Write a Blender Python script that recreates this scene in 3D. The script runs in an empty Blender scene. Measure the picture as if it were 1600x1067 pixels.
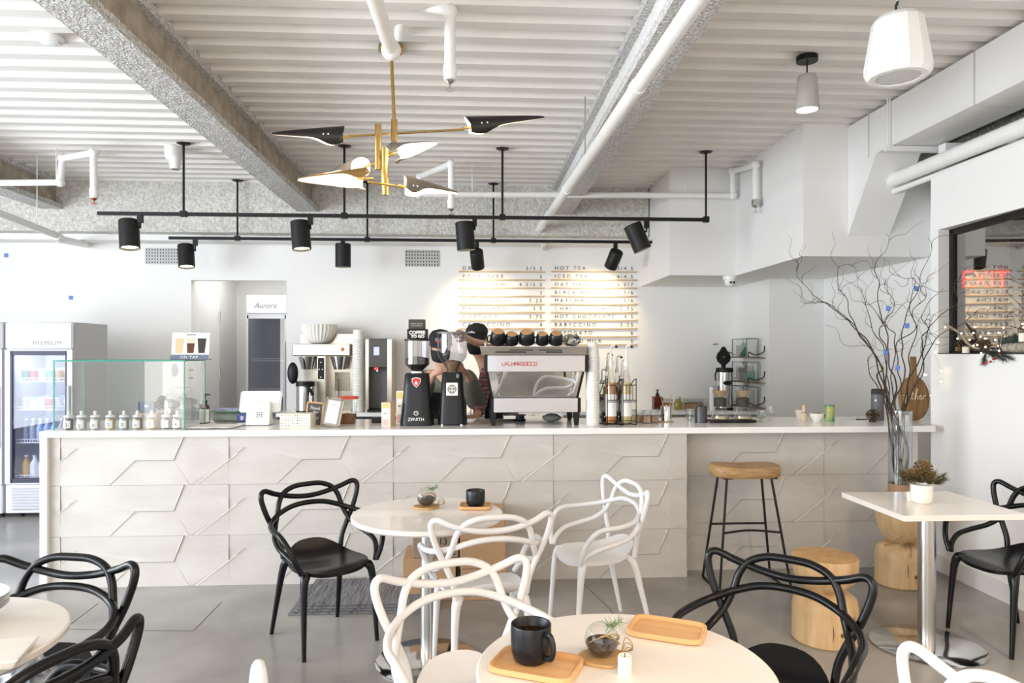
import bpy, bmesh, math, random
from mathutils import Vector, Matrix, noise
random.seed(7)
C = bpy.context.scene.collection
SC = bpy.context.scene
pi = math.pi

# ------------------------------------------------------------------ camera, world, light, exposure
F = 1100.0
YAW = math.radians(3.225)
EYE = 1.62
cam_d = bpy.data.cameras.new('camera')
cam = bpy.data.objects.new('camera', cam_d)
C.objects.link(cam)
cam_d.sensor_width = 36.0
cam_d.lens = 36.0 * F / 1600.0
cam_d.shift_y = 16.5 / 1600.0
cam_d.clip_start = 0.05
cam.location = (0, 0, EYE)
cam.rotation_euler = (pi / 2, 0, -YAW)
SC.camera = cam

w = bpy.data.worlds.new('world')
SC.world = w
w.use_nodes = True
w.node_tree.nodes['Background'].inputs[0].default_value = (0.93, 0.96, 1.0, 1)
w.node_tree.nodes['Background'].inputs[1].default_value = 0.45

def area(name, loc, rot, sx, sy, energy, col):
    d = bpy.data.lights.new(name, 'AREA')
    d.shape = 'RECTANGLE'; d.size = sx; d.size_y = sy; d.energy = energy; d.color = col
    o = bpy.data.objects.new(name, d); C.objects.link(o)
    o.location = loc; o.rotation_euler = rot
    return o
# daylight through the shop front (behind the camera) and the glazed left side
area('shopfront_daylight', (-2.9, -3.0, 1.7), (pi / 2, 0, 0), 6.0, 2.9, 130, (1.0, 0.965, 0.92))
area('side_window_daylight', (-7.3, 1.2, 1.75), (pi / 2, 0, -pi / 2), 7.6, 2.7, 560, (0.86, 0.93, 1.0))

# added warm fill spots, unseen, right of and behind the camera
for i, (lx0, ly0) in enumerate(((2.9, 0.3), (2.3, -1.6), (0.2, -1.0))):
    pd = bpy.data.lights.new('warm_fill', 'SPOT'); pd.energy = 150; pd.color = (1.0, 0.70, 0.42); pd.shadow_soft_size = 0.08; pd.spot_size = 2.7; pd.spot_blend = 0.8
    po = bpy.data.objects.new('warm_fill', pd); C.objects.link(po); po.location = (lx0, ly0, 3.2)

SC.view_settings.view_transform = 'Standard'
SC.view_settings.look = 'None'
SC.view_settings.gamma = 1.0
SC.view_settings.use_curve_mapping = False
SC.view_settings.exposure = 0.66
SC.cycles.max_bounces = 9
SC.cycles.diffuse_bounces = 5
SC.cycles.transparent_max_bounces = 16
SC.cycles.use_denoising = True
SC.cycles.sample_clamp_indirect = 6
SC.cycles.caustics_reflective = False
SC.cycles.caustics_refractive = False

# ------------------------------------------------------------------ pixel -> room helpers (photo taken as 1600x1067)
cY, sY = math.cos(YAW), math.sin(YAW)
def W(px, py, Y):
    u = (px - 800) / F; v = (550 - py) / F
    dy = cY - u * sY
    t = Y / dy
    return Vector(((u * cY + sY) * t, Y, EYE + v * t))
def X(px, Y):
    return W(px, 550, Y).x
def WZ(px, py, z):
    u = (px - 800) / F; v = (550 - py) / F
    t = (z - EYE) / v
    return Vector(((u * cY + sY) * t, (cY - u * sY) * t, z))
def WX(px, py, x):
    u = (px - 800) / F; v = (550 - py) / F
    t = x / (u * cY + sY)
    return Vector((x, (cY - u * sY) * t, EYE + v * t))
def S(px, Y):
    return px * Y / F

# ------------------------------------------------------------------ materials
MT = {}
def mat(name, col, rough=0.5, metal=0.0, emit=None, estr=1.0, nscale=None, namt=0.0, bump=0.0, bscale=80, trans=0.0,
        coat=0.0, spec=0.5, col2=None, aniso=None, ior=1.45, alpha=1.0, detail=4, stretch=None, twoside=None):
    if name in MT: return MT[name]
    m = bpy.data.materials.new(name); m.use_nodes = True
    nt = m.node_tree; b = nt.nodes['Principled BSDF']
    def lin(c): return (c[0], c[1], c[2], 1)
    b.inputs['Base Color'].default_value = lin(col)
    b.inputs['Roughness'].default_value = rough
    b.inputs['Metallic'].default_value = metal
    b.inputs['Transmission Weight'].default_value = trans
    b.inputs['Coat Weight'].default_value = coat
    b.inputs['Specular IOR Level'].default_value = spec
    b.inputs['IOR'].default_value = ior
    b.inputs['Alpha'].default_value = alpha
    if emit:
        b.inputs['Emission Color'].default_value = lin(emit); b.inputs['Emission Strength'].default_value = estr
    if nscale or bump:
        tc = nt.nodes.new('ShaderNodeTexCoord'); mp = nt.nodes.new('ShaderNodeMapping')
        nt.links.new(tc.outputs['Object'], mp.inputs[0])
        if stretch: mp.inputs['Scale'].default_value = stretch
    if nscale:
        n = nt.nodes.new('ShaderNodeTexNoise'); n.inputs['Scale'].default_value = nscale; n.inputs['Detail'].default_value = detail
        nt.links.new(mp.outputs[0], n.inputs['Vector'])
        r = nt.nodes.new('ShaderNodeValToRGB')
        c2 = col2 or tuple(max(0, x * (1 - namt)) for x in col)
        r.color_ramp.elements[0].position = 0.3; r.color_ramp.elements[1].position = 0.7
        r.color_ramp.elements[0].color = lin(c2); r.color_ramp.elements[1].color = lin(col)
        nt.links.new(n.outputs['Fac'], r.inputs[0]); nt.links.new(r.outputs[0], b.inputs['Base Color'])
    if bump:
        n2 = nt.nodes.new('ShaderNodeTexNoise'); n2.inputs['Scale'].default_value = bscale; n2.inputs['Detail'].default_value = 3
        nt.links.new(mp.outputs[0], n2.inputs['Vector'])
        bp = nt.nodes.new('ShaderNodeBump'); bp.inputs['Strength'].default_value = bump; bp.inputs['Distance'].default_value = 0.02
        nt.links.new(n2.outputs['Fac'], bp.inputs['Height']); nt.links.new(bp.outputs[0], b.inputs['Normal'])
    MT[name] = m
    return m

def thin_glass(name, tint=(1, 1, 1), refl=0.08, edge=0.5, rough=0.0, dk=.36):
    if name in MT: return MT[name]
    m = bpy.data.materials.new(name); m.use_nodes = True
    nt = m.node_tree; nt.nodes.clear()
    out = nt.nodes.new('ShaderNodeOutputMaterial')
    tr = nt.nodes.new('ShaderNodeBsdfTransparent'); tr.inputs[0].default_value = (*tint, 1)
    gl = nt.nodes.new('ShaderNodeBsdfGlossy'); gl.inputs['Roughness'].default_value = rough
    mx = nt.nodes.new('ShaderNodeMixShader'); lw = nt.nodes.new('ShaderNodeLayerWeight'); lw.inputs[0].default_value = 0.25
    mr = nt.nodes.new('ShaderNodeMapRange'); mr.inputs['To Min'].default_value = refl; mr.inputs['To Max'].default_value = edge
    er = nt.nodes.new('ShaderNodeValToRGB'); er.color_ramp.elements[0].position = 0.45; er.color_ramp.elements[0].color = (*tint, 1)
    er.color_ramp.elements[1].position = 0.98; er.color_ramp.elements[1].color = (tint[0] * dk, tint[1] * dk, tint[2] * dk, 1)
    nt.links.new(lw.outputs['Facing'], er.inputs[0]); nt.links.new(er.outputs[0], tr.inputs[0])
    nt.links.new(lw.outputs['Facing'], mr.inputs['Value']); nt.links.new(mr.outputs[0], mx.inputs[0])
    nt.links.new(tr.outputs[0], mx.inputs[1]); nt.links.new(gl.outputs[0], mx.inputs[2]); nt.links.new(mx.outputs[0], out.inputs[0])
    MT[name] = m
    return m

white = mat('white_paint', (0.86, 0.86, 0.85), 0.6, nscale=1.2, namt=0.03, bump=0.05, bscale=120)
boxwhite = mat('drywall_white', (0.80, 0.80, 0.79), 0.7, nscale=1.5, namt=0.03)
deckm = mat('painted_steel_deck', (0.80, 0.772, 0.74), 0.55, nscale=2.5, namt=0.06, bump=0.08, bscale=30)
fire = mat('sprayed_fireproofing', (0.86, 0.85, 0.83), 0.95, nscale=60, col2=(0.36, 0.35, 0.34), bump=1.0, bscale=75, detail=3)
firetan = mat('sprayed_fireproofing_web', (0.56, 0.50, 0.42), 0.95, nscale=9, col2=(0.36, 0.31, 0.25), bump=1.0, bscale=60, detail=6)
firewall = mat('textured_fireproofing_wall', (0.76, 0.75, 0.72), 0.95, nscale=32, col2=(0.50, 0.49, 0.46), bump=1.0, bscale=34, detail=4)
pipew = mat('white_pipe_paint', (0.84, 0.84, 0.82), 0.35, nscale=8, namt=0.05)
ductm = mat('painted_duct', (0.80, 0.80, 0.79), 0.45, nscale=2, namt=0.04)
black = mat('matte_black', (0.008, 0.008, 0.008), 0.45, spec=0.35, nscale=20, namt=0.3)
blackp = mat('black_chair_plastic', (0.005, 0.005, 0.006), 0.26, spec=0.38, nscale=6, namt=0.3, bump=0.02, bscale=60)
whitep = mat('white_chair_plastic', (0.74, 0.74, 0.745), 0.32, nscale=6, namt=0.04)
brass = mat('brushed_brass', (0.62, 0.42, 0.15), 0.3, 1.0, nscale=30, namt=0.15)
chrome = mat('polished_steel', (0.74, 0.74, 0.73), 0.1, 1.0, nscale=4, namt=0.04)
steel = mat('brushed_steel', (0.62, 0.61, 0.59), 0.26, 1.0, nscale=120, namt=0.12, stretch=(1, 1, 0.03))
mirror = mat('mirror_steel', (0.82, 0.82, 0.81), 0.02, 1.0, nscale=2, namt=0.02)
panelw = mat('satin_steel_panel', (0.52, 0.53, 0.56), 0.18, 0.6, nscale=3, namt=0.03)
quartz = mat('white_quartz', (0.87, 0.865, 0.85), 0.2, nscale=12, namt=0.03, coat=0.2)
tilem = mat('porcelain_tile', (0.585, 0.56, 0.53), 0.5, nscale=2.2, col2=(0.50, 0.475, 0.44), detail=8, stretch=(1, 1, 3))
grout_glint = mat('pale_grout_glint', (0.88, 0.87, 0.85), 0.8, nscale=30, namt=0.1)
def woodmat(name, c1, c2, sc=(1.2, 14, 14), ns=3.0, rough=0.45):
    return mat(name, c1, rough, nscale=ns, col2=c2, stretch=sc, detail=6)
woodt = woodmat('maple_wood', (0.72, 0.43, 0.20), (0.60, 0.33, 0.13))
woodlog = woodmat('raw_log_wood', (0.64, 0.46, 0.26), (0.47, 0.30, 0.14), (9, 9, 1.0), 2.2)
woodlogtop = mat('sawn_log_end', (0.58, 0.36, 0.16), 0.6, nscale=14, col2=(0.45, 0.27, 0.11))
woodseat = woodmat('stool_seat_wood', (0.46, 0.29, 0.14), (0.30, 0.17, 0.07), (3, 20, 20))
woodboard = woodmat('acacia_board', (0.33, 0.20, 0.09), (0.17, 0.09, 0.035), (12, 12, 1.5))
woodledge = mat('ledge_wood', (0.60, 0.45, 0.28), 0.6, nscale=9, namt=0.15)
cardb = mat('cardboard', (0.46, 0.29, 0.16), 0.85, nscale=6, namt=0.1)
cardd = mat('grey_brown_cardboard', (0.30, 0.235, 0.18), 0.85, nscale=6, namt=0.12)
twinem = mat('jute_twine', (0.42, 0.28, 0.12), 0.9, nscale=60, namt=0.3)
barkm = mat('willow_bark', (0.075, 0.05, 0.03), 0.7, nscale=30, namt=0.4)
coneb = mat('pinecone_brown', (0.10, 0.055, 0.03), 0.8, nscale=40, namt=0.4)
green = mat('pine_green', (0.08, 0.12, 0.06), 0.8, nscale=40, namt=0.5)
greenl = mat('pale_sprig_green', (0.30, 0.40, 0.24), 0.8, nscale=40, namt=0.4)
wax = mat('ivory_wax', (0.85, 0.82, 0.70), 0.45, nscale=10, namt=0.04)
glassc = thin_glass('clear_glass', (0.97, 0.985, 0.98), 0.05, 0.55)
glassg = thin_glass('case_glass', (0.985, 0.995, 0.99), 0.05, 0.25, dk=.92)
edgeg = mat('green_glass_edge', (0.05, 0.30, 0.22), 0.15, nscale=20, namt=0.2)
amber = thin_glass('amber_glass', (0.35, 0.12, 0.03), 0.06, 0.4)
smoke = thin_glass('smoked_plastic', (0.75, 0.75, 0.78), 0.08, 0.5)
coffee = mat('coffee_beans', (0.055, 0.03, 0.018), 0.5, nscale=90, namt=0.6, bump=0.8, bscale=160)
graym = mat('mid_grey_plastic', (0.20, 0.20, 0.20), 0.5, nscale=10, namt=0.1)
lgray = mat('light_grey_plastic', (0.52, 0.52, 0.52), 0.45, nscale=10, namt=0.05)
wplast = mat('white_plastic', (0.84, 0.84, 0.83), 0.35, nscale=10, namt=0.03)
paper = mat('white_paper', (0.85, 0.84, 0.81), 0.8, nscale=10, namt=0.03)
inkb = mat('black_ink', (0.03, 0.03, 0.03), 0.7, nscale=30, namt=0.1)
inkm = mat('menu_letter_ink', (0.09, 0.08, 0.07), 0.7, nscale=30, namt=0.1)
inkr = mat('red_enamel', (0.62, 0.04, 0.03), 0.4, nscale=30, namt=0.1)
inkw = mat('white_enamel', (0.85, 0.85, 0.85), 0.5, nscale=30, namt=0.05)
blueT = mat('blue_masking_tape', (0.16, 0.28, 0.72), 0.7, nscale=30, namt=0.1)
cupblk = mat('black_stoneware', (0.010, 0.012, 0.015), 0.3, spec=0.4, nscale=40, namt=0.4, bump=0.03, bscale=100)
cuptan = mat('tan_clay_base', (0.58, 0.33, 0.16), 0.7, nscale=20, namt=0.1)
redlid = mat('red_lid', (0.72, 0.07, 0.03), 0.4, nscale=20, namt=0.05)
concr = mat('concrete_shade', (0.47, 0.46, 0.43), 0.8, nscale=20, namt=0.1, bump=0.1, bscale=60)
screen = mat('blue_lit_screen', (0.1, 0.1, 0.3), 0.4, emit=(0.35, 0.38, 1.0), estr=1.2)
warmlamp = mat('warm_lamp', (1, 0.9, 0.7), 0.5, emit=(1.0, 0.80, 0.52), estr=9)
softlamp = mat('soft_lamp_inside', (1, 0.95, 0.85), 0.5, emit=(1.0, 0.86, 0.62), estr=2.0)

# ------------------------------------------------------------------ mesh builder
def cr(pts, n=6, closed=False):
    P = [Vector(p) for p in pts]; out = []
    m = len(P)
    rng = range(m) if closed else range(m - 1)
    for i in rng:
        if closed: p0, p1, p2, p3 = P[(i - 1) % m], P[i], P[(i + 1) % m], P[(i + 2) % m]
        else:
            p1, p2 = P[i], P[i + 1]
            p0 = P[i - 1] if i > 0 else p1 * 2 - p2
            p3 = P[i + 2] if i + 2 < m else p2 * 2 - p1
        for k in range(n):
            t = k / n
            out.append(0.5 * ((2 * p1) + (p2 - p0) * t + (2 * p0 - 5 * p1 + 4 * p2 - p3) * t * t + (3 * p1 - p0 - 3 * p2 + p3) * t ** 3))
    if not closed: out.append(P[-1])
    return out

def wl(o):
    v = Vector((0, 0, 0))
    while o is not None:
        v = v + o.location; o = o.parent
    return v

class MB:
    def __init__(s): s.v = []; s.f = []
    def add(s, vs, fs):
        b = len(s.v); s.v += [Vector(p) for p in vs]; s.f += [tuple(b + i for i in f) for f in fs]; return s
    def hexa(s, p):  # p: 4 bottom (ccw) + 4 top
        return s.add(p, [(3, 2, 1, 0), (4, 5, 6, 7), (0, 1, 5, 4), (1, 2, 6, 5), (2, 3, 7, 6), (3, 0, 4, 7)])
    def box(s, x0, x1, y0, y1, z0, z1):
        return s.hexa([(x0, y0, z0), (x1, y0, z0), (x1, y1, z0), (x0, y1, z0), (x0, y0, z1), (x1, y0, z1), (x1, y1, z1), (x0, y1, z1)])
    def rbox(s, x0, x1, y0, y1, z0, z1, b=0.004):  # chamfered box (vertical + horizontal edges)
        pl = [(x0 + b, y0), (x1 - b, y0), (x1, y0 + b), (x1, y1 - b), (x1 - b, y1), (x0 + b, y1), (x0, y1 - b), (x0, y0 + b)]
        cx, cy = (x0 + x1) / 2, (y0 + y1) / 2
        def ins(d): return [(cx + (x - cx) * (1 - 2 * d / max(1e-6, x1 - x0)), cy + (y - cy) * (1 - 2 * d / max(1e-6, y1 - y0))) for x, y in pl]
        L = [(ins(b), z0), (pl, z0 + b), (pl, z1 - b), (ins(b), z1)]
        vs = [(x, y, z) for pts, z in L for x, y in pts]; n = 8
        fs = [tuple(range(n - 1, -1, -1)), tuple(range(3 * n, 4 * n))]
        for k in range(3):
            for i in range(n):
                j = (i + 1) % n; fs.append((k * n + i, k * n + j, (k + 1) * n + j, (k + 1) * n + i))
        return s.add(vs, fs)
    def tube(s, pts, r, n=8, closed=False, caps=True, flat=1.0):
        P = [Vector(p) for p in pts]; m = len(P)
        R = r if isinstance(r, (list, tuple)) else [r] * m
        if len(R) != m:
            R = [R[min(len(R) - 1, int(i / (m - 1) * (len(R) - 1)))] * (1 - ((i / (m - 1) * (len(R) - 1)) % 1)) + R[min(len(R) - 1, int(i / (m - 1) * (len(R) - 1)) + 1)] * ((i / (m - 1) * (len(R) - 1)) % 1) for i in range(m)]
        vs = []; up = None
        for i in range(m):
            if closed: t = P[(i + 1) % m] - P[i - 1]
            else: t = P[min(i + 1, m - 1)] - P[max(i - 1, 0)]
            if t.length < 1e-9: t = Vector((0, 0, 1))
            t.normalize()
            if up is None:
                a = Vector((0, 0, 1)) if abs(t.z) < 0.9 else Vector((1, 0, 0))
                up = (a - t * a.dot(t)).normalized()
            else:
                up = up - t * up.dot(t)
                up = up.normalized() if up.length > 1e-6 else t.orthogonal().normalized()
            q = t.cross(up)
            for k in range(n):
                a = 2 * pi * k / n
                vs.append(P[i] + (up * math.cos(a) * flat + q * math.sin(a)) * R[i])
        fs = []
        for i in range(m if closed else m - 1):
            i2 = (i + 1) % m
            for k in range(n):
                k2 = (k + 1) % n
                fs.append((i * n + k, i * n + k2, i2 * n + k2, i2 * n + k))
        if caps and not closed:
            fs.append(tuple(range(n - 1, -1, -1))); fs.append(tuple((m - 1) * n + k for k in range(n)))
        return s.add(vs, fs)
    def cyl(s, p0, p1, r0, r1=None, n=16):
        return s.tube([p0, p1], [r0, r0 if r1 is None else r1], n)
    def lathe(s, prof, c=(0, 0, 0), n=24, sq=None, ax=None):
        """prof: [(r, z)] bottom to top; closed at ends when r=0"""
        vs = []; fs = []; rows = []
        for r, z in prof:
            if r < 1e-6: rows.append([len(vs)]); vs.append((0, 0, z))
            else:
                rows.append(list(range(len(vs), len(vs) + n)))
                for k in range(n):
                    a = 2 * pi * k / n; f = 1.0
                    if sq: f = (abs(math.cos(a)) ** sq + abs(math.sin(a)) ** sq) ** (-1 / sq)
                    vs.append((r * f * math.cos(a), r * f * math.sin(a), z))
        for A, B in zip(rows, rows[1:]):
            for k in range(n):
                k2 = (k + 1) % n
                if len(A) == 1 and len(B) == 1: continue
                if len(A) == 1: fs.append((A[0], B[k2], B[k]))
                elif len(B) == 1: fs.append((A[k], A[k2], B[0]))
                else: fs.append((A[k], A[k2], B[k2], B[k]))
        M = Matrix.Translation(Vector(c))
        if ax is not None:
            M = M @ Vector((0, 0, 1)).rotation_difference(Vector(ax)).to_matrix().to_4x4()
        return s.add([M @ Vector(p) for p in vs], fs)
    def ball(s, c, r, n=12, sc=(1, 1, 1)):
        prof = [(math.sin(pi * i / (n // 2 + 2)) * r, -math.cos(pi * i / (n // 2 + 2)) * r) for i in range(n // 2 + 3)]
        prof[0] = (0, -r); prof[-1] = (0, r)
        m = MB().lathe(prof, n=n)
        return s.add([(c[0] + p.x * sc[0], c[1] + p.y * sc[1], c[2] + p.z * sc[2]) for p in m.v], m.f)
    def prism(s, poly, f0, f1):
        """poly: list of 2D; f0, f1 functions 2D->3D"""
        n = len(poly)
        vs = [f0(*p) for p in poly] + [f1(*p) for p in poly]
        fs = [tuple(range(n - 1, -1, -1)), tuple(range(n, 2 * n))] + [(i, (i + 1) % n, n + (i + 1) % n, n + i) for i in range(n)]
        return s.add(vs, fs)
    def xf(s, M):
        s.v = [M @ p for p in s.v]; return s
    def build(s, name, m, parent=None, smooth=35, world=False, bevel=0, fixn=True):
        off = wl(parent) if (world and parent is not None) else Vector((0, 0, 0))
        me = bpy.data.meshes.new(name)
        me.from_pydata([tuple(p - off) for p in s.v], [], s.f)
        if fixn:
            bm = bmesh.new(); bm.from_mesh(me); bmesh.ops.recalc_face_normals(bm, faces=bm.faces); bm.to_mesh(me); bm.free()
        if smooth:
            me.shade_smooth(); me.set_sharp_from_angle(angle=math.radians(smooth))
        o = bpy.data.objects.new(name, me); C.objects.link(o)
        if m: me.materials.append(m)
        if parent is not None: o.parent = parent
        if bevel:
            b = o.modifiers.new('bevel', 'BEVEL'); b.width = bevel; b.segments = 2; b.limit_method = 'ANGLE'
        return o

def tag(o, label=None, cat=None, group=None, kind=None):
    if label: o['label'] = label
    if cat: o['category'] = cat
    if group: o['group'] = group
    if kind: o['kind'] = kind
    return o
def thing(name, loc, label, cat, group=None, rz=0.0):
    o = bpy.data.objects.new(name, None); C.objects.link(o)
    o.empty_display_size = 0.05
    o.location = loc; o.rotation_euler = (0, 0, rz)
    return tag(o, label, cat, group)
def dup(root, loc=None, rz=None, label=None, group=None):
    r = root.copy(); C.objects.link(r)
    if loc is not None: r.location = loc
    if rz is not None: r.rotation_euler = (0, 0, rz)
    if label: r['label'] = label
    if group: r['group'] = group
    for ch in list(root.children):
        c = ch.copy(); C.objects.link(c); c.parent = r
        for g in list(ch.children):
            d = g.copy(); C.objects.link(d); d.parent = c
    return r
def mesh1(name, mb, m, label, cat, group=None, origin=None, **k):
    """a thing that is a single mesh, its origin moved to its base"""
    org = Vector(origin) if origin is not None else Vector((sum(p.x for p in mb.v) / len(mb.v), sum(p.y for p in mb.v) / len(mb.v), min(p.z for p in mb.v)))
    mb.v = [p - org for p in mb.v]
    o = mb.build(name, m, **k); o.location = org
    return tag(o, label, cat, group)
def text(name, s, m, parent, loc, size, rot=(pi / 2, 0, 0), align='LEFT', sp=1.0, ext=0.0004, shear=0.0, offset=0.0, world=False, yalign='BOTTOM_BASELINE'):
    c = bpy.data.curves.new(name, 'FONT'); c.body = s; c.size = size; c.align_x = align; c.align_y = yalign
    c.space_character = sp; c.extrude = ext; c.shear = shear; c.offset = offset; c.resolution_u = 3
    c.materials.append(m)
    o = bpy.data.objects.new(name, c); C.objects.link(o)
    if parent is not None: o.parent = parent
    o.location = (Vector(loc) - wl(parent)) if (world and parent is not None) else loc
    o.rotation_euler = rot
    return o
def spot(parent, loc, direction, energy, size, col=(1, 0.78, 0.5), blend=0.6, rad=0.03):
    d = bpy.data.lights.new('lamp_light', 'SPOT'); d.energy = energy; d.spot_size = size; d.spot_blend = blend; d.color = col; d.shadow_soft_size = rad
    o = bpy.data.objects.new('lamp_light', d); C.objects.link(o)
    if parent is not None: o.parent = parent
    o.location = loc
    o.rotation_euler = Vector(direction).to_track_quat('-Z', 'Y').to_euler()
    return o
def pointl(parent, loc, energy, col=(1, 0.78, 0.5), rad=0.03):
    d = bpy.data.lights.new('lamp_light', 'POINT'); d.energy = energy; d.color = col; d.shadow_soft_size = rad
    o = bpy.data.objects.new('lamp_light', d); C.objects.link(o)
    if parent is not None: o.parent = parent
    o.location = loc
    return o

# ------------------------------------------------------------------ room shell
ZC = 3.58      # underside of ceiling ribs
YB = 8.75      # back wall
XL, XR = -7.4, 3.45
XR2 = 3.97     # right wall beyond the counter
CT = 1.08      # counter top
YC = 4.96      # counter front edge

# floor : concrete
fm = mat('polished_concrete', (0.40, 0.388, 0.375), 0.28, nscale=1.3, col2=(0.19, 0.18, 0.17), detail=9, bump=0.04, bscale=12)
fl = MB().box(XL - 0.3, 5.6, -3.6, 11.0, -0.1, 0).build('floor', fm, smooth=0); tag(fl, kind='structure')
jm = mat('floor_joint_dark', (0.10, 0.10, 0.10), 0.8, nscale=30, namt=0.3)
def joint(a, b, wd=0.004):
    a = Vector((a[0], a[1], 0)); b = Vector((b[0], b[1], 0)); d = (b - a).normalized(); q = Vector((-d.y, d.x, 0)) * wd / 2
    MB().hexa([a - q, b - q, b + q, a + q] + [p + Vector((0, 0, 0.0012)) for p in (a - q, b - q, b + q, a + q)]).build('joint', jm, fl, smooth=0)
def G(px, py): return WZ(px, py, 0)
for a, b in (((205, 985), (302, 986)), ((302, 986), (346, 941)), ((100, 983), (153, 943)), ((100, 983), (205, 985)), ((35, 935), (92, 920)), ((905, 905), (953, 952)), ((953, 952), (1010, 1030)), ((860, 1031), (760, 1050)), ((-60, 941), (60, 939))):
    joint(G(*a), G(*b))

# ceiling : corrugated steel deck, ribs along x
def deck():
    prof = []
    y = -3.4; pitch = 0.205; dp = 0.055
    while y < 8.95:
        prof += [(y, ZC), (y + 0.085, ZC), (y + 0.112, ZC + dp), (y + 0.178, ZC + dp)]
        y += pitch
    x0, x1 = XL - 0.2, 5.4
    mb = MB(); n = len(prof)
    vs = [(x0, a, b) for a, b in prof] + [(x1, a, b) for a, b in prof]
    top = [(x0, prof[0][0], ZC + 0.15), (x0, prof[-1][0], ZC + 0.15), (x1, prof[0][0], ZC + 0.15), (x1, prof[-1][0], ZC + 0.15)]
    fs = [(i, i + 1, n + i + 1, n + i) for i in range(n - 1)]
    b = 2 * n
    fs += [(b, b + 1, b + 3, b + 2)]
    mb.add(vs + top, fs)
    return mb
tag(deck().build('ceiling', deckm, smooth=0, fixn=False), kind='structure')

tag(MB().box(XL - 0.12, XL, 5.2, YB + 0.12, 0, ZC + 0.05).build('wall_left_shield', white, smooth=0), kind='structure')  # unseen wall piece, added to keep side light off the back left
tag(MB().box(0.6, XR, -3.5, -3.4, 0, ZC + 0.05).build('wall_front_shield', white, smooth=0), kind='structure')  # unseen wall piece, added to block world light behind right
# back wall with an opening to the corridor
oxl, oxr = X(299, YB), X(448, YB); ozt = W(370, 438, YB).z
mb = MB()
mb.box(XL, oxl, YB, YB + 0.12, 0, ZC + 0.05); mb.box(oxr, XR2 + 0.1, YB, YB + 0.12, 0, ZC + 0.05); mb.box(oxl, oxr, YB, YB + 0.12, ozt, ZC + 0.05)
tag(mb.build('wall_back', white, smooth=0), kind='structure')
mb = MB(); YH = 10.4
mb.box(oxl - 0.1, oxl, YB + 0.12, YH, 0, 2.75); mb.box(oxr, oxr + 0.1, YB + 0.12, YH, 0, 2.75); mb.box(oxl - 0.1, oxr + 0.1, YH, YH + 0.1, 0, 2.75)
tag(mb.build('wall_corridor', white, smooth=0), kind='structure')
tag(MB().box(oxl - 0.1, oxr + 0.1, YB + 0.12, YH + 0.1, 2.75, 2.8).build('ceiling_corridor', white, smooth=0), kind='structure')
lc = bpy.data.lights.new('corridor_light', 'AREA'); lc.size = 0.8; lc.energy = 6; lc.color = (1, 0.97, 0.92)
lo = bpy.data.objects.new('corridor_light', lc); C.objects.link(lo); lo.location = (oxl * 0.5 + oxr * 0.5, 9.35, 2.72)
# the white door in the corridor (hinge side on the left wall)
dx0, dx1 = oxl + 0.03, X(345, 9.3)
da = Vector((X(311, 9.0), 9.0, 0)); db = Vector((X(343, 9.55), 9.55, 0)); dL = (db - da).length
dr = MB().box(0, dL, 0, 0.045, 0, 2.25).build('door_1', wplast, smooth=0, bevel=0.004); dr.location = (da.x, da.y, 0.01); dr.rotation_euler = (0, 0, math.atan2(db.y - da.y, db.x - da.x)); tag(dr, kind='structure')
for z in (0.3, 1.25, 2.0):
    MB().cyl((dL - 0.01, -0.008, z), (dL - 0.01, -0.008, z + 0.14), 0.012).build('hinge', steel, dr)
MB().cyl((0.08, -0.005, 1.85), (0.08, -0.005, 1.35), 0.008).build('handle', steel, dr)
# back beam (sprayed) across the room
def rough_box(name, x0, x1, y0, y1, z0, z1, m, cell=0.03, amp=0.006, faces='bfl', parent=None, seed=0.0):
    """faces displaced by noise; b bottom, f front(-y), l left(-x), r right(+x)"""
    mb = MB()
    def grid(fn, a0, a1, b0, b1, nrm):
        na = max(2, int(abs(a1 - a0) / cell)); nb = max(2, int(abs(b1 - b0) / cell))
        vs = []
        for i in range(na + 1):
            for j in range(nb + 1):
                p = Vector(fn(a0 + (a1 - a0) * i / na, b0 + (b1 - b0) * j / nb))
                d = noise.noise(p * 22 + Vector((seed, 0, 0))) + 0.7 * noise.noise(p * 55)
                edge = 0.35 if (i in (0, na) or j in (0, nb)) else 1.0
                vs.append(p + Vector(nrm) * amp * d * edge)
        fs = [(i * (nb + 1) + j, (i + 1) * (nb + 1) + j, (i + 1) * (nb + 1) + j + 1, i * (nb + 1) + j + 1) for i in range(na) for j in range(nb)]
        mb.add(vs, fs)
    for c in 'bflrt':
        k = c if c in faces else None
        if c == 'b': fn, r, nn = (lambda a, b: (a, b, z0)), (x0, x1, y0, y1), (0, 0, -1)
        if c == 't': fn, r, nn = (lambda a, b: (a, b, z1)), (x0, x1, y0, y1), (0, 0, 1)
        if c == 'f': fn, r, nn = (lambda a, b: (a, y0, b)), (x0, x1, z0, z1), (0, -1, 0)
        if c == 'l': fn, r, nn = (lambda a, b: (x0, a, b)), (y0, y1, z0, z1), (-1, 0, 0)
        if c == 'r': fn, r, nn = (lambda a, b: (x1, a, b)), (y0, y1, z0, z1), (1, 0, 0)
        if k: grid(fn, *r, nn)
        else: mb.add([fn(r[0], r[2]), fn(r[1], r[2]), fn(r[1], r[3]), fn(r[0], r[3])], [(0, 1, 2, 3)])
    mb.add([(x0, y1, z0), (x1, y1, z0), (x1, y1, z1), (x0, y1, z1)], [(0, 1, 2, 3)])
    return mb.build(name, m, parent, smooth=40, fixn=False)
XB2 = 2.10
tag(rough_box('trim_1', XL, XB2, 8.3, YB + 0.02, 3.0, ZC + 0.1, firewall, 0.035, 0.006, 'bf'), kind='structure')
tag(MB().box(XL, XB2, 8.48, YB, 2.93, 3.0).build('trim_2', white, smooth=0), kind='structure')

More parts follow.
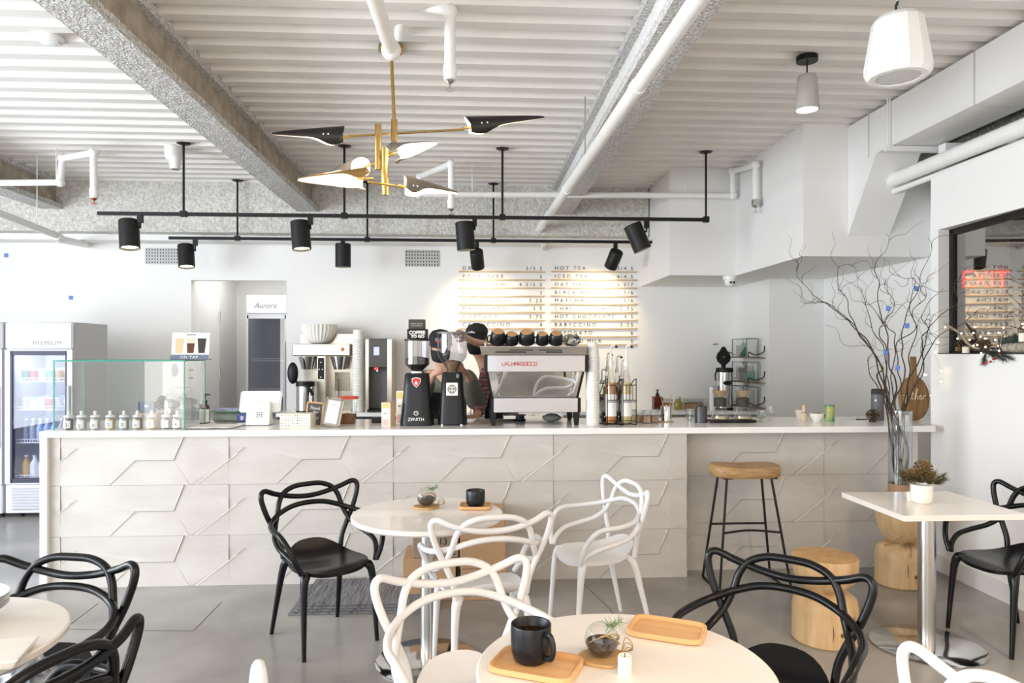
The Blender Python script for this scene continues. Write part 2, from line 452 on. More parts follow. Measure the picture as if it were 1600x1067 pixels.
# I-beams along y: flange bottom z 3.25, web recessed
def ibeam(n, x0, x1, fm1, fm2, y0=-3.3, y1=8.32):
    cx = (x0 + x1) / 2
    r = rough_box('trim_%d' % n, x0, x1, y0, y1, 3.25, 3.305, fm1, 0.022, 0.007, 'blr', seed=n * 3.1)
    tag(r, kind='structure')
    rough_box('web', cx - 0.045, cx + 0.045, y0, y1, 3.30, 3.56, fm2, 0.035, 0.006, 'lr', r, seed=n)
    rough_box('top_flange', x0 + 0.02, x1 - 0.02, y0, y1, 3.535, 3.60, fm1, 0.03, 0.007, 'blr', r, seed=n * 2)
    return r
b1 = ibeam(3, -2.03, -1.79, fire, firetan)
for y in (3.2, 6.05):
    MB().box(-1.865, -1.80, y, y + 0.05, 3.30, 3.56).build('stiffener', firetan, b1, smooth=0)
ibeam(4, 0.93, 1.17, fire, mat('white_fireproofing_web', (0.80, 0.80, 0.79), 0.95, nscale=20, namt=0.12, bump=0.6, bscale=70))
ibeam(5, -4.9, -4.66, fire, firetan)
ibeam(6, 3.86, 4.10, fire, firetan, y1=5.85)

# right wall with the window opening
wy0, wy1 = 3.72, 5.035; wz0 = 1.612; wz1 = WX(1484.8, 359, 3.54).z
wxt = 0.115
mb = MB()
mb.box(XR, XR + wxt, -3.4, wy0, 0, 2.93); mb.box(XR, XR + wxt, wy0, wy1, 0, wz0 - 0.006); mb.box(XR, XR + wxt, wy0, wy1, wz1, 2.93); mb.box(XR, XR + wxt, wy1, 5.12, 0, 2.93)
tag(mb.build('wall_right', white, smooth=0), kind='structure')
tag(MB().box(XR + wxt - .0, XR2 + 0.1, 5.12, 5.20, 0, 3.2).build('wall_right_return', white, smooth=0), kind='structure')
tag(MB().box(XR2, XR2 + 0.1, 5.20, YB + 0.1, 0, ZC + 0.05).build('wall_right_far', white, smooth=0), kind='structure')
# column in the back right corner and the boxed soffit
YCOL, XCOL = 7.75, 3.34
tag(MB().box(XCOL, XR2, YCOL, YB, 0, 2.46).build('wall_column', boxwhite, smooth=0), kind='structure')
YBOX, XBOX, ZBOX = 5.9, 2.84, 2.445
tag(MB().box(XBOX, XR2, YBOX, YB, ZBOX, ZC + 0.06).build('ceiling_soffit', boxwhite, smooth=0), kind='structure')
tag(MB().box(2.115, XBOX, 7.45, YB, ZBOX, ZC + 0.06).build('ceiling_soffit_low', boxwhite, smooth=0), kind='structure')
# baseboard
bb = MB().box(XR - 0.015, XR, -3.4, 5.12, 0, 0.13); tag(bb.build('baseboard_right', wplast, smooth=0, bevel=0.003), kind='structure')

# window: black frame, pane, sill
px0, px1 = 3.545, 3.545 - 0.075 * (wy1 - wy0)
wf = thing('window_1', (px0, wy1, wz0), None, None); wf['kind'] = 'structure'
def wq(y, z, d):  # point on tilted pane plane
    return Vector((px0 - 0.075 * (wy1 - y) + d, y, z))
def bar(y0, y1, z0, z1, d0=-0.012, d1=0.03):
    return [wq(y0, z0, d0), wq(y1, z0, d0), wq(y1, z0, d1), wq(y0, z0, d1), wq(y0, z1, d0), wq(y1, z1, d0), wq(y1, z1, d1), wq(y0, z1, d1)]
fr = MB(); t = 0.045
fr.hexa(bar(wy1 - t, wy1, wz0, wz1)); fr.hexa(bar(wy0, wy0 + t, wz0, wz1)); fr.hexa(bar(wy0, wy1, wz1 - t, wz1)); fr.hexa(bar(wy0, wy1, wz0, wz0 + 0.018))
fr.build('window_frame', black, wf, world=True, smooth=0)
winglass = thin_glass('window_glass', (0.75, 0.72, 0.68), 0.28, 0.75)
MB().hexa(bar(wy0 + t, wy1 - t, wz0 + 0.018, wz1 - t, 0.004, 0.01)).build('window_pane', winglass, wf, world=True, smooth=0)
dsill = mat('dark_sill', (0.05, 0.04, 0.045), 0.4, nscale=12, namt=0.2)
MB().box(XR - 0.004, XR + wxt, wy0, wy1, wz0 - 0.006, wz0).build('window_sill', dsill, wf, world=True, smooth=0)
# next room behind the glass: dim
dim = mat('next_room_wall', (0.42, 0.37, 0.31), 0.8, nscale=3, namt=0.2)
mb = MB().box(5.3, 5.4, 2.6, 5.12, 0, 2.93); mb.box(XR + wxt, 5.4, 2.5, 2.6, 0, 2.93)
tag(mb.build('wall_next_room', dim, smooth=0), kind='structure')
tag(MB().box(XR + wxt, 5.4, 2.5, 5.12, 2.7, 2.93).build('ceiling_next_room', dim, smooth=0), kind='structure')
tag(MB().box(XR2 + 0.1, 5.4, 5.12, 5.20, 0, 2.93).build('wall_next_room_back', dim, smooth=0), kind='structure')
# exit sign in the next room
YE_ = 5.117
e0 = W(1499, 449, YE_); e1 = W(1550, 421, YE_)
es = thing('exit_sign', (e0.x, YE_, e0.z), 'red lit EXIT sign seen through the window pane', 'sign')
MB().box(e0.x - .005, e1.x + .02, YE_ - 0.008, YE_, e0.z - 0.02, e1.z + 0.02).build('sign_plate', mat('sign_plate_white', (0.5, 0.45, 0.42), 0.5, nscale=5, namt=0.05), es, world=True, smooth=0)
redlit = mat('red_lit_letters', (0.8, 0.05, 0.05), 0.5, emit=(1.0, 0.03, 0.03), estr=2.0)
tx = text('lettering', 'EXIT', redlit, es, (e0.x + .002, YE_ - 0.011, e0.z), (e1.z - e0.z) * 1.35, sp=1.0, ext=0.002, offset=0.001, world=True)
# ------------------------------------------------------------------ wall details
def grille(px0, px1, r0, r1, label):
    a = W(px0, r1, YB - 0.012); b = W(px1, r0, YB - 0.012)
    t = thing('wall_vent', (a.x, YB - 0.001, a.z), label, 'vent', 'square-hole vents high on the back wall')
    wd, h = b.x - a.x, b.z - a.z
    MB().box(0, wd, -0.006, -0.001, 0, h).build('backing', inkb, t, smooth=0)
    m = MB(); nx, nz = 12, 5
    for i in range(nx + 1): m.box(wd * i / nx - 0.011 * (1 if i else 0), wd * i / nx + 0.011 * (1 if i < nx else 0), -0.012, -0.006, 0, h)
    for j in range(nz + 1): m.box(0, wd, -0.013, -0.0055, max(0, h * j / nz - 0.009), min(h, h * j / nz + 0.009))
    m.build('lattice', lgray, t, smooth=0)
grille(227, 279, 388, 412, 'white square-hole wall vent above the drinks fridge side, beside a spotlight')
grille(633, 686, 391, 416, 'white square-hole wall vent high up left of the menu')
for i, (px, py, lab) in enumerate(((10, 399, 'small blue tape piece on the wall above the fridge corner'), (111, 465, 'small blue tape piece on the wall between fridge and vent'))):
    p = W(px, py, YB)
    mesh1('tape_piece', MB().box(p.x - .024, p.x + .024, YB - 0.004, YB - 0.001, p.z - .024, p.z + .024), blueT, lab, 'tape', smooth=0)

# menu boards: wooden ledges with spaced letters
def menu(pxa, pxb, rows, items, label, price_px):
    a = W(pxa, rows[-1], YB); b = W(pxb, rows[0], YB)
    t = thing('menu_board', (a.x, YB, a.z), label, 'menu', 'menu columns on the back wall')
    for r in rows:
        p = W((pxa + pxb) / 2, r, YB)
        MB().box(a.x, b.x, YB - 0.022, YB - 0.001, p.z - 0.016, p.z + 0.002).build('ledge', woodledge, t, world=True, smooth=0, bevel=0.002)
    for r, (nm, pr, sp) in zip(rows, items):
        p = W(pxa, r, YB)
        text('lettering', nm, inkm, t, (a.x + S(5.5, YB), YB - 0.004, p.z + 0.020), 0.064, sp=sp * .86, world=True)
        text('lettering', pr, inkm, t, (b.x - S(price_px, YB), YB - 0.004, p.z + 0.020), 0.064, sp=1.6, align='RIGHT', world=True)
rl = [424, 436.7, 449.3, 461.9, 474.5, 487.1, 499.7, 512.4, 525.2]
menu(717, 851, rl, [('DRIP', '3/3.5', 2.0), ('POUR OVER', '5', 1.9), ('COLD BREW', '4.5/5.5', 1.9), ('ESPRESSO', '3', 1.9), ('AMERICANO', '3.25', 1.9), ('MACCHIATO', '3.5', 1.9), ('CORTADO', '3.75', 1.9), ('CAPPUCCINO', '4', 1.9), ('LATTE', '4.5/5', 1.9)],
     'left column of coffee names and prices on wooden ledges', 4)
menu(861, 995, rl + [537.8], [('HOT TEA', '3/4.5', 1.9), ('ICED TEA', '4/4.5', 1.9), ('OAT DRAFT', '6.5/7', 1.9), ('BLACK AND TAN', '5.5/6', 1.8), ('MATCHA', '5/6', 1.9), ('CHAI', '4.75/5.75', 1.9), ('HOT CHOCOLATE', '4.5', 1.8), ('BABYCCINO', '3.25', 1.9), ('AFFOGATO', '6', 1.9), ('STEAMED MILK', '5', 1.7)],
     'right column of tea and chocolate drinks and prices on wooden ledges', 6)

# ------------------------------------------------------------------ serving counter with relief tiles
XCL, XJ = -2.935, 1.545      # left end, step where the panel goes back
ctop_z0 = 1.035
YF = 5.0; YR = 5.15; YCB = 5.72
ct = thing('serving_counter', (-0.7, YF, 0), 'long service counter faced in pale faceted relief tiles', 'counter')
MB().box(XCL, XJ, YF + 0.033, YCB - 0.02, 0, ctop_z0).build('body', boxwhite, ct, world=True, smooth=0)
MB().box(XJ, 3.30, YR + 0.03, YCB - 0.02, 0, ctop_z0).build('body', boxwhite, ct, world=True, smooth=0)
MB().box(XCL - 0.003, XCL + 0.045, YC, YCB, 0, ctop_z0).build('end_panel', quartz, ct, world=True, smooth=0)
MB().box(3.305, 3.40, YR + 0.05, YCB, 0, ctop_z0).build('end_post', wplast, ct, world=True, smooth=0)
MB().box(XJ - 0.012, XJ, YF + 0.001, YR + 0.03, 0, ctop_z0).build('side_panel', tilem, ct, world=True, smooth=0)
MB().box(XCL + 0.045, XJ - 0.012, YF + 0.022, YF + 0.032, 0, ctop_z0).build('grout_bed', grout_glint, ct, world=True, smooth=0)
MB().box(XJ, 3.305, YR + 0.022, YR + 0.032, 0, ctop_z0).build('grout_bed', grout_glint, ct, world=True, smooth=0)
TW, TH = 255.0, 78.0
facets = [  # (x, y down, height) in tile units; heights in mm
    [(0, 40, 0), (25, 21, 1), (0, 0, 4)],
    [(0, 0, 4), (186, 0, 12), (171, 40, 11), (113, 40, 12), (25, 21, 1)],
    [(0, 40, 7), (25, 21, 1), (113, 40, 5), (74, 78, 9), (0, 78, 10)],
    [(25, 21, 1), (113, 40, 12), (113, 40, 5)],
    [(74, 78, 12), (113, 40, 3), (171, 40, 3), (195, 78, 12)],
    [(171, 40, 3), (186, 0, 3), (230, 18, 2), (255, 40, 3), (205, 78, 3), (195, 78, 9)],
    [(186, 0, 3), (255, 0, 10), (255, 20, 6), (230, 18, 2)],
    [(230, 18, 2), (255, 20, 10), (255, 40, 12)],
    [(205, 78, 12), (255, 40, 8), (255, 78, 4)],
]
def clip(poly, x0, x1):
    def cl(P, k, lim, sgn):
        out = []
        for i in range(len(P)):
            A, B = P[i - 1], P[i]
            ia, ib = sgn * (A[k] - lim) >= 0, sgn * (B[k] - lim) >= 0
            if ia != ib:
                t = (lim - A[k]) / (B[k] - A[k]); out.append(tuple(a + (b - a) * t for a, b in zip(A, B)))
            if ib: out.append(B)
        return out
    P = cl(poly, 0, x0, 1)
    return cl(P, 0, x1, -1) if P else []
def tile(x, ztop, w_, h_, yf, xa, xb):
    mb = MB(); g = 0.0008
    u0 = (xa - x) / w_ * TW; u1 = (xb - x) / w_ * TW
    for f in facets:
        P = clip(f, max(0, u0), min(TW, u1))
        if len(P) < 3: continue
        n = len(P)
        def xx(u): return min(xb - g, max(xa + g, x + u / TW * w_))
        def zz(v): return min(ztop - g, ctop_z0 - .0005, max(ztop - h_ + g, ztop - v / TH * h_))
        front = [(xx(u), yf - 0.0 - hh * 0.0008, zz(v)) for u, v, hh in P]
        back = [(xx(u), yf + 0.022, zz(v)) for u, v, hh in P]
        mb.add(front + back, [tuple(range(n))] + [(i, n + i, n + (i + 1) % n, (i + 1) % n) for i in range(n)])
    mb.nf = len(mb.f)
    for (ua, va, ub, vb) in ((205, 78, 255, 40), (0, 40, 12, 31), (176, 26, 186, 1)):  # pale ridges stand in for light caught on the facet edges
        if ua < u0 or ub > u1 + .01: continue
        a = Vector((x + ua / TW * w_, yf - .0105, min(ctop_z0 - .003, ztop - g, ztop - va / TH * h_))); b = Vector((x + ub / TW * w_, yf - .0095, min(ctop_z0 - .003, ztop - g, ztop - vb / TH * h_)))
        mb.tube([a, b], .0022, 4)
    mb.nd = len(mb.f)
    for (ua, va, ub, vb) in ((74, 78, 113, 40), (113, 40, 171, 40), (13, 30, 25, 21)):  # dark ridges stand in for the shadow lines at the facet steps
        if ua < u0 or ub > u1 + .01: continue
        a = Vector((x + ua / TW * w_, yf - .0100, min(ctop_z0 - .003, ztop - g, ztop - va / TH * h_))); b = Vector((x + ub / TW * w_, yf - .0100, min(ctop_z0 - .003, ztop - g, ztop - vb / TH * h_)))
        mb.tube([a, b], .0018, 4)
    return mb
def put_tile(mb):
    o = mb.build('tile', tilem, ct, world=True, smooth=0)
    o.data.materials.append(grout_glint)
    o.data.materials.append(mat('painted_step_shadow', (0.36, 0.34, 0.32), 0.9, nscale=30, namt=0.1))
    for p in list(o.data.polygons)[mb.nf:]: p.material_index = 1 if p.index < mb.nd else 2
    return o
TWm = 1.132; THm = 0.3507
x0 = X(95, YF)
for r in range(3):
    zt = ctop_z0 - 0.012 - r * THm if r else ctop_z0
    h = THm if r else THm + 0.0
    zt = ctop_z0 + 0.017 - r * THm
    for k in range(-1, 5):
        xa = x0 + k * TWm
        a, b = max(xa, XCL + 0.045), min(xa + TWm, XJ)
        if b - a > 0.02:
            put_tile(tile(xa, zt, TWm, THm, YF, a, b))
xr0 = X(1287, YR) - TWm * 2
for r in range(3):
    zt = ctop_z0 + 0.017 - r * THm
    for k in range(4):
        xa = xr0 + k * TWm
        a, b = max(xa, XJ + 0.001), min(xa + TWm, 3.305)
        if b - a > 0.02:
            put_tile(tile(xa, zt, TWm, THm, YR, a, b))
# worktop slab
pl = [(XCL - 0.005, YC), (3.38, YC), (3.38, 5.11), (XR - 0.02, 5.205), (XR2 - 0.01, 5.205), (XR2 - 0.01, YCB), (XCL - 0.005, YCB)]
slab = MB().prism(pl, lambda x, y: (x, y, ctop_z0 + 0.001), lambda x, y: (x, y, CT))
mesh1('worktop', slab, quartz, 'white stone worktop running along the whole service counter', 'worktop', smooth=0, bevel=0.003, origin=(0, YC, ctop_z0))

# back counters
BZ = 0.93; BY = 8.05
grayf = mat('grey_cabinet_front', (0.33, 0.31, 0.29), 0.6, nscale=8, namt=0.1)
def backcounter(xa, xb, label, fm_, n):
    t = thing('back_cabinet', ((xa + xb) / 2, BY, 0), label, 'cabinet')
    MB().box(xa + 0.01, xb - 0.01, BY + 0.05, YB - 0.005, 0, BZ - 0.04).build('body', grayf, t, world=True, smooth=0)
    dw = (xb - xa - 0.02) / n
    for i in range(n):
        d = MB().box(xa + 0.012 + i * dw, xa + 0.008 + (i + 1) * dw, BY + 0.03, BY + 0.049, 0.1, BZ - 0.05).build('door', fm_, t, world=True, smooth=0)
        MB().cyl((xa + 0.05 + i * dw, BY + 0.02, BZ - 0.1), (xa + 0.17 + i * dw, BY + 0.02, BZ - 0.1), 0.006).build('handle', steel, d, world=True)
    tag(mesh1('back_worktop', MB().box(xa, xb, BY, YB - 0.003, BZ - 0.04, BZ), quartz, 'white worktop ' + ('under the coffee brewer and water dispenser' if xa < -1 else 'under the tall airpot on the right'), 'worktop', smooth=0, bevel=0.003))
bxl, bxr = X(431, BY), X(735, BY)
backcounter(bxl, bxr, 'dark low cabinet under the brewer along the back wall', inkb, 4)
backcounter(bxr + 0.01, XCOL - 0.01, 'grey low cabinet along the back wall below the airpot', grayf, 6)

# ------------------------------------------------------------------ pipes, sprinklers, duct
def sprinkler(name_label, runs, r, tip, joints, cop=False, hang=None):
    org = Vector(runs[0][0])
    t = thing('sprinkler_pipe', org, name_label, 'pipe')
    for run in runs:
        MB().tube(run, r, 14).build('pipe', pipew, t, world=True, smooth=50)
    for j in joints:
        MB().ball(j, r * 1.42, 14).build('elbow', pipew, t, world=True, smooth=80)
    if tip is not None:
        tp = Vector(tip)
        MB().lathe([(0, 0.075), (r * 1.25, 0.075), (r * 1.25, 0.045), (r * 1.1, 0.0), (r * 0.9, -0.005), (0, -0.005)][::-1], tp, 14).build('reducer', pipew, t, world=True)
        hm = mat('copper_head', (0.6, 0.25, 0.12), 0.35, 1.0, nscale=30, namt=0.1) if cop else steel
        m = MB().lathe([(0, -0.062), (r * 0.85, -0.062), (r * 0.85, -0.058), (r * 0.2, -0.052), (r * 0.18, -0.03), (r * 0.5, -0.02), (r * 0.85, -0.012), (r * 0.85, -0.004), (0, -0.004)], tp, 12)
        m.build('sprinkler_head', hm, t, world=True)
    if hang:
        for a, b in hang: MB().cyl(a, b, 0.005, n=6).build('hanger_rod', pipew, t, world=True)
    return t
# centre front sprinkler
Yp = 4.0
e1 = W(703, 18, Yp); e2 = W(630, 2, 4.15); d0 = W(703, 118, Yp)
sprinkler('white sprinkler pipe elbow with chrome head hanging beside the brass chandelier canopy', [[e1, d0], [e1, e2], [e2, W(623, 60, 4.35)]], 0.031, W(703, 124, Yp), [e1, e2])
pz = 3.40
pa = WZ(611, 78, pz); pb = Vector((pa.x + 0.005, -1.0, pz))
sprinkler('thick white capped pipe running towards the room end above the chandelier', [[pa, Vector((-0.60, -1.0, pz))]], 0.042, None, [pa])
# mid sprinkler and long cross pipe
Ym = 7.75
L0 = W(655, 304, Ym); L1 = W(1184, 307, Ym - 0.35); L1.y = Ym
L1 = W(1178, 306, Ym); L1.x = min(L1.x, XBOX - 0.06) if False else L1.x
q = W(655, 278, Ym); q2 = W(705, 254, 7.3); q3 = W(705, 322, 7.3)
Yc2 = 7.33
La, Lb = W(655, 304, Yc2), W(1181, 306, Yc2)
Lb.x = min(Lb.x, XBOX - 0.08)
u1 = W(656, 276, Yc2); u2 = W(705, 256, 6.7); u3 = W(705, 322, 6.7)
v1 = Vector((Lb.x, Yc2, W(1183, 268, Yc2).z)); v2 = W(1199, 258, 6.75); v2.x = min(v2.x, XBOX - 0.07); v3 = Vector((v2.x, v2.y, W(1199, 322, 6.75).z))
sprinkler('long white horizontal sprinkler pipe with two drop heads crossing behind the chandelier', [[La, Lb], [La, u1], [u1, u2], [u2, u3], [Lb, v1], [v1, v2], [v2, v3]], 0.031, u3 - Vector((0, 0, 0.02)), [La, u1, u2, Lb, v1, v2],
          hang=[(W(738, 303, Yc2), W(738, 303, Yc2) + Vector((0, 0, ZC - W(738, 303, Yc2).z))), (W(1071, 303, Yc2), Vector((W(1071, 303, Yc2).x, Yc2, ZC)))])
ex = C.objects['sprinkler_pipe.002']
MB().lathe([(0, -0.062), (0.026, -0.062), (0.026, -0.058), (0.006, -0.052), (0.006, -0.02), (0.026, -0.012), (0.04, 0.0), (0.04, 0.06), (0, 0.06)], v3, 12).build('sprinkler_head', steel, ex, world=True)
# left sprinkler
Yl = 7.0
a0, a1 = W(-40, 286, Yl), W(94, 285, Yl); a2 = W(98, 247, Yl); a3 = W(146, 239, 6.6); a4 = W(147, 306, 6.6)
sprinkler('white sprinkler pipe with copper head above the drinks fridge at left', [[a0, a1], [a1, a2], [a2, a3], [a3, a4]], 0.031, a4 - Vector((0, 0, .015)), [a1, a2, a3], True,
          hang=[(W(88, 280, Yl), Vector((W(88, 280, Yl).x, Yl, ZC)))])
# grey drain pipe left
Dp = [W(-30, 322, 6.4), W(88, 368, 7.75)]; D2 = [W(95, 374, 7.85), W(134, 382, 8.72)]
t = thing('drain_pipe', Dp[0], 'pale grey drain pipe with elbow below the left back beam', 'pipe')
MB().tube(Dp, 0.035, 14).build('pipe', pipew, t, world=True); MB().tube([Dp[1], D2[0]], 0.05, 14).build('elbow', pipew, t, world=True)
MB().tube(D2, 0.04, 14).build('branch', pipew, t, world=True)
MB().cyl(W(58, 352, 7.2), Vector((W(58, 352, 7.2).x, 7.2, ZC)), 0.004, n=6).build('hanger_rod', pipew, t, world=True)
# big pipe under the right beam
B0 = Vector((0.962, -1.5, 3.16)); B1 = W(1090, 0, 3.03); B2 = W(840, 362, 8.45)
t = thing('water_main_pipe', B1, 'large white pipe running below the right sprayed beam', 'pipe')
dirn = (B1 - B2).normalized()
MB().tube([B1 + dirn * 4.0, B1, B2], 0.043, 20).build('pipe', pipew, t, world=True, smooth=60)
for k in (0.18, 0.62, 0.93):
    c = B1.lerp(B2, k); MB().tube([c - dirn * 0.03, c + dirn * 0.03], 0.049, 20).build('coupling', pipew, t, world=True)
for px, r0 in ((938, 95), ):
    c = B1.lerp(B2, 0.42)
    MB().cyl(c + Vector((-0.045, 0, 0)), Vector((c.x - 0.045, c.y, 3.56)), 0.005, n=6).build('hanger_rod', steel, t, world=True)
cst = W(850, 386, YB - 0.02)
mesh1('pipe_stub', MB().cyl(W(849, 380, 8.45), W(850, 388, 8.74), 0.03), pipew, 'short white pipe stub at the wall above the menu', 'pipe')

# duct on the right
XD, XD2, DZ0, DZ1 = 3.235, 3.60, 3.215, 3.56
t = thing('air_duct', (XD, YBOX, DZ0), 'boxy white air duct running along the right ceiling and bending down', 'duct')
def yd(px, py): return WX(px, py, XD).y
ys = [-2.5, 0.5, 2.0, yd(1522, 120), yd(1358, 215), 5.87]
seg = [-2.5, 1.6, WX(1523, 165, XD).y, WX(1358, 245, XD).y]
for a, b in zip(seg, seg[1:]):
    MB().box(XD, XD2, a + 0.002, b - 0.002, DZ0, DZ1).build('duct_section', ductm, t, world=True, smooth=0)
    MB().box(XD - 0.006, XD2 + 0.006, b - 0.004, b + 0.004, DZ0 - 0.006, DZ1 + 0.004).build('seam', lgray, t, world=True, smooth=0)
ye = seg[-1] + 0.012
zl = W(1302, 368, YBOX).z
yk = 5.47
pts = [(ye, DZ0), (ye, DZ1), (YBOX - 0.002, DZ1), (YBOX - 0.002, zl), (yk, DZ0)]
MB().prism(pts, lambda y, z: (XD, y, z), lambda y, z: (XD2, y, z)).build('duct_drop', ductm, t, world=True, smooth=0)
hx = WX(1385, 226, XD - 0.04)
MB().box(XD - 0.05, XD2 + 0.12, hx.y - 0.02, hx.y + 0.02, DZ0 - 0.045, DZ0 - 0.005).build('hanger_bar', ductm, t, world=True, smooth=0)
MB().cyl((XD - 0.03, hx.y, DZ0 - 0.04), (XD - 0.03, hx.y, ZC + 0.02), 0.006, n=8).build('hanger_rod', ductm, t, world=True)
MB().cyl((XD - 0.012, hx.y, DZ0 - 0.0), (XD - 0.012, hx.y, ZC + 0.02), 0.006, n=8).build('hanger_rod', ductm, t, world=True)
for i, (xx_, zz_, rr, lab) in enumerate(((3.46, 3.035, 0.055, 'thick white pipe resting along the top of the right wall'), (3.50, 2.955, 0.022, 'thin white pipe directly below the thick one on the right wall'), (3.68, 3.13, 0.03, 'white pipe in the dark gap behind the thick wall pipe'))):
    mesh1('wall_top_pipe', MB().cyl((xx_, -2.0, zz_), (xx_, 5.85, zz_), rr, n=18), pipew, lab, 'pipe', smooth=60)
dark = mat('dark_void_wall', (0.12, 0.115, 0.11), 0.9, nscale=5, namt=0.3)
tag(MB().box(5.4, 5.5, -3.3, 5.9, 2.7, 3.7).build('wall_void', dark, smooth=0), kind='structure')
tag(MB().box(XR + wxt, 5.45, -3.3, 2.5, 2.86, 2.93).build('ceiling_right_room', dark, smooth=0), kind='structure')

# ------------------------------------------------------------------ track lights
def rail(px0, px1, row, Y, rods, label, crow, right_joint=True):
    zr = W(800, row, Y).z; zr = 2.915
    a, b = X(px0, Y), X(px1, Y)
    t = thing('track_rail', (a, Y, zr), label, 'track light rail', 'black ceiling track rails')
    MB().box(0, b - a, -0.017, 0.017, -0.016, 0.016).build('rail', black, t, smooth=0)
    for p in rods:
        x = X(p, Y) - a
        MB().cyl((x, 0, 0.01), (x, 0, ZC - zr), 0.011, n=10).build('rod', black, t)
        MB().lathe([(0, -0.012), (0.045, -0.010), (0.062, -0.002), (0.062, 0.004), (0, 0.004)], (x, 0, ZC - zr), 20).build('canopy', black, t)
        MB().box(x - 0.028, x + 0.028, -0.024, 0.024, -0.024, 0.03).build('connector', black, t, smooth=0)
    return a, b, zr
rail(153, 1106, 340, 6.78, [287, 538, 785, 1103], 'nearer and longer black track rail on four rods', 232)
rail(264, 1030, 377, 8.2, [371, 574, 771, 1030], 'farther and shorter black track rail in front of the wall', 290)
def head(px, row, Y, tilt, label, energy, size=1.2, L=0.27, r=0.088, lamp=True, sx=0.055):
    """can centre at px,row ; tilt = direction in which light leaves (x,y,z)"""
    c = W(px, row, Y); d = Vector(tilt).normalized()
    zr = 2.9
    t = thing('track_spotlight', c, label, 'spotlight', 'black cylinder spotlights on the tracks')
    R = Vector((0, 0, -1)).rotation_difference(d).to_matrix().to_4x4()
    can = MB().lathe([(0, 0.0), (r * 0.93, 0.0), (r, -0.008), (r, -L), (r * 0.9, -L), (r * 0.9, -L + 0.03), (0, -L + 0.03)], (0, 0, L / 2), 28)
    can.xf(R).build('can', mat('spot_can_black', (0.013, 0.013, 0.013), 0.5, spec=0.35, nscale=20, namt=0.2), t)
    MB().lathe([(0, -L + 0.027), (r * 0.88, -L + 0.027), (r * 0.88, -L + 0.020), (0, -L + 0.02)], (0, 0, L / 2), 24).xf(R).build('lens', warmlamp if lamp else softlamp, t)
    top = Vector((sx, 8.2 * 0 + 0.0, zr - c.z))
    MB().box(top.x - 0.022, top.x + 0.022, -0.022, 0.022, top.z - 0.07, top.z).build('adapter', black, t, smooth=0)
    side = R @ Vector((0, 0, L * 0.28))
    MB().tube([Vector((top.x, 0, top.z - 0.06)), Vector((top.x, 0, side.z * 0.8)), side + Vector((r * 0.9 * (1 if sx >= 0 else -1), 0, 0))], 0.010, 8).build('bracket', black, t)
    spot(t, d * (L / 2 + 0.02), d, energy, size, rad=0.05, blend=1.0)
    return t
H1 = 6.78
head(202, 366, H1, (0.10, -0.12, -1), 'black spotlight hanging leftmost on the nearer rail', 6, sx=0.10)
head(470, 368, H1, (0.10, -0.10, -1), 'black spotlight on the nearer rail above the coffee brewer', 8, sx=0.09)
head(727, 369, H1, (0.08, 0.02, -1), 'black spotlight on the nearer rail above the wall vent', 10, sx=0.09)
head(996, 371, H1, (0.42, -0.05, -1), 'black spotlight tilted rightward near the right end of the nearer rail', 16, sx=0.09)
H2 = 8.2
head(291, 400, H2, (0.10, -0.14, -1), 'smaller-looking black spotlight leftmost on the farther rail', 7, L=0.26, sx=0.10)
head(536, 399, H2, (0.0, 0.02, -1), 'upright black spotlight on the farther rail above the paper filters', 22, L=0.27, sx=0.0)
head(745.5, 405, H2, (0.07, 0.46, -0.60), 'black spotlight aimed at the left menu column', 34, 2.1, L=0.22, r=0.078, sx=0.0)
head(959, 405, H2, (-0.18, 0.46, -0.60), 'black spotlight aimed at the right menu column', 34, 2.1, L=0.22, r=0.078, sx=0.02)

# ------------------------------------------------------------------ chandelier
YCH = 4.55
cp = W(610, 84, YCH)
ch = thing('chandelier', (cp.x, YCH, ZC), 'brass branching chandelier with six leaf-shaped metal shades', 'chandelier')
cpx = cp.x + 0.005
MB().lathe([(0, -0.035), (0.078, -0.035), (0.082, -0.03), (0.082, 0.0), (0, 0.0)], (cpx, YCH, ZC), 30).build('canopy', brass, ch, world=True)
s2 = W(616, 190, YCH)
MB().cyl((cpx, YCH, ZC - 0.03), (s2.x, YCH, s2.z), 0.011, n=12).build('stem', brass, ch, world=True)
def vrod(px, r0, r1, Y, rad): MB().cyl(W(px, r0, Y), W(px, r1, Y), rad, n=20).build('post', brass, ch, world=True)
vrod(616, 187, 222, YCH, 0.020); vrod(591, 194, 265, YCH - 0.03, 0.020); vrod(602, 232, 305, YCH - 0.06, 0.021)
shblack = mat('shade_black', (0.02, 0.018, 0.017), 0.35, nscale=20, namt=0.2)
shgrey = mat('shade_taupe', (0.14, 0.12, 0.10), 0.4, nscale=20, namt=0.1)
shbrz = mat('shade_bronze', (0.42, 0.27, 0.10), 0.35, 0.7, nscale=20, namt=0.1)
liner = mat('shade_white_liner', (0.88, 0.85, 0.80), 0.5, emit=(1, 0.80, 0.55), estr=0.25)
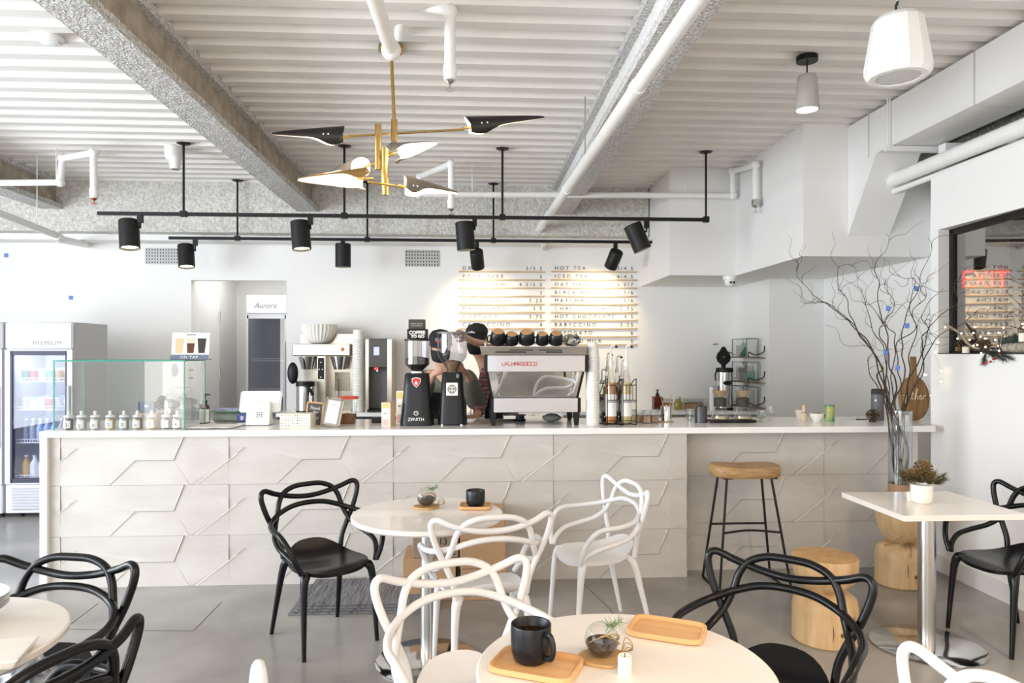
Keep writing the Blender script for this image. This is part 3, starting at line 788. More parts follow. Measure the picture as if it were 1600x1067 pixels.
def shade(wide, tip, opening, m, r0=0.075, energy=1.6, arm=None):
    """rolled leaf shade: wide end -> tip; opening = direction the slit faces"""
    wide, tip = Vector(wide), Vector(tip); ax = tip - wide; L = ax.length; ax.normalize()
    op = Vector(opening); op = (op - ax * op.dot(ax)).normalized(); sd = ax.cross(op)
    n, k = 22, 16
    def surf(off):
        vs = []
        for i in range(n + 1):
            s = i / n
            r = r0 * (1 - s) ** 0.75 * (0.9 + 0.1 * (1 - s)) + 0.010
            half = math.radians(118 - 42 * min(1, s * 1.6)) if s > 0.12 else math.radians(60 + 58 * (s / 0.12))
            half = math.radians(100 + 45 * math.exp(-((s - 0.2) / 0.16) ** 2))
            for j in range(k + 1):
                a = -half + 2 * half * j / k
                lip = 0.10 * (1 - math.cos(a)) * (1 if s < 0.02 else 0)
                c = wide + ax * (L * s)
                if i == 0: c = c + ax * (0.10 * L * (abs(a) / half) ** 2)
                vs.append(c + (-op * math.cos(a) + sd * math.sin(a)) * (r - off))
        fs = [(i * (k + 1) + j, (i + 1) * (k + 1) + j, (i + 1) * (k + 1) + j + 1, i * (k + 1) + j + 1) for i in range(n) for j in range(k)]
        return MB().add(vs, fs)
    o = surf(0).build('shade', m, ch, world=True, smooth=60, fixn=False)
    surf(0.003).build('liner', liner, o, world=True, smooth=60, fixn=False)
    c = wide + ax * (L * 0.24) + op * 0.0
    MB().ball(c, 0.026, 12).build('bulb', warmlamp, o, world=True, smooth=80)
    for s in (0.2, 0.27):
        MB().ball(wide + ax * L * s - Vector((0, 1, 0)) * (r0 * (1 - s) ** .75 + 0.008) - op * 0.0, 0.006, 8).build('screw', inkw, o, world=True)
    MB().cyl(wide - ax * 0.03, c, 0.008, n=8).build('socket', brass, o, world=True)
    pointl(ch, (wide + ax * (L * 0.24) + op * 0.05) - wl(ch), energy)
    return o
Yc = YCH
shade(W(538, 215, Yc), W(424, 210, Yc - 0.15), (0, 0.22, -1), shblack, 0.062)
shade(W(728, 200, Yc), W(850, 184, Yc + 0.05), (0, 0.22, -1), shblack, 0.062)
shade(W(612, 240, Yc - 0.05), W(682, 224, Yc - 0.35), (0.1, -1, -0.55), shgrey, 0.055)
shade(W(566, 262, Yc), W(516, 270, Yc + 0.5), (0.1, -0.4, -1), shgrey, 0.060)
shade(W(576, 279, Yc - 0.1), W(466, 281, Yc - 0.35), (0, -0.9, -0.75), shbrz, 0.062)
shade(W(630, 291, Yc - 0.05), W(715, 302, Yc + 0.0), (-0.1, -0.2, -1), shgrey, 0.060)
def arm(a, b): MB().cyl(a, b, 0.0075, n=10).build('arm', brass, ch, world=True)
arm(W(542, 213, Yc), W(726, 202, Yc)); arm(W(560, 267, Yc), W(614, 240, Yc - 0.05)); arm(W(575, 284, Yc - 0.1), W(632, 293, Yc - 0.05))

# ------------------------------------------------------------------ ceiling fittings on the right and cameras
c0 = W(1261, 92, 4.55)
t = thing('pendant_lamp', (c0.x, 4.55, ZC), 'small concrete pendant lamp with black ceiling cap', 'lamp')
MB().lathe([(0, -0.035), (0.068, -0.035), (0.068, 0.0), (0, 0)], (0, 0, 0), 28).build('canopy', black, t)
zt, zb = W(1261, 118, 4.55).z - ZC, W(1261, 172, 4.55).z - ZC
MB().cyl((0, 0, -0.03), (0, 0, zt), 0.005, n=8).build('cord', black, t)
MB().lathe([(0, zt), (0.055, zt), (0.062, zt - 0.02), (0.078, zb), (0.070, zb), (0.055, zt - 0.03), (0, zt - 0.03)], (0, 0, 0), 30).build('lamp_shade', concr, t)
MB().lathe([(0, zb + 0.02), (0.069, zb + 0.02), (0.069, zb + 0.014), (0, zb + 0.014)], (0, 0, 0), 24).build('bulb', mat('pendant_bulb', (1, .95, .85), .5, emit=(1, 0.9, 0.72), estr=6), t)
spot(t, (0, 0, zb), (0, 0, -1), 12, 1.6)
Ysp = 3.2
zb, zt = W(1403, 122, Ysp).z, W(1403, 28, Ysp).z
sp = W(1403, 100, Ysp)
t = thing('pendant_speaker', (sp.x, Ysp, zb), 'large white faceted bucket-shaped loudspeaker hanging from the ceiling', 'speaker')
H = zt - zb
def facet_shell(prof, n): return MB().lathe(prof, (0, 0, 0), n)
facet_shell([(0, 0.012), (0.095, 0.012), (0.10, 0.0), (0.128, 0.0), (0.144, 0.02), (0.147, 0.05), (0.112, H - 0.02), (0.095, H), (0, H)], 14).build('body', wplast, t, smooth=20)
MB().lathe([(0, -0.002), (0.098, 0.003), (0.10, 0.010), (0, 0.010)], (0, 0, 0), 30).build('grille', mat('speaker_grille', (0.66, 0.67, 0.68), 0.6, nscale=200, namt=0.2), t)
MB().tube(cr([(0, 0, H), (-0.01, 0, H + 0.05), (0.01, 0.01, H + 0.12), (0, 0, ZC - zb)], 6), 0.006, 6).build('cable', inkb, t)
MB().tube(cr([(0.02, 0, H), (0.015, 0, H + 0.05), (0.0, 0.01, H + 0.12), (0.01, 0, ZC - zb)], 6), 0.006, 6).build('cable', lgray, t)
# round-bodied camera at left
c = W(271, 236, 6.9)
t = thing('security_camera', (c.x, 6.9, ZC), 'white cylindrical security camera on the ceiling beside a track rod', 'camera')
MB().lathe([(0, -0.13), (0.055, -0.13), (0.078, -0.1), (0.08, 0.0), (0, 0)], (0, 0, 0), 24).build('base', wplast, t)
MB().lathe([(0, 0), (0.045, 0), (0.055, 0.06), (0.06, 0.12), (0, 0.12)], (0.02, -0.01, -0.215), 20).build('lens_body', wplast, t)
MB().lathe([(0, -0.004), (0.034, -0.004), (0.034, 0.002), (0, 0.002)], (0.02, -0.01, -0.215), 16).build('lens', graym, t)
c = W(1147, 436, 7.42)
t = thing('dome_camera', (c.x, 7.42 + 0.12, ZBOX), 'white dome camera under the boxed soffit corner', 'camera')
MB().lathe([(0, -0.035), (0.075, -0.035), (0.078, 0), (0, 0)], (0, 0, 0), 24).build('base', wplast, t)
MB().ball((0, -0.01, -0.055), 0.062, 16).build('dome', wplast, t)
for dx in (-0.018, 0.018): MB().lathe([(0, 0), (0.013, 0), (0.013, 0.006), (0, 0.006)], (dx, -0.068, -0.070), 10, ax=(0, -1, -0.35)).build('lens', inkb, t)
p = WZ(78, 64, ZC - 0.02)
t = thing('smoke_detector', (p.x, p.y, ZC), 'flat white smoke detector on the ribbed ceiling at upper left', 'detector')
MB().lathe([(0, -0.035), (0.05, -0.035), (0.075, -0.02), (0.08, 0), (0, 0)], (0, 0, 0), 24).build('body', wplast, t)
MB().box(0.03, 0.06, -0.02, 0.02, -0.038, -0.034).build('label_plate', lgray, t, smooth=0)
# ------------------------------------------------------------------ fridges
def vec(*a): return Vector(a)
coolw = mat('fridge_interior', (0.80, 0.84, 0.93), 0.4, nscale=6, namt=0.04)
fr_body = mat('fridge_white', (0.66, 0.67, 0.71), 0.3, nscale=4, namt=0.03)
fr_side = mat('fridge_grey_side', (0.60, 0.61, 0.62), 0.45, nscale=4, namt=0.04)
fglass = thin_glass('fridge_glass', (0.90, 0.92, 0.99), 0.012, 0.25, dk=.8)
navy = mat('door_gasket_navy', (0.03, 0.03, 0.07), 0.5, nscale=10, namt=0.2)
def fridge(loc, wd, dp, h, label, cat='fridge', head_h=0.27, base_h=0.33, light=2.2, fw=0.052, gas=True):
    t = thing('drinks_fridge', loc, label, cat)
    x0, x1 = -wd / 2, wd / 2
    m = MB()
    m.box(x0, x0 + 0.03, 0.05, dp, base_h, h - head_h); m.box(x1 - 0.03, x1, 0.05, dp, base_h, h - head_h)
    m.box(x0 + .03, x1 - .03, dp - 0.03, dp, base_h, h - head_h); m.box(x0, x1, 0.05, dp, h - head_h, h - 0.0); m.box(x0, x1, 0.05, dp, 0.05, base_h)
    m.build('cabinet', fr_side, t, smooth=0)
    MB().box(x0 + 0.031, x1 - 0.031, dp - 0.05, dp - 0.032, base_h, h - head_h).build('liner', coolw if gas else graym, t, smooth=0)
    hp = MB(); hp.rbox(x0, x1, 0.0, 0.05, h - head_h + 0.004, h, 0.015); hd = hp.build('header_panel', fr_body, t, smooth=30)
    zb, zt = base_h + 0.004, h - head_h
    d = MB(); d.box(x0, x0 + fw, 0, 0.05, zb, zt); d.box(x1 - fw, x1, 0, 0.05, zb, zt); d.box(x0 + fw, x1 - fw, 0, 0.05, zb, zb + 0.012); d.box(x0 + fw, x1 - fw, 0, 0.05, zt - 0.012, zt)
    door = d.build('door', fr_body, t, smooth=0, bevel=0.003)
    g = MB(); g.box(x0 + fw, x0 + fw + .018, 0.004, 0.048, zb + .012, zt - .012); g.box(x1 - fw - .018, x1 - fw, 0.004, 0.048, zb + .012, zt - .012)
    g.box(x0 + fw, x1 - fw, 0.004, 0.048, zb + .012, zb + .055); g.box(x0 + fw, x1 - fw, 0.004, 0.048, zt - .055, zt - .012)
    g.build('gasket', navy if gas else fr_side, door, smooth=0)
    MB().box(x0 + fw + .018, x1 - fw - .018, 0.012, 0.018, zb + .055, zt - .055).build('door_pane', fglass if gas else thin_glass('cooler_glass', (.75, .75, .80), .10, .5), door, smooth=0)
    MB().rbox(x1 - 0.045, x1 - 0.018, -0.022, 0.0, zb + 0.35, zt - 0.35, 0.006).build('handle', fr_side, door)
    lv = MB()
    n = 8
    for i in range(n):
        z = 0.085 + (base_h - 0.13) * i / (n - 1)
        lv.hexa([(x0 + 0.07, -0.004, z), (x1 - 0.03, -0.004, z), (x1 - 0.03, 0.02, z), (x0 + 0.07, 0.02, z), (x0 + 0.07, -0.016, z + 0.014), (x1 - 0.03, -0.016, z + 0.014), (x1 - 0.03, 0.02, z + 0.02), (x0 + 0.07, 0.02, z + 0.02)])
    MB().rbox(x0, x1, 0.01, 0.06, 0.05, base_h - 0.002, 0.008).build('kick_panel', fr_body, t)
    lv.build('louvers', fr_body, t, smooth=0)
    for x in (x0 + 0.08, x1 - 0.08): MB().lathe([(0, 0), (0.03, 0), (0.03, 0.02), (0.015, 0.025), (0.015, 0.05), (0, 0.05)], (x, 0.12, 0), 12).build('foot', inkb, t)
    for z in SHZ:
        s = MB()
        s.tube([(x0 + .04, 0.07, z), (x1 - .04, 0.07, z)], 0.005, 5); s.tube([(x0 + .04, dp - .06, z), (x1 - .04, dp - .06, z)], 0.005, 5)
        s.tube([(x0 + .04, 0.07, z + 0.035), (x1 - .04, 0.07, z + 0.035)], 0.004, 5)
        k = 22
        for i in range(k + 1):
            x = x0 + .05 + (wd - .1) * i / k
            s.tube([(x, 0.07, z + 0.035), (x, 0.07, z), (x, dp - .06, z)], 0.003, 4)
        s.build('shelf', wplast, t, smooth=0)
    ld = bpy.data.lights.new('fridge_lamp', 'AREA'); ld.shape = 'RECTANGLE'; ld.size = wd - 0.15; ld.size_y = 0.1; ld.energy = light; ld.color = (0.72, 0.76, 1.0)
    lo = bpy.data.objects.new('fridge_lamp', ld); C.objects.link(lo); lo.parent = t; lo.location = (0, 0.16, zt - 0.02)
    MB().rbox(x0 + 0.1, x1 - 0.1, 0.06, 0.09, zt - 0.05, zt - 0.02, 0.006).build('light_strip', mat('fridge_tube', (1, 1, 1), .5, emit=(0.9, 0.92, 1), estr=1.5), t)
    return t
FY = 7.1
fxr, fxl = X(113, FY), X(7, FY); fcx = (fxr + fxl) / 2; fwd = fxr - fxl
SHZ = [W(60, r, FY + .1).z for r in (747, 691, 640, 596)]
fh = W(60, 503, FY).z
frg = fridge((fcx, FY, 0), fwd, 0.66, fh, 'tall white glass-door drinks fridge left of the counter')
text('lettering', 'PREMIUM', graym, frg, (fwd / 2 - 0.10, -0.002, fh - 0.225), 0.062, align='RIGHT', sp=1.1)
text('lettering', 'COOLING', lgray, frg, (fwd / 2 - 0.10, -0.002, fh - 0.25), 0.02, align='RIGHT', sp=1.8)
dup(frg, (fcx - fwd - 0.02, FY - 0.01, 0), label='second glass-door fridge, just a sliver at the picture edge')
# fridge contents : bottles and tubs, each its own
fc = [mat('drink_' + n, c, 0.35, nscale=12, namt=0.25) for n, c in (('green', (0.16, 0.42, 0.28)), ('white', (0.8, 0.8, 0.82)), ('red', (0.6, 0.12, 0.1)), ('purple', (0.45, 0.40, 0.62)), ('blue', (0.45, 0.55, 0.75)), ('orange', (0.75, 0.42, 0.12)), ('lilac', (0.72, 0.66, 0.74)), ('grey', (0.40, 0.42, 0.48)))]
cn = ['green', 'white', 'red', 'purple', 'blue', 'orange', 'lilac', 'grey']
bottle_prof = lambda h, r: [(0, 0), (r * .9, 0), (r, .01), (r, h * .6), (r * .42, h * .8), (r * .4, h * .92), (0, h * .92)]
tub_prof = lambda h, r: [(0, 0), (r * .82, 0), (r, h * .85), (0, h * .85)]
protos = {}
def stock(kind, ci, x, y, z, h, r, grp, shelf):
    key = (kind, ci, round(h, 2), round(r, 2))
    if key not in protos:
        t = thing('drink_bottle' if kind == 'b' else 'food_tub', (x, y, z), None, 'bottle' if kind == 'b' else 'tub', grp)
        MB().lathe((bottle_prof if kind == 'b' else tub_prof)(h, r), (0, 0, 0), 12).build('body', fc[ci], t)
        MB().lathe([(0, h * .92 if kind == 'b' else h * .85), (r * (.5 if kind == 'b' else 1.04), h * .92 if kind == 'b' else h * .85), (r * (.5 if kind == 'b' else 1.04), h), (0, h)], (0, 0, 0), 12).build('cap' if kind == 'b' else 'lid', fc[1] if ci != 1 else fc[4], t)
        protos[key] = t; o = t
    else: o = dup(protos[key], (x, y, z))
    o['label'] = '%s %s on the %s shelf of the drinks fridge' % (cn[ci], 'bottle' if kind == 'b' else 'tub', shelf)
    o['group'] = 'stock on the %s fridge shelf' % shelf
xa, xb = fcx - fwd / 2 + 0.08, fcx + fwd / 2 - 0.07
rs = random.Random(3)
plan = [('bottom', 0, 'b', [5, 1, 6, 4, 1, 6], 0.22, 0.042), ('fourth', 1, 'b', [7, 7, 4, 4, 4, 6, 4], 0.23, 0.036), ('middle', 2, 't', [6, 1, 6, 2, 6, 1], 0.12, 0.048), ('second', 3, 't', [0, 2, 1, 0, 5, 2], 0.12, 0.045)]
for sh, zi, kd, cols, h, r in plan:
    for i, ci in enumerate(cols):
        x = xa + 0.04 + (xb - xa - 0.08) * i / (len(cols) - 1)
        stock(kd, ci, x, FY + 0.14, SHZ[zi] + 0.006, h, r, '', sh)
        if i % 2: stock(kd, cols[(i + 2) % len(cols)], x - 0.02, FY + 0.36, SHZ[zi] + 0.006, h, r, '', sh)
# upright cooler in the corridor
SHZ = [0.7, 1.1, 1.5]
Yk = 9.5
kx0, kx1 = X(383, Yk), X(447, Yk)
kh = W(400, 461, Yk).z
cool2 = fridge((kx0 / 2 + kx1 / 2 + 0.01, Yk, 0), kx1 - kx0, 0.7, kh, 'tall white cooler standing in the corridor opening', light=0.05, head_h=kh - W(400, 491, Yk).z, fw=.012, gas=False)
text('lettering', 'Aurora', graym, cool2, (-0.02, -0.002, kh - 0.17), 0.10, align='CENTER', shear=0.4)

# ------------------------------------------------------------------ chairs
def superseat(R_=None):
    mb = MB(); nr, na = 7, 36
    def half(a):
        c, s = math.cos(a), math.sin(a)
        n = 2.7
        f = (abs(c) ** n + abs(s) ** n) ** (-1 / n)
        x, y = c * f, s * f
        wx = 0.205 + 0.03 * y
        return x * wx, y * 0.215
    def zz(x, y, q):
        z = 0.452 - 0.014 * (1 - q * q)
        if y < -0.03: z += 0.075 * ((-y - 0.03) / 0.185) ** 2.2
        if y > 0.12: z -= 0.022 * ((y - 0.12) / 0.095) ** 2
        return z
    vs = [(0, 0, zz(0, 0, 0))]
    for i in range(1, nr + 1):
        q = i / nr
        for k in range(na):
            x, y = half(2 * pi * k / na); vs.append((x * q, y * q, zz(x * q, y * q, q)))
    nt = len(vs)
    th = 0.02
    vs2 = [(x * 0.985, y * 0.985, z - th) for x, y, z in vs]
    fs = [(0, 1 + k, 1 + (k + 1) % na) for k in range(na)]
    for i in range(nr - 1):
        for k in range(na):
            a = 1 + i * na + k; b = 1 + i * na + (k + 1) % na
            fs.append((a, a + na, b + na, b))
    fs2 = [tuple(nt + i for i in f[::-1]) for f in fs]
    rim = [(1 + (nr - 1) * na + k, 1 + (nr - 1) * na + (k + 1) % na, nt + 1 + (nr - 1) * na + (k + 1) % na, nt + 1 + (nr - 1) * na + k) for k in range(na)]
    mb.add(vs + vs2, fs + fs2 + rim)
    return mb
def mir(p): return [(-x, y, z) for x, y, z in p]
def bow(half, r=0.0150):
    full = mir(half[::-1][:-1]) + half
    full = cr(full, 7)
    return MB().tube(full, r, 9, flat=1.0)
BT = [(0, -.225, .775), (.10, -.228, .784), (.20, -.218, .81), (.265, -.20, .836), (.293, -.188, .822), (.291, -.182, .775), (.262, -.175, .69), (.218, -.17, .60), (.188, -.17, .525), (.175, -.165, .45)]
AT = [(0, -.238, .842), (.08, -.236, .838), (.145, -.226, .812), (.18, -.212, .765), (.198, -.195, .70), (.222, -.165, .635), (.25, -.10, .585), (.268, 0, .557), (.262, .09, .535), (.238, .155, .495), (.215, .185, .45)]
CTB = [(0, -.222, .737), (.10, -.218, .728), (.19, -.19, .70), (.262, -.12, .672), (.298, -.02, .658), (.303, .08, .652), (.295, .135, .625), (.272, .17, .57), (.25, .185, .51), (.22, .188, .45)]
def leg_mb(sx, front):
    if front: p = [(sx * .155, .135, .437), (sx * .185, .158, .425), (sx * .20, .172, .38), (sx * .207, .185, .25), (sx * .215, .205, 0)]; r = [.012, .026, .021, .0165, .0115]
    else: p = [(sx * .135, -.12, .44), (sx * .162, -.15, .432), (sx * .176, -.172, .385), (sx * .188, -.205, .25), (sx * .205, -.265, 0)]; r = [.012, .026, .021, .0165, .0115]
    c = cr(p, 5)
    return MB().tube(c, r, 10)
def make_chair(m, label):
    nm = 'black' if m is blackp else 'white'
    t = thing('bow_back_chair', (0, 0, 0), label, 'chair')
    superseat().build('seat', m, t, smooth=50)
    for sx in (-1, 1):
        for f in (True, False): leg_mb(sx, f).build('leg', m, t, smooth=60)
    bow(BT).build('back_bow', m, t, smooth=80); bow(AT).build('back_bow', m, t, smooth=80); bow(CTB).build('arm_bow', m, t, smooth=80)
    return t
def face(dx, dy): return math.atan2(-dx, dy)
cb = make_chair(blackp, 'black bow-back chair beside the middle round table, left of it')
cb.location = (-0.83, 4.03, 0); cb.rotation_euler = (0, 0, face(.6, -.8))
cw = make_chair(whitep, 'white bow-back chair turned sideways at the right of the middle round table')
cw.location = (0.72, 4.10, 0); cw.rotation_euler = (0, 0, face(-.97, -.24))
GB, GW = 'black bow-back chairs', 'white bow-back chairs'
cb['group'] = GB; cw['group'] = GW
def chair(src, x, y, fx, fy, lab): return dup(src, (x, y, 0), face(fx, fy), lab)
chair(cb, -1.56, 2.53, -.2, -.98, 'black bow-back chair behind the left round table holding white dishes')
chair(cb, -1.27, 1.945, -.93, .36, 'black bow-back chair at the lower left, its back towards the camera')
chair(cw, 0.01, 2.385, .40, -.915, 'white bow-back chair pulled up behind the nearest round table')
chair(cw, 0.055, 3.54, -.22, .975, 'white bow-back chair in front of the middle round table')
chair(cb, 1.03, 2.40, -.66, -.75, 'black bow-back chair at the right of the nearest round table')
chair(cb, 3.02, 3.80, -.99, -.12, 'black bow-back chair by the right wall behind the square table')
chair(cw, 1.03, 1.50, -.98, -.2, 'white bow-back chair at bottom right, only a curved corner showing')
chair(cw, -.70, 1.50, -.97, -.1, 'white bow-back chair at the bottom edge, only a rounded tip showing')

# ------------------------------------------------------------------ tables
tabw = mat('cream_table_top', (0.83, 0.79, 0.74), 0.22, nscale=14, namt=0.03, coat=0.3)
def round_table(x, y, r, z, label):
    t = thing('round_table', (x, y, 0), label, 'table', 'round white cafe tables')
    MB().lathe([(0, z - .03), (r - .012, z - .03), (r, z - .02), (r, z - .004), (r - .005, z), (0, z)], (0, 0, 0), 72).build('tabletop', tabw, t, smooth=30)
    MB().lathe([(0, z - .055), (.12, z - .055), (.12, z - .031), (0, z - .031)], (0, 0, 0), 24).build('top_plate', steel, t)
    MB().cyl((0, 0, 0.02), (0, 0, z - .05), 0.038, n=28).build('column', steel, t)
    MB().lathe([(0, 0), (.27, 0), (.272, .006), (.26, .014), (.06, .022), (0, .022)], (0, 0, 0), 64).build('base', chrome, t)
    return t
round_table(-0.235, 3.72, 0.395, 0.775, 'round white table in the middle with a black cup and terrarium')
round_table(0.405, 1.865, 0.395, 0.775, 'nearest round white table with black mug, terrarium and wooden trays')
round_table(-1.63, 2.13, 0.40, 0.775, 'round white table at the left with stacked white dishes')
SZ = 0.79
sa = WZ(1316, 769, SZ); sb = WZ(1411, 806, SZ)
sx0 = (sa.x + sb.x) / 2; sy1, sy0 = sa.y, sb.y; sd = sy1 - sy0
t = thing('square_table', (sx0 + sd / 2 + 0.02, (sy0 + sy1) / 2, 0), 'square white pedestal table near the right wall', 'table')
h2 = sd / 2
MB().box(-h2 - .02, h2 + .03, -h2, h2, SZ - .03, SZ).build('tabletop', tabw, t, smooth=0, bevel=0.003)
MB().box(-.15, .15, -.15, .15, SZ - .05, SZ - .031).build('top_plate', steel, t, smooth=0)
MB().cyl((0, 0, 0.02), (0, 0, SZ - .04), 0.045, n=28).build('column', steel, t)
MB().lathe([(0, 0), (.285, 0), (.287, .006), (.275, .013), (.07, .022), (0, .022)], (0, 0, 0), 72).build('base', chrome, t)
STX, STY = t.location.x, t.location.y

# bar stool
by_ = 4.80
sx = X(1163, by_); sz = W(1163, 726, by_).z
t = thing('bar_stool', (sx, by_, 0), 'bar stool with thick wooden seat and black rod legs', 'stool')
hw = S(54, by_)
prof = []
for k in range(40):
    a = 2 * pi * k / 40; c, s = math.cos(a), math.sin(a); n = 3.2
    f = (abs(c) ** n + abs(s) ** n) ** (-1 / n); prof.append((c * f * hw, s * f * .15))
mb = MB(); n = 40; rings = []
for sc, z in ((.94, -.075), (1.0, -.062), (1.0, -.012), (.95, 0.0), (.6, -.004), (.25, -.010)):
    rings.append([(x * sc, y * sc, sz + z + (0.006 * math.cos(2 * math.atan2(y, x)) if z > -.02 else 0)) for x, y in prof])
vs = [p for r_ in rings for p in r_]; m_ = len(rings)
fs = [tuple(range(n - 1, -1, -1)), tuple((m_ - 1) * n + i for i in range(n))] + [(i * n + k, i * n + (k + 1) % n, (i + 1) * n + (k + 1) % n, (i + 1) * n + k) for i in range(m_ - 1) for k in range(n)]
mb.add(vs, fs).build('seat', woodseat, t, smooth=50)
zt = sz - .077
lx = [(-S(38, by_), -S(56, by_)), (S(26, by_), S(50, by_))]
for sgn, (xt, xb_) in zip((-1, 1), ((-.155, -.235), (.155, .255))):
    pts = [(xt, -.085, zt), (xb_, -.17, .03), (xb_, -.15, .008), (xb_, .15, .008), (xb_, .17, .03), (xt, .085, zt)]
    path = [Vector(pts[0])] + [Vector(pts[0]).lerp(Vector(pts[1]), .97)] + cr([pts[1], pts[2], pts[3], pts[4]], 5)[1:-1] + [Vector(pts[5]).lerp(Vector(pts[4]), .97), Vector(pts[5])]
    MB().tube(path, 0.0085, 10).build('leg', black, t)
    MB().box(xt - .03, xt + .03, -.12, .12, zt - .004, zt + .003).build('mount_plate', black, t, smooth=0)
zr = W(1150, 824, by_).z
for yy in (-.13, .13):
    fr_ = lambda z, xt, xb_: xb_ + (xt - xb_) * z / zt
    MB().tube(cr([(fr_(zr, -.155, -.235), yy, zr - .005), (0, yy * .75, zr + .004), (fr_(zr, .155, .255), yy, zr - .005)], 8), 0.008, 8).build('foot_rail', black, t)

# hourglass log stools
def logstool(x, y, R, H, waist, label, twine=False):
    t = thing('log_stool', (x, y, 0), label, 'stool', 'carved hourglass log stools')
    lo_ = MB().lathe([(0, 0), (R * .93, 0), (R, .012), (R * .99, waist * .68), (R * .93, waist * .86), (R * .75, waist * .95), (R * .52, waist * 1.0), (0, waist)], (0, 0, 0), 40)
    lo_.build('lower_log', woodlog, t, smooth=40)
    up = MB().lathe([(0, waist), (R * .52, waist), (R * .72, waist + .03), (R * .92, waist + (H - waist) * .35), (R * .99, waist + (H - waist) * .6), (R, H - .006), (R * .98, H), (0, H)], (0, 0, 0), 40)
    up.build('upper_log', woodlog, t, smooth=40)
    MB().lathe([(0, H), (R * .975, H), (R * .97, H + .002), (0, H + .002)], (0, 0, 0), 40).build('sawn_top', woodlogtop, t)
    cr_ = mat('log_crack', (0.07, 0.045, 0.025), 0.9, nscale=20, namt=0.3)
    rr = random.Random(int(R * 1000) + int(x * 10))
    for k in range(7):
        a = -pi / 2 + rr.uniform(-1.1, 1.1); z0 = rr.uniform(.03, waist * .4); z1 = z0 + rr.uniform(.05, waist * .35)
        MB().tube([(R * .996 * math.cos(a), R * .996 * math.sin(a), z0), (R * .994 * math.cos(a + .03), R * .994 * math.sin(a + .03), (z0 + z1) / 2), (R * .992 * math.cos(a + .01), R * .992 * math.sin(a + .01), z1)], [0.001, 0.0025, 0.001], 5).build('crack', cr_, t)
    kn = mat('log_knot', (0.22, 0.10, 0.035), 0.7, nscale=40, namt=0.4)
    a = -pi / 2 + 0.05; MB().ball((R * .985 * math.cos(a), R * .985 * math.sin(a), waist * .32), .014, 10, (1, .3, 1)).build('knot', kn, t)
    if twine:
        for dz, tilt in ((0, .0), (.01, .03), (0.05, .10)):
            pts = []
            for k in range(33):
                a = 2 * pi * k / 32; rad = R * (.56 if dz < .02 else .80)
                pts.append((rad * math.cos(a), rad * math.sin(a), waist + dz + tilt * math.cos(a + .6)))
            MB().tube(pts, 0.004, 6).build('twine', twinem, t)
        for s in (-1, 1):
            MB().tube(cr([(0, -R * .6, waist + .01), (s * .05, -R * .9, waist + .03), (s * .09, -R * .9, waist + .02), (s * .06, -R * .92, waist - .0), (0, -R * .6, waist + .0)], 6), 0.004, 6).build('twine', twinem, t)
        MB().tube(cr([(0, -R * .6, waist), (-.02, -R * .98, waist - .03), (-.035, -R * 1.01, waist - .07)], 6), 0.004, 6).build('twine', twinem, t)
    return t
logstool(X(1289, 3.86), 3.86, S(50, 3.86), 0.475, 0.285, 'hourglass log stool standing free on the floor behind a black chair')
LX, LY = X(1404, 4.78), 4.76
logstool(LX, LY, S(37.5, 4.78), 0.615, 0.30, 'hourglass log stool tied with twine under the tall vase', True)

# cardboard boxes behind the middle table
def cbox(pxa, pxb, ra, rb, Y, dp, z0, label, m=cardb, z1=None):
    a = X(pxa, Y); b = X(pxb, Y); z1 = z1 if z1 else W(700, ra, Y).z
    t = thing('cardboard_box', ((a + b) / 2, Y, z0), label, 'box', 'cardboard boxes behind the middle table')
    MB().box(a, b, Y, Y + dp, z0, z1).build('carton', m, t, world=True, smooth=0, bevel=0.004)
    MB().box((a + b) / 2 - .03, (a + b) / 2 + .03, Y - .001, Y + dp + .001, z1, z1 + .0012).build('packing_tape', mat('packing_tape', (0.50, 0.36, 0.22), 0.25, nscale=10, namt=0.05), t, world=True, smooth=0)
    MB().box(a + .001, b - .001, Y + dp / 2 - .002, Y + dp / 2 + .002, z1, z1 + .0016).build('flap_seam', cardd, t, world=True, smooth=0)
    return t, a, b, z1
b1_, a, b, zA = cbox(629, 712, 873, 935, 4.60, .34, 0.0, 'bottom carton of the left stack, sticking out to the left')
b2_, a2, b2x, zB = cbox(645, 716, 824, 870, 4.62, .33, zA + .002, 'grey-brown carton with number on top of the left stack', cardd)
text('lettering', '13', inkb, b2_, (b2x - .13, 4.617, zB - .11), .06, world=True)
text('lettering', '2', inkb, b2_, (b2x - .05, 4.617, zA + .02), .07, world=True)
cx_, _, _, zD = cbox(720, 791, 890, 932, 4.60, .36, 0.0, 'bottom carton of the right stack')
cbox(719, 790, 845, 888, 4.60, .36, zD + .002, 'middle carton of the right stack')
zE = W(700, 845, 4.60).z
cbox(719, 789, 806, 843, 4.60, .36, zE + .002, 'top carton of the right stack beside the table edge')

# stack of carpet tiles
matm = mat('ribbed_grey_carpet', (0.23, 0.23, 0.24), 0.95, nscale=60, col2=(0.10, 0.10, 0.11), stretch=(1, 0.12, 1), bump=0.5, bscale=90)
m0 = WZ(450, 962, 0); 
for i in range(4):
    ox, oy = [(0, 0), (.02, .02), (.045, .03), (.05, .05)][i]
    x0_ = m0.x + ox; y0_ = m0.y + oy
    mb = MB().rbox(x0_, x0_ + .86, y0_, y0_ + .50, i * .0125, i * .0125 + .0115, .002)
    mesh1('carpet_tile', mb, matm, 'grey ribbed carpet tile, %s of the low stack by the counter' % ['lowest', 'second from the bottom', 'third from the bottom', 'topmost'][i], 'mat', 'stacked grey carpet tiles', smooth=0)

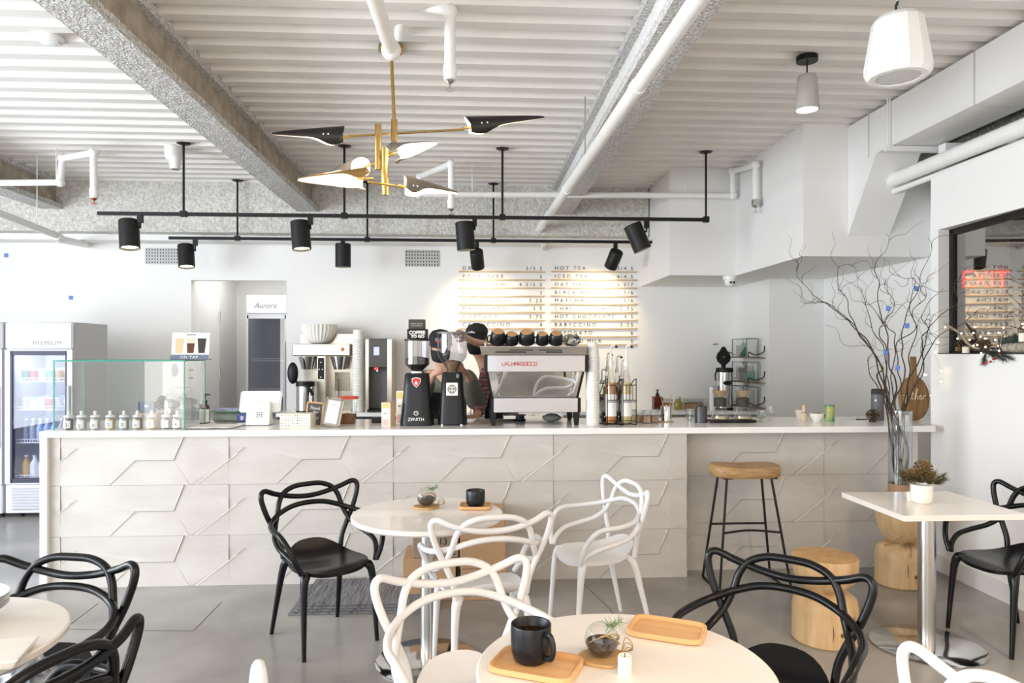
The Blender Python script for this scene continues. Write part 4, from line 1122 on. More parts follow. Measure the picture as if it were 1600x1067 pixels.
# ------------------------------------------------------------------ table settings
def tray(x, y, z, L, Wd, rz, label):
    t = thing('wooden_tray', (x, y, z), label, 'tray', 'small wooden trays', rz)
    mb = MB(); n = 40; rings = []
    def ring(sx, sy, zz): return [((abs(math.cos(a)) ** (2 / 6.)) * math.copysign(1, math.cos(a)) * sx, (abs(math.sin(a)) ** (2 / 6.)) * math.copysign(1, math.sin(a)) * sy, zz) for a in [2 * pi * (k + .5) / n for k in range(n)]]
    a, b = L / 2, Wd / 2
    rings = [ring(a - .006, b - .006, 0), ring(a, b, .005), ring(a, b, .015), ring(a - .003, b - .003, .018), ring(a - .008, b - .008, .0175), ring(a - .014, b - .014, .009), ring(a * .5, b * .5, .009)]
    vs = [p for r_ in rings for p in r_]; m_ = len(rings)
    fs = [tuple(range(n - 1, -1, -1)), tuple((m_ - 1) * n + i for i in range(n))] + [(i * n + k, i * n + (k + 1) % n, (i + 1) * n + (k + 1) % n, (i + 1) * n + k) for i in range(m_ - 1) for k in range(n)]
    mb.add(vs, fs).build('tray', woodt, t, smooth=40)
    return t
def mug(x, y, z, r, h, rz, label, handle=True):
    t = thing('black_mug', (x, y, z), label, 'cup', None, rz)
    MB().lathe([(0, 0), (r * .72, 0), (r * .86, .006), (r * .97, h * .25), (r, h * .5), (r, h - .003), (r * .98, h), (r * .93, h - .003), (r * .92, h * .3), (r * .7, .012), (0, .012)], (0, 0, 0), 40).build('body', cupblk, t, smooth=50)
    MB().lathe([(0, h * .72), (r * .92, h * .72), (r * .92, h * .72 + .001), (0, h * .72 + .001)], (0, 0, 0), 30).build('coffee', mat('black_coffee', (0.02, 0.01, 0.005), 0.08, nscale=5, namt=.2), t)
    if handle: MB().tube(cr([(r * .93, 0, h * .82), (r * 1.35, 0, h * .86), (r * 1.55, 0, h * .6), (r * 1.42, 0, h * .3), (r * .93, 0, h * .2)], 6), 0.006, 8, flat=1.4).build('handle', cupblk, t, smooth=60)
    return t
def terrarium(x, y, z, r, label):
    t = thing('glass_terrarium', (x, y, z), label, 'terrarium', 'glass globe terrariums on wood slices')
    mb = MB(); rr = random.Random(5)
    pr = [(0, 0), (r * 1.25, 0), (r * 1.32, .004), (r * 1.3, .010), (0, .011)]
    mb.lathe(pr, (0, 0, 0), 30)
    mb.v = [Vector((p.x * (1 + .12 * math.sin(2.3 * math.atan2(p.y, p.x))), p.y * (1 - .1 * math.cos(3 * math.atan2(p.y, p.x))), p.z)) for p in mb.v]
    sl = mb.build('wood_slice', woodlogtop, t, smooth=40)
    zc = .010 + r * .96
    gl = []
    for i in range(2, 17): a = pi * i / 18; gl.append((r * math.sin(a), zc - r * math.cos(a)))
    gl = [(0, zc - r)] + [(r * math.sin(pi / 18), zc - r * math.cos(pi / 18))] + gl[:-2]
    sph = MB().lathe(gl, (0, 0, 0), 32); R = Matrix.Translation((0, 0, zc)) @ Matrix.Rotation(0.5, 4, 'X') @ Matrix.Translation((0, 0, -zc))
    sph.xf(R).build('globe', glassc, t, smooth=80)
    s = MB(); s.lathe([(0, zc - r * .94)] + [(r * .95 * math.sin(a), zc - r * .95 * math.cos(a)) for a in (.3, .6, .9, 1.2, 1.45)] + [(r * .8, zc - r * .02), (r * .4, zc + r * .06), (0, zc + r * .03)], (0, 0, 0), 24)
    s.build('soil', coffee, t, smooth=50)
    for k in range(3):
        a0_ = rr.uniform(0, 6)
        MB().tube(cr([(r * 1.02 * math.cos(a0_ + q), r * 1.02 * math.sin(a0_ + q), .03 + zc * .5 + (zc * .5) * math.sin(q * 1.2 + k)) for q in [i * .5 for i in range(7)]], 4), .0016, 5).build('twine', twinem, t)
    tw = MB()
    for k in range(3): tw.tube(cr([(r * 1.1, -.01, .013), (r * 1.5, .0 + .01 * k, .03 + .01 * k), (r * 1.9, .01, .02 + .006 * k), (r * 1.6, .02, .012), (r * 1.1, .02, .014)], 6), .0014, 5)
    tw.build('twine', twinem, t)
    sp_ = MB()
    for k in range(60):
        u = rr.random(); c = Vector((r * .35 + u * r * .75, -r * .1 + rr.uniform(-.01, .01), zc + r * .75 + u * .012))
        sp_.tube([c, c + Vector((rr.uniform(-.02, .02), rr.uniform(-.02, .02), rr.uniform(-.012, .02)))], [.0018, .0006], 4)
    sp_.tube([(r * .1, 0, zc + r * .1), (r * .9, 0, zc + r * .85)], .0015, 5)
    sp_.build('air_plant', greenl, t, smooth=0)
    return t
def candle(x, y, z, r, h, label, grp=None):
    t = thing('pillar_candle', (x, y, z), label, 'candle', grp)
    MB().lathe([(0, 0), (r, 0), (r, h - .003), (r * .9, h), (r * .6, h - .004), (0, h - .005)], (0, 0, 0), 24).build('wax', wax, t, smooth=50)
    MB().cyl((0, 0, h - .006), (0.001, 0, h + .006), .0012, n=6).build('wick', inkb, t)
    return t
TZ = .775
# nearest table
p = WZ(838, 1045, TZ)
trz = WZ(838, 1043, TZ); tray(trz.x, trz.y, TZ, .235, .165, -.42, 'wooden tray under the black mug on the nearest table')
mug(trz.x - .012, trz.y + .025, TZ + .010, .055, .100, -.9, 'black stoneware mug with handle on the nearest table')
tr2 = WZ(1042, 988, TZ); tray(tr2.x, tr2.y, TZ, .225, .16, -.45, 'empty wooden tray on the nearest table')
p = WZ(940, 1030, TZ); terrarium(p.x, p.y, TZ, .047, 'globe terrarium with soil on the nearest table')
p = WZ(976, 1052, TZ); candle(p.x, p.y, TZ, .018, .048, 'small ivory candle in front of the globe on the nearest table')
# middle table
p = WZ(743, 793, TZ); tray(p.x, p.y, TZ, .175, .14, -.05, 'wooden tray under the black cup on the middle table')
mug(p.x + .0, p.y - .0, TZ + .010, .052, .085, .3, 'black handleless cup on the middle table tray', False)
p = WZ(666, 793, TZ); terrarium(p.x, p.y, TZ, .052, 'globe terrarium with trailing twine on the middle table')
# left table : dishes and a square white dish
c1 = WZ(-12, 985, TZ)
dish = mat('white_porcelain', (0.82, 0.79, 0.74), 0.15, nscale=10, namt=0.02, coat=.4)
for k in range(3):
    x, y = X(-68, 2.27), 2.27
    mesh1('white_bowl', MB().lathe([(0, 0), (.06, 0), (.07, .006), (.10, .03), (.128, .05), (.135, .052), (.125, .045), (.09, .018), (.06, .010), (0, .010)], (x, y, TZ + k * .018), 44), dish, 'white bowl stacked on the left table, %s of three' % ['bottom', 'middle', 'top'][k], 'bowl', 'white bowls stacked on the left table', smooth=50)
t = thing('square_dish', (X(-22, 2.0), 2.0, TZ), 'low square white dish on the left table in front of the bowls', 'dish', None, .25)
MB().hexa([(-.09, -.08, 0), (.09, -.08, 0), (.09, .08, 0), (-.09, .08, 0), (-.105, -.09, .028), (.105, -.09, .028), (.105, .09, .028), (-.105, .09, .028)]).build('body', dish, t, smooth=0, bevel=.006)
# patterned bag on the chair seat
t = thing('patterned_bag', (-1.475, 2.43, .452), 'crumpled patterned plastic bag on the black chair seat under the left table', 'bag')
patt = mat('patterned_plastic', (0.75, 0.76, 0.78), 0.2, nscale=35, col2=(0.05, 0.06, 0.08), coat=.5)
mb = MB().ball((0, 0, .075), .075, 16, (1.3, .9, 1.0)); mb.v = [p + Vector((noise.noise(p * 30), noise.noise(p * 30 + Vector((5, 0, 0))), 0)) * .02 for p in mb.v]
mb.v = [Vector((p.x, p.y, max(.0, p.z))) for p in mb.v]
mb.build('sack', patt, t, smooth=30)
MB().tube(cr([(-.05, 0, .12), (-.02, 0, .17), (.03, 0, .17), (.06, 0, .12)], 5), .006, 6).build('handle', patt, t)
# square table : pot and candle
pp = WZ(1440, 785, SZ)
t = thing('potted_pine_arrangement', (pp.x, pp.y, SZ), 'white pot with pine cones and greenery on the square table', 'plant pot')
pr_ = S(16.5, pp.y); phh = .10
MB().lathe([(0, 0), (pr_ * .8, 0), (pr_ * .92, .008), (pr_, .03), (pr_, phh), (pr_ * .95, phh), (pr_ * .93, phh - .01), (0, phh - .012)], (0, 0, 0), 36).build('pot', dish, t, smooth=50)
gold = mat('gilded_cone', (0.30, 0.19, 0.07), 0.6, nscale=50, namt=.5)
def pinecone(mb, c, r, ax=(0, 0, 1), n=60):
    M = Matrix.Translation(Vector(c)) @ Vector((0, 0, 1)).rotation_difference(Vector(ax)).to_matrix().to_4x4()
    for i in range(n):
        s = i / n; a = i * 2.39996; rad = r * (math.sin(pi * (0.12 + .83 * s)) ** .8); z = (s - .5) * 2.1 * r
        d = Vector((math.cos(a), math.sin(a), .55)); b = Vector((math.cos(a) * rad * .35, math.sin(a) * rad * .35, z)); q = Vector((-math.sin(a), math.cos(a), 0)) * r * .2
        tip = b + d * rad * .75
        mb.add([M @ (b - q * .5), M @ (b + q * .5), M @ (tip + q), M @ (tip - q), M @ (tip + Vector((0, 0, -r * .13)))], [(0, 1, 2, 3), (0, 3, 4), (1, 4, 2), (0, 4, 1), (2, 4, 3)])
    return mb
for c, r in (((-.0, -.01, phh + .085), .045), ((-.06, -.01, phh + .045), .040), ((.03, -.02, phh + .04), .034)):
    pinecone(MB(), c, r, (c[0] * 4, -.3, 1)).build('pine_cone', gold, t, smooth=0)
def needles(mb, c, d, n, L, rr, spread=.6, w_=.0012):
    c = Vector(c); d = Vector(d).normalized()
    for k in range(n):
        v = (d + Vector((rr.uniform(-1, 1), rr.uniform(-1, 1), rr.uniform(-1, 1))) * spread).normalized() * L * rr.uniform(.6, 1)
        q = v.orthogonal().normalized() * w_
        mb.add([c - q, c + q, c + v], [(0, 1, 2)]); q2 = v.cross(q).normalized() * w_
        mb.add([c - q2, c + q2, c + v], [(0, 1, 2)])
    return mb
rr = random.Random(11); mb = MB()
for k in range(46):
    a = rr.uniform(0, 6.28); s = Vector((math.cos(a) * .04, math.sin(a) * .03, phh - .005)); d = Vector((math.cos(a) * 1.2 + .25, math.sin(a), rr.uniform(.5, 1.5)))
    needles(mb, s + d.normalized() * rr.uniform(.02, .075), d, 24, .06, rr, .45, .0014)
mb.build('pine_needles', mat('dull_pine_green', (0.13, 0.13, 0.05), .8, nscale=30, namt=.5), t, smooth=0)
pc = WZ(1422, 781, SZ); candle(pc.x - .005, pc.y - 0.01, SZ, .018, .048, 'small ivory candle left of the white pot on the square table')
# ------------------------------------------------------------------ things on the serving counter
def cpt(px, Y): return (X(px, Y), Y, CT)
def zr(row, Y, px=800): return W(px, row, Y).z

# glass display case
cax, cbx = X(84, 5.02), X(288, 5.02); cy0, cy1 = 5.02, 5.40; cz1 = W(84, 563, 5.02).z
t = thing('glass_display_case', ((cax + cbx) / 2, cy0, CT), 'frameless glass display case on the left end of the counter', 'display case')
g = .006
def pane(x0, x1, y0, y1, z0, z1, nm='pane'): return MB().box(x0, x1, y0, y1, z0, z1).build(nm, glassg, t, world=True, smooth=0)
pane(cax, cbx, cy0, cy0 + g, CT + .001, cz1 - g); pane(cax, cax + g, cy0 + g, cy1 - g, CT + .001, cz1 - g); pane(cbx - g, cbx, cy0 + g, cy1 - g, CT + .001, cz1 - g)
pane(cax, cbx, cy0, cy1, cz1 - g, cz1, 'top_pane'); pane(cax, (cax + cbx) / 2 + .03, cy1 - g, cy1, CT + .001, cz1 - g, 'sliding_pane'); pane((cax + cbx) / 2 - .03, cbx, cy1 - 2.2 * g, cy1 - 1.2 * g, CT + .001, cz1 - g, 'sliding_pane')
m = MB()
for x in (cax, cbx):
    m.box(x - .004, x + .004, cy0 - .002, cy0 + .003, CT + .001, cz1)
m.box(cbx - .003, cbx + .002, cy1 - .004, cy1 + .001, CT + .001, cz1); m.box(cax - .002, cax + .003, cy1 - .004, cy1 + .001, CT + .001, cz1)
m.box(cax - .003, cbx + .003, cy0 - .003, cy0 + .001, cz1 - .008, cz1 + .001); m.box(cax, cbx, cy1 - .002, cy1 + .002, cz1 - .006, cz1 + .001)
m.box(cbx - .002, cbx + .003, cy0, cy1, cz1 - .007, cz1 + .001); m.box(cax - .003, cax + .002, cy0, cy1, cz1 - .007, cz1 + .001)
m.box(cbx - .002, cbx + .002, cy0, cy1, CT + .001, CT + .004)
m.build('glass_edge', edgeg, t, world=True, smooth=0)
for z in (zr(577, 5.2), zr(589, 5.2)):
    for dy in (.03, .06):
        MB().cyl((cbx - .012, cy0 + .08 + dy, z), (cbx + .004, cy0 + .08 + dy, z), .005, n=8).build('clip', chrome, t, world=True)
# sample jars
fills = [('dark brown tea', (0.10, 0.05, 0.03)), ('pale lilac', (0.72, 0.66, 0.72)), ('grey-white', (0.62, 0.61, 0.58)), ('golden yellow', (0.78, 0.48, 0.12)), ('grey-green', (0.35, 0.40, 0.36)), ('caramel brown', (0.45, 0.28, 0.12)), ('orange', (0.85, 0.50, 0.10)), ('dark violet brown', (0.17, 0.10, 0.11)), ('olive', (0.28, 0.27, 0.18))]
pos9 = ['leftmost', 'second from the left', 'third from the left', 'fourth from the left', 'middle one', 'fourth from the right', 'third from the right', 'second from the right', 'rightmost']
for i, px in enumerate((107, 127.5, 149, 172.5, 194, 215, 237, 259.5, 277)):
    Yj = 5.075; r = S(7, Yj)
    t = thing('sample_jar', cpt(px, Yj), 'jar of %s, %s of nine in the case' % (fills[i][0], pos9[i]), 'jar', 'sample jars in the glass display case')
    MB().lathe([(0, .003), (r * .9, .003), (r * .9, .074), (0, .074)], (0, 0, 0), 16).build('filling', mat('fill_%d' % i, fills[i][1], .8, nscale=60, namt=.4), t)
    MB().lathe([(0, 0), (r, 0), (r, .078), (r * .8, .086)], (0, 0, 0), 20).build('glass_body', glassc, t)
    MB().lathe([(r * .82, .084), (r * .95, .086), (r * .95, .096), (r * .3, .104), (r * .25, .112), (r * .42, .122), (r * .2, .130), (0, .131)], (0, 0, 0), 16).build('lid', wplast, t)
    lb = MB()
    vs = [((r + .0008) * math.sin(a), -(r + .0008) * math.cos(a), z) for z in (.012, .064) for a in [(-.85 + 1.7 * k / 8) for k in range(9)]]
    lb.add(vs, [(k, k + 1, 10 + k, 9 + k) for k in range(8)]).build('label_sticker', paper, t, fixn=False)
    text('label_mark', ['3', 'g', 'o', '2', '2', 'e', '2', '5', '4'][i], graym if i % 2 else inkb, t, (-.008, -r - .003, .022), .036, ext=.0002)
# things behind the jars in the case
Yi = 5.22
t = thing('card_box', cpt(230, Yi), 'slate blue card with pale emblem standing on a little rack in the case', 'card')
zc0 = zr(645, Yi, 230) - CT; zc1 = zr(628, Yi, 230) - CT
slate = mat('slate_blue_card', (0.16, 0.20, 0.27), .6, nscale=10, namt=.1)
MB().box(-.055, .055, -.01, .012, zc0, zc1).build('card', slate, t, smooth=0); MB().box(-.057, -.048, -.011, .0, zc0, zc1).build('card_edge', inkb, t, smooth=0)
MB().ball((0, -.013, (zc0 + zc1) / 2 + .01), .012, 10, (1.2, .15, .7)).build('emblem', inkw, t)
rk = MB()
for x in (-.075, .075): rk.cyl((x, 0, 0), (x, 0, zc0 - .008), .003, n=6); rk.cyl((x, .06, 0), (x, .06, zc0 - .008), .003, n=6)
rk.box(-.08, .08, -.012, .07, zc0 - .009, zc0 - .002); rk.build('wire_rack', mat('copper_wire', (.75, .42, .25), .3, .9, nscale=9, namt=.1), t, smooth=0)
t = thing('pinecone_arrangement', cpt(252, 5.21), 'dark pine cones piled on a wood block beside the slate card', 'decoration')
MB().box(-.025, .045, -.02, .03, 0, .10).build('wood_block', woodboard, t, smooth=0)
for c, r in (((-.012, 0, .155), .034), ((.03, .0, .145), .028), ((.01, -.01, .195), .028)): pinecone(MB(), c, r, (c[0] * 9, -.4, 1), 50).build('pine_cone', coneb, t, smooth=0)
t = thing('glass_cloche', cpt(270, 5.23), 'glass cloche over grey stones with a round white tag in the case', 'cloche')
r = S(14, 5.23)
MB().lathe([(0, 0), (r * .5, 0), (r * .6, .09), (r * .62, .12), (0, .12)], (0, 0, 0), 20).build('pedestal', mat('bark_brown_pedestal', (.22, .17, .10), .8, nscale=30, namt=.4), t)
MB().lathe([(r, .121), (r, .18), (r * .9, .21), (r * .5, .235), (r * .15, .245), (.012, .252), (.018, .262), (0, .272)], (0, 0, 0), 24).build('glass_dome', glassc, t)
MB().ball((0, 0, .158), r * .75, 12, (1, 1, .62)).build('stones', graym, t)
MB().ball((-.012, -.05, .115), .023, 14, (1, .3, 1)).build('round_tag', inkw, t)
# ON TAP card on top of the case
t = thing('tap_menu_card', (X(297, 5.18), 5.18, cz1 + .002), 'white ON TAP card with three printed cups on the glass case', 'sign', None, .12)
wdc, hc = S(54, 5.18), S(42, 5.18)
R = Matrix.Rotation(-.18, 4, 'X')
def card(mb, nm, m): return mb.xf(R).build(nm, m, t, smooth=0)
card(MB().box(-wdc / 2, wdc / 2, -.003, .003, 0, hc), 'card', paper)
card(MB().box(-wdc / 2 - .004, wdc / 2 - .004, -.012, .004, 0, .035), 'banner', slate)
MB().box(-wdc / 2, wdc / 2, .004, .075, 0, .006).build('easel_foot', black, t, smooth=0)
rot = (pi / 2 - .18, 0, 0)
text('lettering', 'ON TAP', inkw, t, (-.005, -.0150, .008), .030, rot=rot, align='CENTER', sp=1.15)
text('lettering', 'DRAFTED', inkb, t, (0, -.004 + .03, hc - .022), .014, rot=rot, align='CENTER', sp=1.1)
def pcup(cx, cols, z0=.048, h=.108, w0=.042, w1=.060):
    pts = [(-w0 / 2, z0), (w0 / 2, z0), (w1 / 2, z0 + h), (-w1 / 2, z0 + h)]
    n = len(cols)
    for i, c in enumerate(cols):
        a, b = i / n, (i + 1) / n
        wa, wb = w0 + (w1 - w0) * a, w0 + (w1 - w0) * b
        card(MB().box(-1, 1, 0, 1, 0, 1) if False else MB().hexa([(cx - wa / 2, -.0045, z0 + h * a), (cx + wa / 2, -.0045, z0 + h * a), (cx + wa / 2, -.003, z0 + h * a), (cx - wa / 2, -.003, z0 + h * a), (cx - wb / 2, -.0045, z0 + h * b), (cx + wb / 2, -.0045, z0 + h * b), (cx + wb / 2, -.003, z0 + h * b), (cx - wb / 2, -.003, z0 + h * b)]), 'printed_cup', c)
tanp = mat('print_tan', (.72, .52, .32), .8, nscale=20, namt=.05); brp = mat('print_brown', (.16, .06, .03), .8, nscale=60, namt=.5); dkp = mat('print_dark', (.05, .045, .045), .8, nscale=20, namt=.1); crp = mat('print_cream', (.75, .60, .45), .8, nscale=20, namt=.05)
pcup(-.078, [tanp, tanp]); pcup(0, [brp, brp, crp]); pcup(.075, [dkp, dkp])

# wall dispenser seen through the case, on the corridor side wall
d0 = W(285, 600, YB)
t = thing('wall_dispenser', (X(284, YB) + .0, YB, W(284, 605, YB).z), 'white wall dispenser with dark window behind the glass case', 'dispenser')
MB().rbox(-.09, .10, -.10, -.002, 0, .30, .02).build('housing', wplast, t, smooth=30)
MB().ball((-.04, -.10, .21), .05, 16, (.8, .2, 1.6)).build('window', slate, t, smooth=60)
MB().rbox(.0, .11, -.08, -.002, -.14, -.01, .012).build('lower_box', wplast, t, smooth=30)

# soap pump
def pump(loc, r, h, m, label, sticker=True, lab_m=paper):
    t = thing('pump_bottle', loc, label, 'bottle')
    MB().lathe([(0, 0), (r * .95, 0), (r, .006), (r, h * .52), (r * .85, h * .60), (r * .38, h * .66), (r * .36, h * .70), (0, h * .70)], (0, 0, 0), 24).build('body', m, t)
    MB().lathe([(0, h * .68), (r * .5, h * .68), (r * .5, h * .77), (r * .2, h * .79), (r * .16, h * .9), (0, h * .9)], (0, 0, 0), 16).build('collar', inkb, t)
    MB().cyl((0, 0, h * .88), (0, 0, h), r * .3, n=12).build('pump_head', inkb, t)
    MB().tube([(0, 0, h * .96), (r * .9, -.003, h * .96), (r * 1.05, -.003, h * .93)], r * .12, 8).build('nozzle', inkb, t)
    if sticker:
        vs = [((r + .001) * math.sin(a), -(r + .001) * math.cos(a), z) for z in (h * .04, h * .48) for a in [(-1.3 + 2.6 * k / 10) for k in range(11)]]
        MB().add(vs, [(k, k + 1, 12 + k, 11 + k) for k in range(10)]).build('label_sticker', lab_m, t, fixn=False)
    return t
darkamber = mat('dark_amber_bottle', (.10, .025, .012), .15, nscale=10, namt=.1, coat=.5)
Ys = 5.45
pump(cpt(320, Ys), S(7.5, Ys), S(46, Ys), darkamber, 'dark soap pump bottle with paper label right of the glass case')
# box with green bag, white cloth
Yb_ = 5.52
t = thing('folded_towels_bag', cpt(351, Yb_), 'grey-green folded bag with a dark blue striped box top behind the cloth', 'bag')
gg = mat('sage_bag', (.36, .42, .36), .5, nscale=20, namt=.4, bump=.3, bscale=50)
w2 = S(21, Yb_)
mb = MB().rbox(-w2, w2, 0, .12, 0, .075, .02); mb.build('bag', gg, t, smooth=30)
MB().box(-w2 * .98, w2 * .98, .0, .12, .077, .088).build('green_strip', mat('leaf_green', (.16, .33, .17), .6, nscale=20, namt=.2), t, smooth=0)
MB().box(-w2 * .7, w2 * .95, .01, .12, .0885, .103).build('box_lid', mat('lilac_card', (.62, .62, .76), .6, nscale=30, col2=(.2, .2, .5)), t, smooth=0)
cl = WZ(341, 664, CT)
mb = MB(); nn = 14; vs = []
for i in range(nn + 1):
    for j in range(nn + 1):
        u, v = i / nn, j / nn
        p = Vector((cl.x - .16 + .34 * u + .03 * v, 5.04 + .32 * v, CT + .004 + .014 * (noise.noise(Vector((u * 5, v * 5, 2))) + .4) * (1 if 0 < i < nn and 0 < j < nn else .3)))
        p.z = max(CT + .002, p.z); vs.append(p)
mb.add(vs, [(i * (nn + 1) + j, (i + 1) * (nn + 1) + j, (i + 1) * (nn + 1) + j + 1, i * (nn + 1) + j + 1) for i in range(nn) for j in range(nn)])
mesh1('white_cloth', mb, mat('white_cotton', (.85, .83, .8), .9, nscale=50, namt=.05, bump=.2, bscale=200), 'crumpled white cloth lying on the counter right of the glass case', 'cloth', smooth=80, fixn=False)
t = thing('blue_tape_roll', cpt(378, 5.50), 'small blue pack half hidden behind the white payment terminal', 'pack')
MB().rbox(-S(7, 5.5), S(7, 5.5), 0, .05, 0, S(14, 5.5), .012).build('wrapper', mat('blue_wrapper', (.14, .2, .6), .4, nscale=30, namt=.4), t, smooth=30)
MB().box(-.01, .01, -.002, 0, .02, .05).build('print', inkw, t, smooth=0)
# payment terminal
Yt = 5.28
t = thing('payment_terminal', cpt(402, Yt), 'white tablet payment stand seen from behind on the counter', 'terminal')
wA, hA = S(32, Yt), S(54, Yt)
def tilt(y, a=.25): return Matrix.Translation((0, y, 0)) @ Matrix.Rotation(a, 4, 'X')
MB().rbox(-wA, wA * .98, 0, .014, S(20, Yt), hA, .012).xf(tilt(.03, -.30)).build('tablet', wplast, t, smooth=30)
MB().hexa([(-S(17, Yt), -.02, .004), (S(19, Yt), -.02, .004), (S(19, Yt), .10, .004), (-S(17, Yt), .10, .004), (-S(17, Yt), .03, S(36, Yt)), (S(18, Yt), .03, S(36, Yt)), (S(18, Yt), .05, S(36, Yt)), (-S(17, Yt), .05, S(36, Yt))]).build('stand', wplast, t, smooth=0, bevel=.006)
MB().box(-S(12, Yt), S(16, Yt), 0, .09, 0, .006).build('foot', lgray, t, smooth=0)
fr_ = MB(); q = S(4, Yt); zq = S(17, Yt); xq = S(3, Yt)
th = .003
for a, b, c, d in ((-q, q, -q, -q + th), (-q, q, q - th, q), (-q, -q + th, -q, q), (q - th, q, -q, q), (-q * .3, q * .3, -q * .3, q * .3)):
    fr_.box(xq + a, xq + b, -.003, 0, zq + c, zq + d)
fr_.xf(Matrix.Translation((0, -.0225, 0)) @ Matrix.Rotation(-.288, 4, 'X') @ Matrix.Translation((0, 0, 0))).build('square_logo', graym, t, smooth=0)
# polka-dot box
Yp_ = 5.12
t = thing('polka_dot_box', cpt(461, Yp_), 'white box with coloured polka dots on the counter', 'box')
wB, dB, hB = S(24, Yp_), .12, S(21, Yp_)
MB().box(-wB, wB, 0, dB, 0, hB).xf(Matrix.Rotation(-.12, 4, 'Z')).build('carton', mat('cream_card', (.82, .80, .68), .7, nscale=10, namt=.03), t, smooth=0, bevel=.002)
dm = [mat('dot_black', (.03, .03, .03), .7, nscale=9, namt=.1), mat('dot_grey', (.45, .47, .47), .7, nscale=9, namt=.1), mat('dot_olive', (.35, .38, .08), .7, nscale=9, namt=.1)]
rr = random.Random(2)
dots = [MB(), MB(), MB()]
for i in range(13):
    for j in range(5):
        k = rr.randrange(3); dots[k].lathe([(0, 0), (.0042, 0), (.0042, .001), (0, .001)], (-wB + .012 + (2 * wB - .024) * i / 12, -.0002, .012 + (hB - .024) * j / 4), 8, ax=(0, -1, 0))
for k in range(3): dots[k].xf(Matrix.Rotation(-.12, 4, 'Z')).build('dots', dm[k], t, smooth=0)
# chalkboard + card stand
Yk = 5.22
t = thing('chalkboard_sign', cpt(489, Yk), 'small wood framed chalkboard saying Thank for, leaning back', 'sign')
wk, hk = S(13, Yk), S(37, Yk)
T_ = Matrix.Rotation(.05, 4, 'Z') @ Matrix.Rotation(-.14, 4, 'X') @ Matrix.Rotation(.10, 4, 'Y')
m = MB(); m.box(-wk, wk, -.006, .006, 0, .01); m.box(-wk, wk, -.006, .006, hk - .01, hk); m.box(-wk, -wk + .01, -.006, .006, 0, hk); m.box(wk - .01, wk, -.006, .006, 0, hk)
m.xf(T_).build('frame', woodt, t, smooth=0)
MB().box(-wk + .01, wk - .01, -.002, .004, .01, hk - .01).xf(T_).build('slate', mat('chalk_slate', (.10, .10, .10), .8, nscale=12, namt=.2), t, smooth=0)
e = (T_.to_3x3() @ Matrix.Rotation(pi / 2, 3, 'X')).to_euler()
for s, x, z in (('Thank', -.04, hk - .055), ('for', -.012, hk - .085), ('being', -.035, hk - .12)):
    text('chalk_lettering', s, inkw, t, T_ @ Vector((x, -.0035, z)), .03, rot=e, shear=.25, ext=.0002)
MB().box(-.01, .01, .006, .055, 0, .005).build('easel_foot', woodt, t, smooth=0)
Yq = 5.12
t = thing('card_reader_stand', cpt(515, Yq), 'rounded grey payment card stand with white printed sheet, leaning', 'sign')
wq_, hq = S(14.5, Yq), S(47, Yq)
T_ = Matrix.Rotation(-.22, 4, 'X') @ Matrix.Rotation(.16, 4, 'Y')
MB().rbox(-wq_, wq_, -.004, .006, 0, hq, .018).xf(T_).build('plate', mat('greige_plastic', (.42, .38, .34), .5, nscale=10, namt=.1), t, smooth=30)
MB().box(-wq_ * .62, wq_ * .62, -.0055, -.004, .03, hq - .025).xf(T_).build('sheet', paper, t, smooth=0)
MB().box(-wq_ * .18, wq_ * .18, -.0065, -.0055, hq - .062, hq - .052).xf(T_).build('print', lgray, t, smooth=0)
MB().box(-wq_ * .6, wq_ * .6, .006, .075, 0, .005).build('foot', lgray, t, smooth=0)
# square tub with red lid
Yr = 5.40
t = thing('coffee_tub', cpt(543, Yr), 'clear square tub of brown grounds with a red lid', 'tub')
rT, hT = S(14, Yr), S(38, Yr)
MB().lathe([(rT * .85, .004), (rT * .86, .008), (rT, hT)], (0, 0, 0), 32, sq=5).build('tub', glassc, t)
MB().lathe([(0, .002), (rT * .83, .002), (rT * .88, hT * .36), (0, hT * .42)], (0, 0, 0), 32, sq=5).build('grounds', mat('coffee_grounds', (.25, .10, .035), .9, nscale=80, namt=.4), t)
MB().lathe([(0, hT), (rT * 1.16, hT), (rT * 1.18, hT + .012), (rT * 1.05, hT + .018), (0, hT + .018)], (0, 0, 0), 32, sq=5).build('lid', redlid, t)
# tea cartons
def carton(px, Y, wpx, hpx, rz, label, side):
    t = thing('kraft_carton', cpt(px, Y), label, 'box', 'kraft cartons left of the grinders', rz)
    w_, h_ = S(wpx, Y) / 2, S(hpx, Y)
    MB().box(-w_, w_, 0, w_ * 1.6, 0, h_).build('carton', mat('kraft_card', (.62, .42, .26), .7, nscale=8, namt=.06), t, smooth=0, bevel=.002)
    MB().box(-w_ * .99, w_ * .99, -.001, 0, .001, h_ * .98).build('front_label', mat('label_cream', (.80, .74, .68), .7, nscale=8, namt=.05), t, smooth=0)
    MB().box(-w_ * .8, w_ * .8, -.002, -.001, h_ * .76, h_ * .96).build('orange_band', mat('label_orange', (.85, .45, .15), .7, nscale=8, namt=.05), t, smooth=0)
    MB().box(-w_ * .8, w_ * .8, -.002, -.001, h_ * .04, h_ * .30).build('red_pattern', mat('label_red', (.55, .22, .18), .7, nscale=140, col2=(.75, .6, .5)), t, smooth=0)
    MB().box(-w_ * .5, w_ * .3, -.002, -.001, h_ * .52, h_ * .57).build('print', graym, t, smooth=0)
    return t
carton(603, 5.16, 17, 37, -.55, 'kraft carton with orange label standing left of the grinder', 1)
carton(625, 5.30, 14, 52, -.55, 'taller kraft carton half hidden behind the grinder edge', 1)
t = thing('black_tamper_block', cpt(589, 5.40), 'small black block on the counter left of the kraft carton', 'block')
